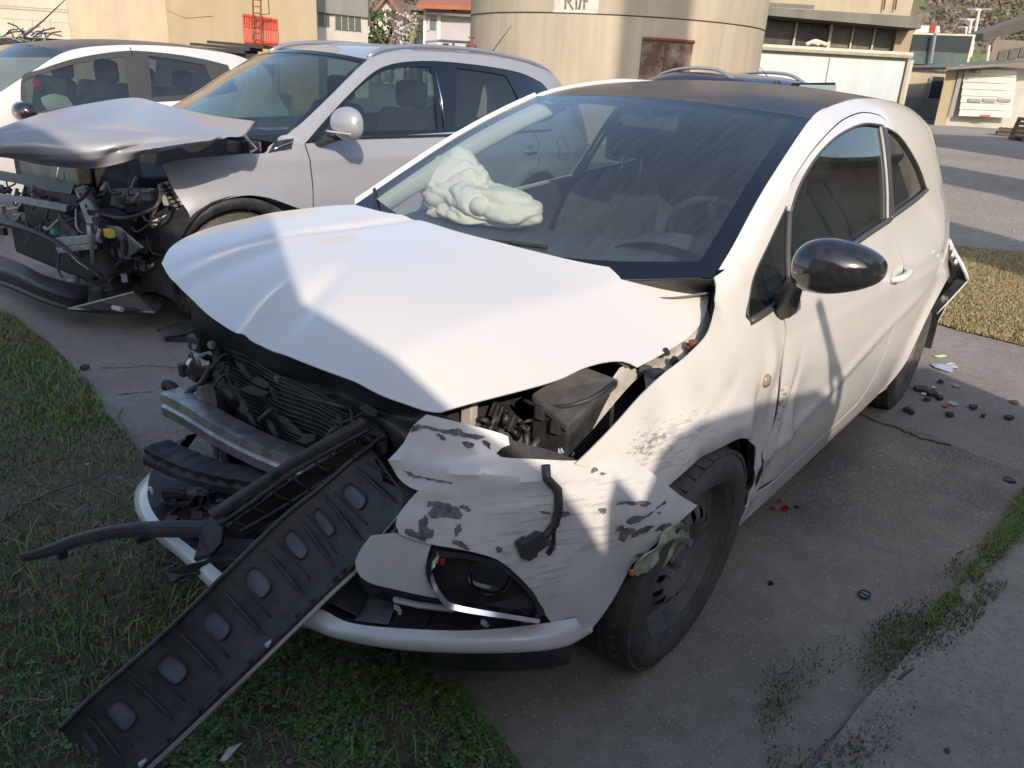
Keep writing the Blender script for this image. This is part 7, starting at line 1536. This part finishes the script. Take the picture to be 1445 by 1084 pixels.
D_ = 60; wall('wall', 1405, 1520, 50, D_, 8, wallmat('brown_grey', (.16, .145, .12), .3), ub, top=top_at(1410, 56, D_)); MB().prism([deep(1387, 47, D_-2), deep(1500, 8, D_-6), deep(1500, 28, D_-6), deep(1387, 58, D_-2)], HF*2.2).build('eaves', wallmat('eaves_grey', (.20, .18, .15), .3), ub)
for k in range(3): rect('window', 1411+k*15, 72-k*2.5, 1423+k*15, 86-k*2, D_, .1, dark_glass, ub, vTR=70-k*2.5, vBR=85-k*2)
# street lamps
for lab, u, vt, vb, wpx, D_ in [('tallest double-armed lamp post against the hill', 1382, 14, 60, 11, 75), ('middle double-armed lamp post above the glazed hall', 1371, 28, 60, 11, 80), ('small double-armed lamp post left of the taller ones', 1364, 39, 60, 7, 95), ('short pale post on the grass left of the dark upper hall', 1396, 64, 88, 0, 70)]:
    t_ = thing('street_lamp' if wpx else 'marker_post', lab, 'lamp post' if wpx else 'post', group='lamp posts against the hill' if wpx else None); MB().tube([deep(u, vt, D_), deep(u-(vb-vt)*.27, vb+20, D_)], .11, 5).build('pole', white_w, t_)
    if wpx:
        for s in (1, -1): MB().tube([deep(u, vt, D_), deep(u+s*wpx, vt-.5, D_)], .09, 4).build('arm', white_w, t_); 
        for s in (1, -1): MB().box(deep(u+s*wpx, vt-.5, D_), (.35, .3, .09)).build('lamp_head', galv, t_)
# pallets
pw = mat('weathered_wood', (.16, .11, .08), .9, noise=.3, nscale=8, dirt=(.08, .06, .05), dscale=4, damt=.5)
for k, (u, v, ang, up) in enumerate([(1424, 192, .2, 0), (1426, 186, .1, 1), (1452, 200, .5, 0), (1450, 190, 1.2, 2)]):
    b = G.un(u, v, 'z', 0) if up == 0 else (*G.un(u, 192 if k == 1 else 200, 'z', 0)[:2], .16*up)
    t_ = thing('pallet', ['flat wooden pallet lowest in the left pile by the garage', 'wooden pallet on top of the left pile by the garage', 'wooden pallet lowest in the pile at the right edge', 'pallet standing tilted at the right edge by the garage'][k], 'pallet', tuple(b), math.degrees(ang), group='wooden pallets in front of the garage')
    if k == 3: t_.rotation_euler = (1.2, 0, ang)
    for j in range(6): MB().box((0, -.42+j*.168, .135), (.6, .06, .011)).build('plank', pw, t_)
    for x in (-.55, 0, .55): MB().box((x, 0, .07), (.05, .48, .05)).build('bearer', pw, t_)
# hill with woods
hillm = mat('wooded_hill', (.16, .12, .095), .95, noise=.35, nscale=.05, dirt=(.10, .115, .06), dscale=.03, damt=.9)
V = []; NX, NY = 90, 40; hr_ = np.random.default_rng(3); hn = hr_.normal(size=(10, 2))
for i in range(NX):
    for j in range(NY):
        u = -500+i*30; D_ = 170+j*16; p = col_at(u, D_)[:2]; h = (j/NY)**.9*330*(.8+.25*math.sin(i*.11+1))+6*math.sin(i*.7+j*.4)*j/NY*2-2; V.append((p[0], p[1], h if j else -3))
hill = mk('hillside', V, gridf(NX, NY), hillm, out=(0, 0, 1), kind='structure')
r = np.random.default_rng(8); V = []; F = []; n = 70000
A_ = r.uniform(0, NX-1.01, n); B_ = r.uniform(0, 1, n)**1.3*(NY-1.01); HV = np.array([v.co[:] for v in hill.data.vertices]).reshape(NX, NY, 3)
uu = -500+A_*30; kp = ((uu > 1290) & (uu < 1500)) | ((uu > 500) & (uu < 720)); A_, B_ = A_[kp], B_[kp]
cl_ = np.sin(A_*.9+B_*.35)+np.sin(A_*2.3-B_*.8)*.6
for a, b, c in zip(A_, B_, cl_):
    i, j = int(a), int(b); fa, fb = a-i, b-j; p = HV[i, j]*(1-fa)*(1-fb)+HV[i+1, j]*fa*(1-fb)+HV[i, j+1]*(1-fa)*fb+HV[i+1, j+1]*fa*fb; h = r.uniform(3, 6.5); s = h*.32
    for q in range(9):
        o = p+np.array([r.normal()*s*.7, r.normal()*s*.7, h*r.uniform(.3, 1)]); x = r.normal(size=3)*s*.16; y = r.normal(size=3)*s*.16; k = len(V); V += [o-x, o+y, o+x, o-y]; F.append((k, k+1, k+2, k+3))
fm = (r.uniform(size=len(F)//9)+cl_*.16 > .80).astype(int).repeat(9)
mh1 = leafmat('bare_wood', (.13, .095, .08), (.22, .17, .14)); mh2 = leafmat('green_wood', (.05, .07, .03), (.10, .12, .05)); mh1.node_tree.nodes['Color Ramp'].color_ramp.elements[-1].color = (.2, .16, .13, 1); mh2.node_tree.nodes['Color Ramp'].color_ramp.elements[-1].color = (.1, .12, .06, 1)
mk('hillside_wood', V, F, [mh1, mh2], smooth=False, fm=fm, kind='stuff', label='brown leafless woods with green patches covering the far hill', cat='woods')
gb_ = [deep(1360, 95, 120), deep(1430, 100, 120), deep(1430, 78, 125), deep(1360, 74, 125)]; MB().prism(gb_, HF*3).build('grass_bank', bpy.data.materials['bank_green'], None, kind='structure')

# workshop on the right of the yard, outside the picture but mirrored in the door glass
rw = thing('roadside_workshop', 'low workshop with dark windows and pierced bricks right of the yard', 'building')
X0, X1, YW_ = -34, -7.5, 7.2
MB().box(((X0+X1)/2, YW_+2, 2.2), ((X1-X0)/2, 2, 2.3)).build('wall', tan_w, rw)
for k in range(8):
    x = X1-2.4-k*1.6
    if k < 5: w_ = MB().box((x-4.2, YW_-.02, 2.9), (.68, .05, .9)).build('window', mat('pale_pane', (.30, .33, .33), .4), rw)
for k in range(10):
    for j in range(7): MB().box((X1-1.2-k*.28-(.14 if j % 2 else 0), YW_-.02, 1.4+j*.28), (.07, .05, .07)).build('opening', cavity, rw)
MB().box(((X0+X1)/2, YW_-.05, 1.3), ((X1-X0)/2, .06, .06)).build('ledge', cornice_m, rw); MB().box(((X0+X1)/2, YW_-.4, 4.5), ((X1-X0)/2, .5, .12)).build('eaves', cornice_m, rw)
for k in range(3): MB().box((-12-k*3.4, YW_-.05, .8), (.9, .06, .8)).build('gate', [red_m, cornice_m, roof_red][k], rw)
# ================================================================== small broken pieces on the asphalt
def shard(name, label, u, v, pts, m, z=.012, th=.006, cat='debris', group=None, ang=0):
    b = np.array(G.un(u, v, 'z', z)); c, s = math.cos(ang), math.sin(ang)
    o = MB().prism([(x*c-y*s, x*s+y*c, .004*math.sin(i*2.1)) for i, (x, y) in enumerate(pts)], (0, 0, th)).build(name, m, None, label=label, cat=cat, group=group); o.location = b; return o
def rp(r, n, seed): q = random.Random(seed); return [(r*q.uniform(.5, 1)*math.cos(2*PI*k/n), r*q.uniform(.5, 1)*math.sin(2*PI*k/n)) for k in range(n)]
gp_ = 'broken plastic pieces on the ground by the car'
cs_ = thing('lamp_fragment', 'clear fragment with black edges alone on the asphalt right of the front wheel', 'debris', G.un(1219, 840, 'z', .012))
pl_ = [(.022, .0), (.016, .014), (0, .018), (-.018, .012), (-.02, -.006), (-.008, -.015), (.012, -.014)]
MB().prism([(x, y, 0) for x, y in pl_], (0, 0, .004)).build('clear_pane', mat('bluish_clear', (.16, .19, .24), .15, coat=.6), cs_); MB().tube([(x, y, .005) for x, y in pl_], .0028, 5, closed=True).build('black_rim', plastic, cs_); MB().tube([(.004, .016, .006), (.0, -.014, .006)], .002, 5).build('black_rib', plastic, cs_)
shard('plastic_shard', 'small black shard between the wheel and the clear fragment', 1087, 824, rp(.012, 6, 2), plastic, group=gp_); shard('plastic_shard', 'longer black splinter beside the red pieces', 1124, 716, rp(.014, 5, 3), plastic, group=gp_)
shard('red_shard', 'red lens piece nearest the sill, behind the front wheel', 1106, 720, rp(.020, 6, 4), red_pl, group=gp_); shard('red_shard', 'dull red sliver left of the red lens piece', 1092, 718, rp(.012, 5, 5), mat('dull_red_lens', (.25, .05, .04), .5), group=gp_); shard('red_shard', 'red sliver above the red lens piece', 1101, 708, rp(.010, 5, 6), red_pl, group=gp_); shard('plastic_shard', 'black bent piece touching the red lens piece', 1109, 717, rp(.018, 7, 7), plastic, .018, group=gp_)
q = random.Random(12); k = 0
for (u, v, r0, mt_, lab) in [(1300, 550, .045, plastic, 'largest black piece in the pile behind the rear wheel'), (1313, 556, .04, plastic, 'black piece in the middle of the pile behind the rear wheel'), (1325, 562, .03, plastic, 'black piece at the right end of the pile behind the rear wheel'), (1318, 548, .02, chrome, 'shiny piece on the pile behind the rear wheel'), (1327, 557, .016, mat('green_glint', (.35, .42, .2), .3), 'yellow-green piece on the pile behind the rear wheel'), (1303, 556, .016, white_clean, 'white chip on the left of the pile behind the rear wheel'),
                              (1308, 565, .022, plastic, 'black piece just below the pile behind the rear wheel'), (1279, 579, .022, plastic, 'black crumb left of two crumbs near the rear tyre'), (1285, 583, .022, plastic, 'black crumb right of two crumbs near the rear tyre'), (1340, 586, .026, plastic, 'lone black lump right of the rear tyre'), (1374, 576, .026, plastic, 'lone black lump farther right on the concrete'), (1423, 591, .024, plastic, 'black flat crumb near the right picture edge'),
                              (1345, 570, .030, mat('pale_lens', (.40, .42, .48), .2, coat=.5), 'pale bluish flake below the pile'), (1334, 573, .018, red_pl, 'red crumb beside the pale bluish flake'), (1350, 545, .026, mat('pale_film', (.30, .34, .33), .3), 'pale film scrap right of the pile'), (1330, 519, .07, mat('film_blue', (.42, .46, .56), .25, coat=.4), 'crumpled bluish plastic sheet on the sunlit concrete'), (1343, 517, .05, mat('film_blue2', (.5, .52, .6), .25), 'second bluish plastic scrap on the sunlit concrete'), (1327, 503, .045, mat('lime_strip', (.55, .60, .30), .4), 'pale lime strip on the sunlit concrete'), (1327, 540, .02, plastic, 'small black chip above the pile'), (1432, 568, .03, m_dead, 'brown leaf by the right picture edge'), (1387, 588, .014, plastic, 'tiny crumb on the shaded concrete')]:
    k += 1; P_ = rp(r0, 7, 40+k)
    if 'strip' in lab: P_ = [(x*1.2, y*.25) for x, y in P_]
    shard('plastic_shard', lab, u, v, P_, mt_, .012, .014 if mt_ is plastic else .005, group=gp_, ang=q.uniform(0, 3))
shard('paper_scrap', 'white torn scrap on the dark turf below the bumper', 362-35, 1062, [(-.03, -.006), (.0, -.012), (.03, .0), (.02, .012), (-.01, .004)], mat('paper', (.5, .48, .44), .8), .04, .002, cat='paper')
shard('plastic_shard', 'dark flat chip at the joint by the right edge', 1425, 678, rp(.03, 6, 77), plastic, group=gp_)
fl_ = thing('tiny_flower', 'small yellow flower in the left grass', 'flower', G.un(123, 656, 'z', .05)); MB().lathe([(.001, .002), (.007, .004), (.004, 0)], (0, 0, 0), (0, 0, 1), 8).build('petals', yellow_pl, fl_); MB().tube([(0, 0, 0), (.003, 0, -.04)], .001, 4).build('stalk', m_clover, fl_)
r5 = random.Random(77)
V = []; F = []
for k in range(1500):
    u = r5.uniform(560, 1445); v = r5.uniform(600, 1084); p = np.array(G.un(u, v, 'z', .009)); s = r5.uniform(.0015, .005)
    if inside((p[0], p[1]), turf): continue
    b = len(V); V += [p+np.array([s, 0, 0]), p+np.array([-s*.5, s*.8, 0]), p+np.array([-s*.5, -s*.8, 0]), p+np.array([0, 0, s*1.2])]; F += [(b, b+1, b+3), (b+1, b+2, b+3), (b+2, b, b+3)]
mk('grit', V, F, mat('grit_stone', (.38, .35, .31), .9), smooth=False, kind='stuff', label='fine grit scattered over the asphalt', cat='grit')
V = []; F = []
for k in range(9000):
    x = r5.uniform(-26, -5); y = r5.uniform(-8, 3.5); s = r5.uniform(.006, .022); p = np.array([x, y, .0])
    pu = pix(p); 
    if not (1290 < pu[0] < 1470) or inside((x, y), far): continue
    b = len(V); V += [p+np.array([s, 0, 0]), p+np.array([-s*.5, s*.8, 0]), p+np.array([-s*.5, -s*.8, 0]), p+np.array([0, 0, s*.8])]; F += [(b, b+1, b+3), (b+1, b+2, b+3), (b+2, b, b+3)]
mk('gravel', V, F, mat('gravel_stone', (.27, .25, .22), .9, noise=.3, nscale=5), smooth=False, kind='stuff', label='loose gravel stones on the yard behind the car', cat='gravel')
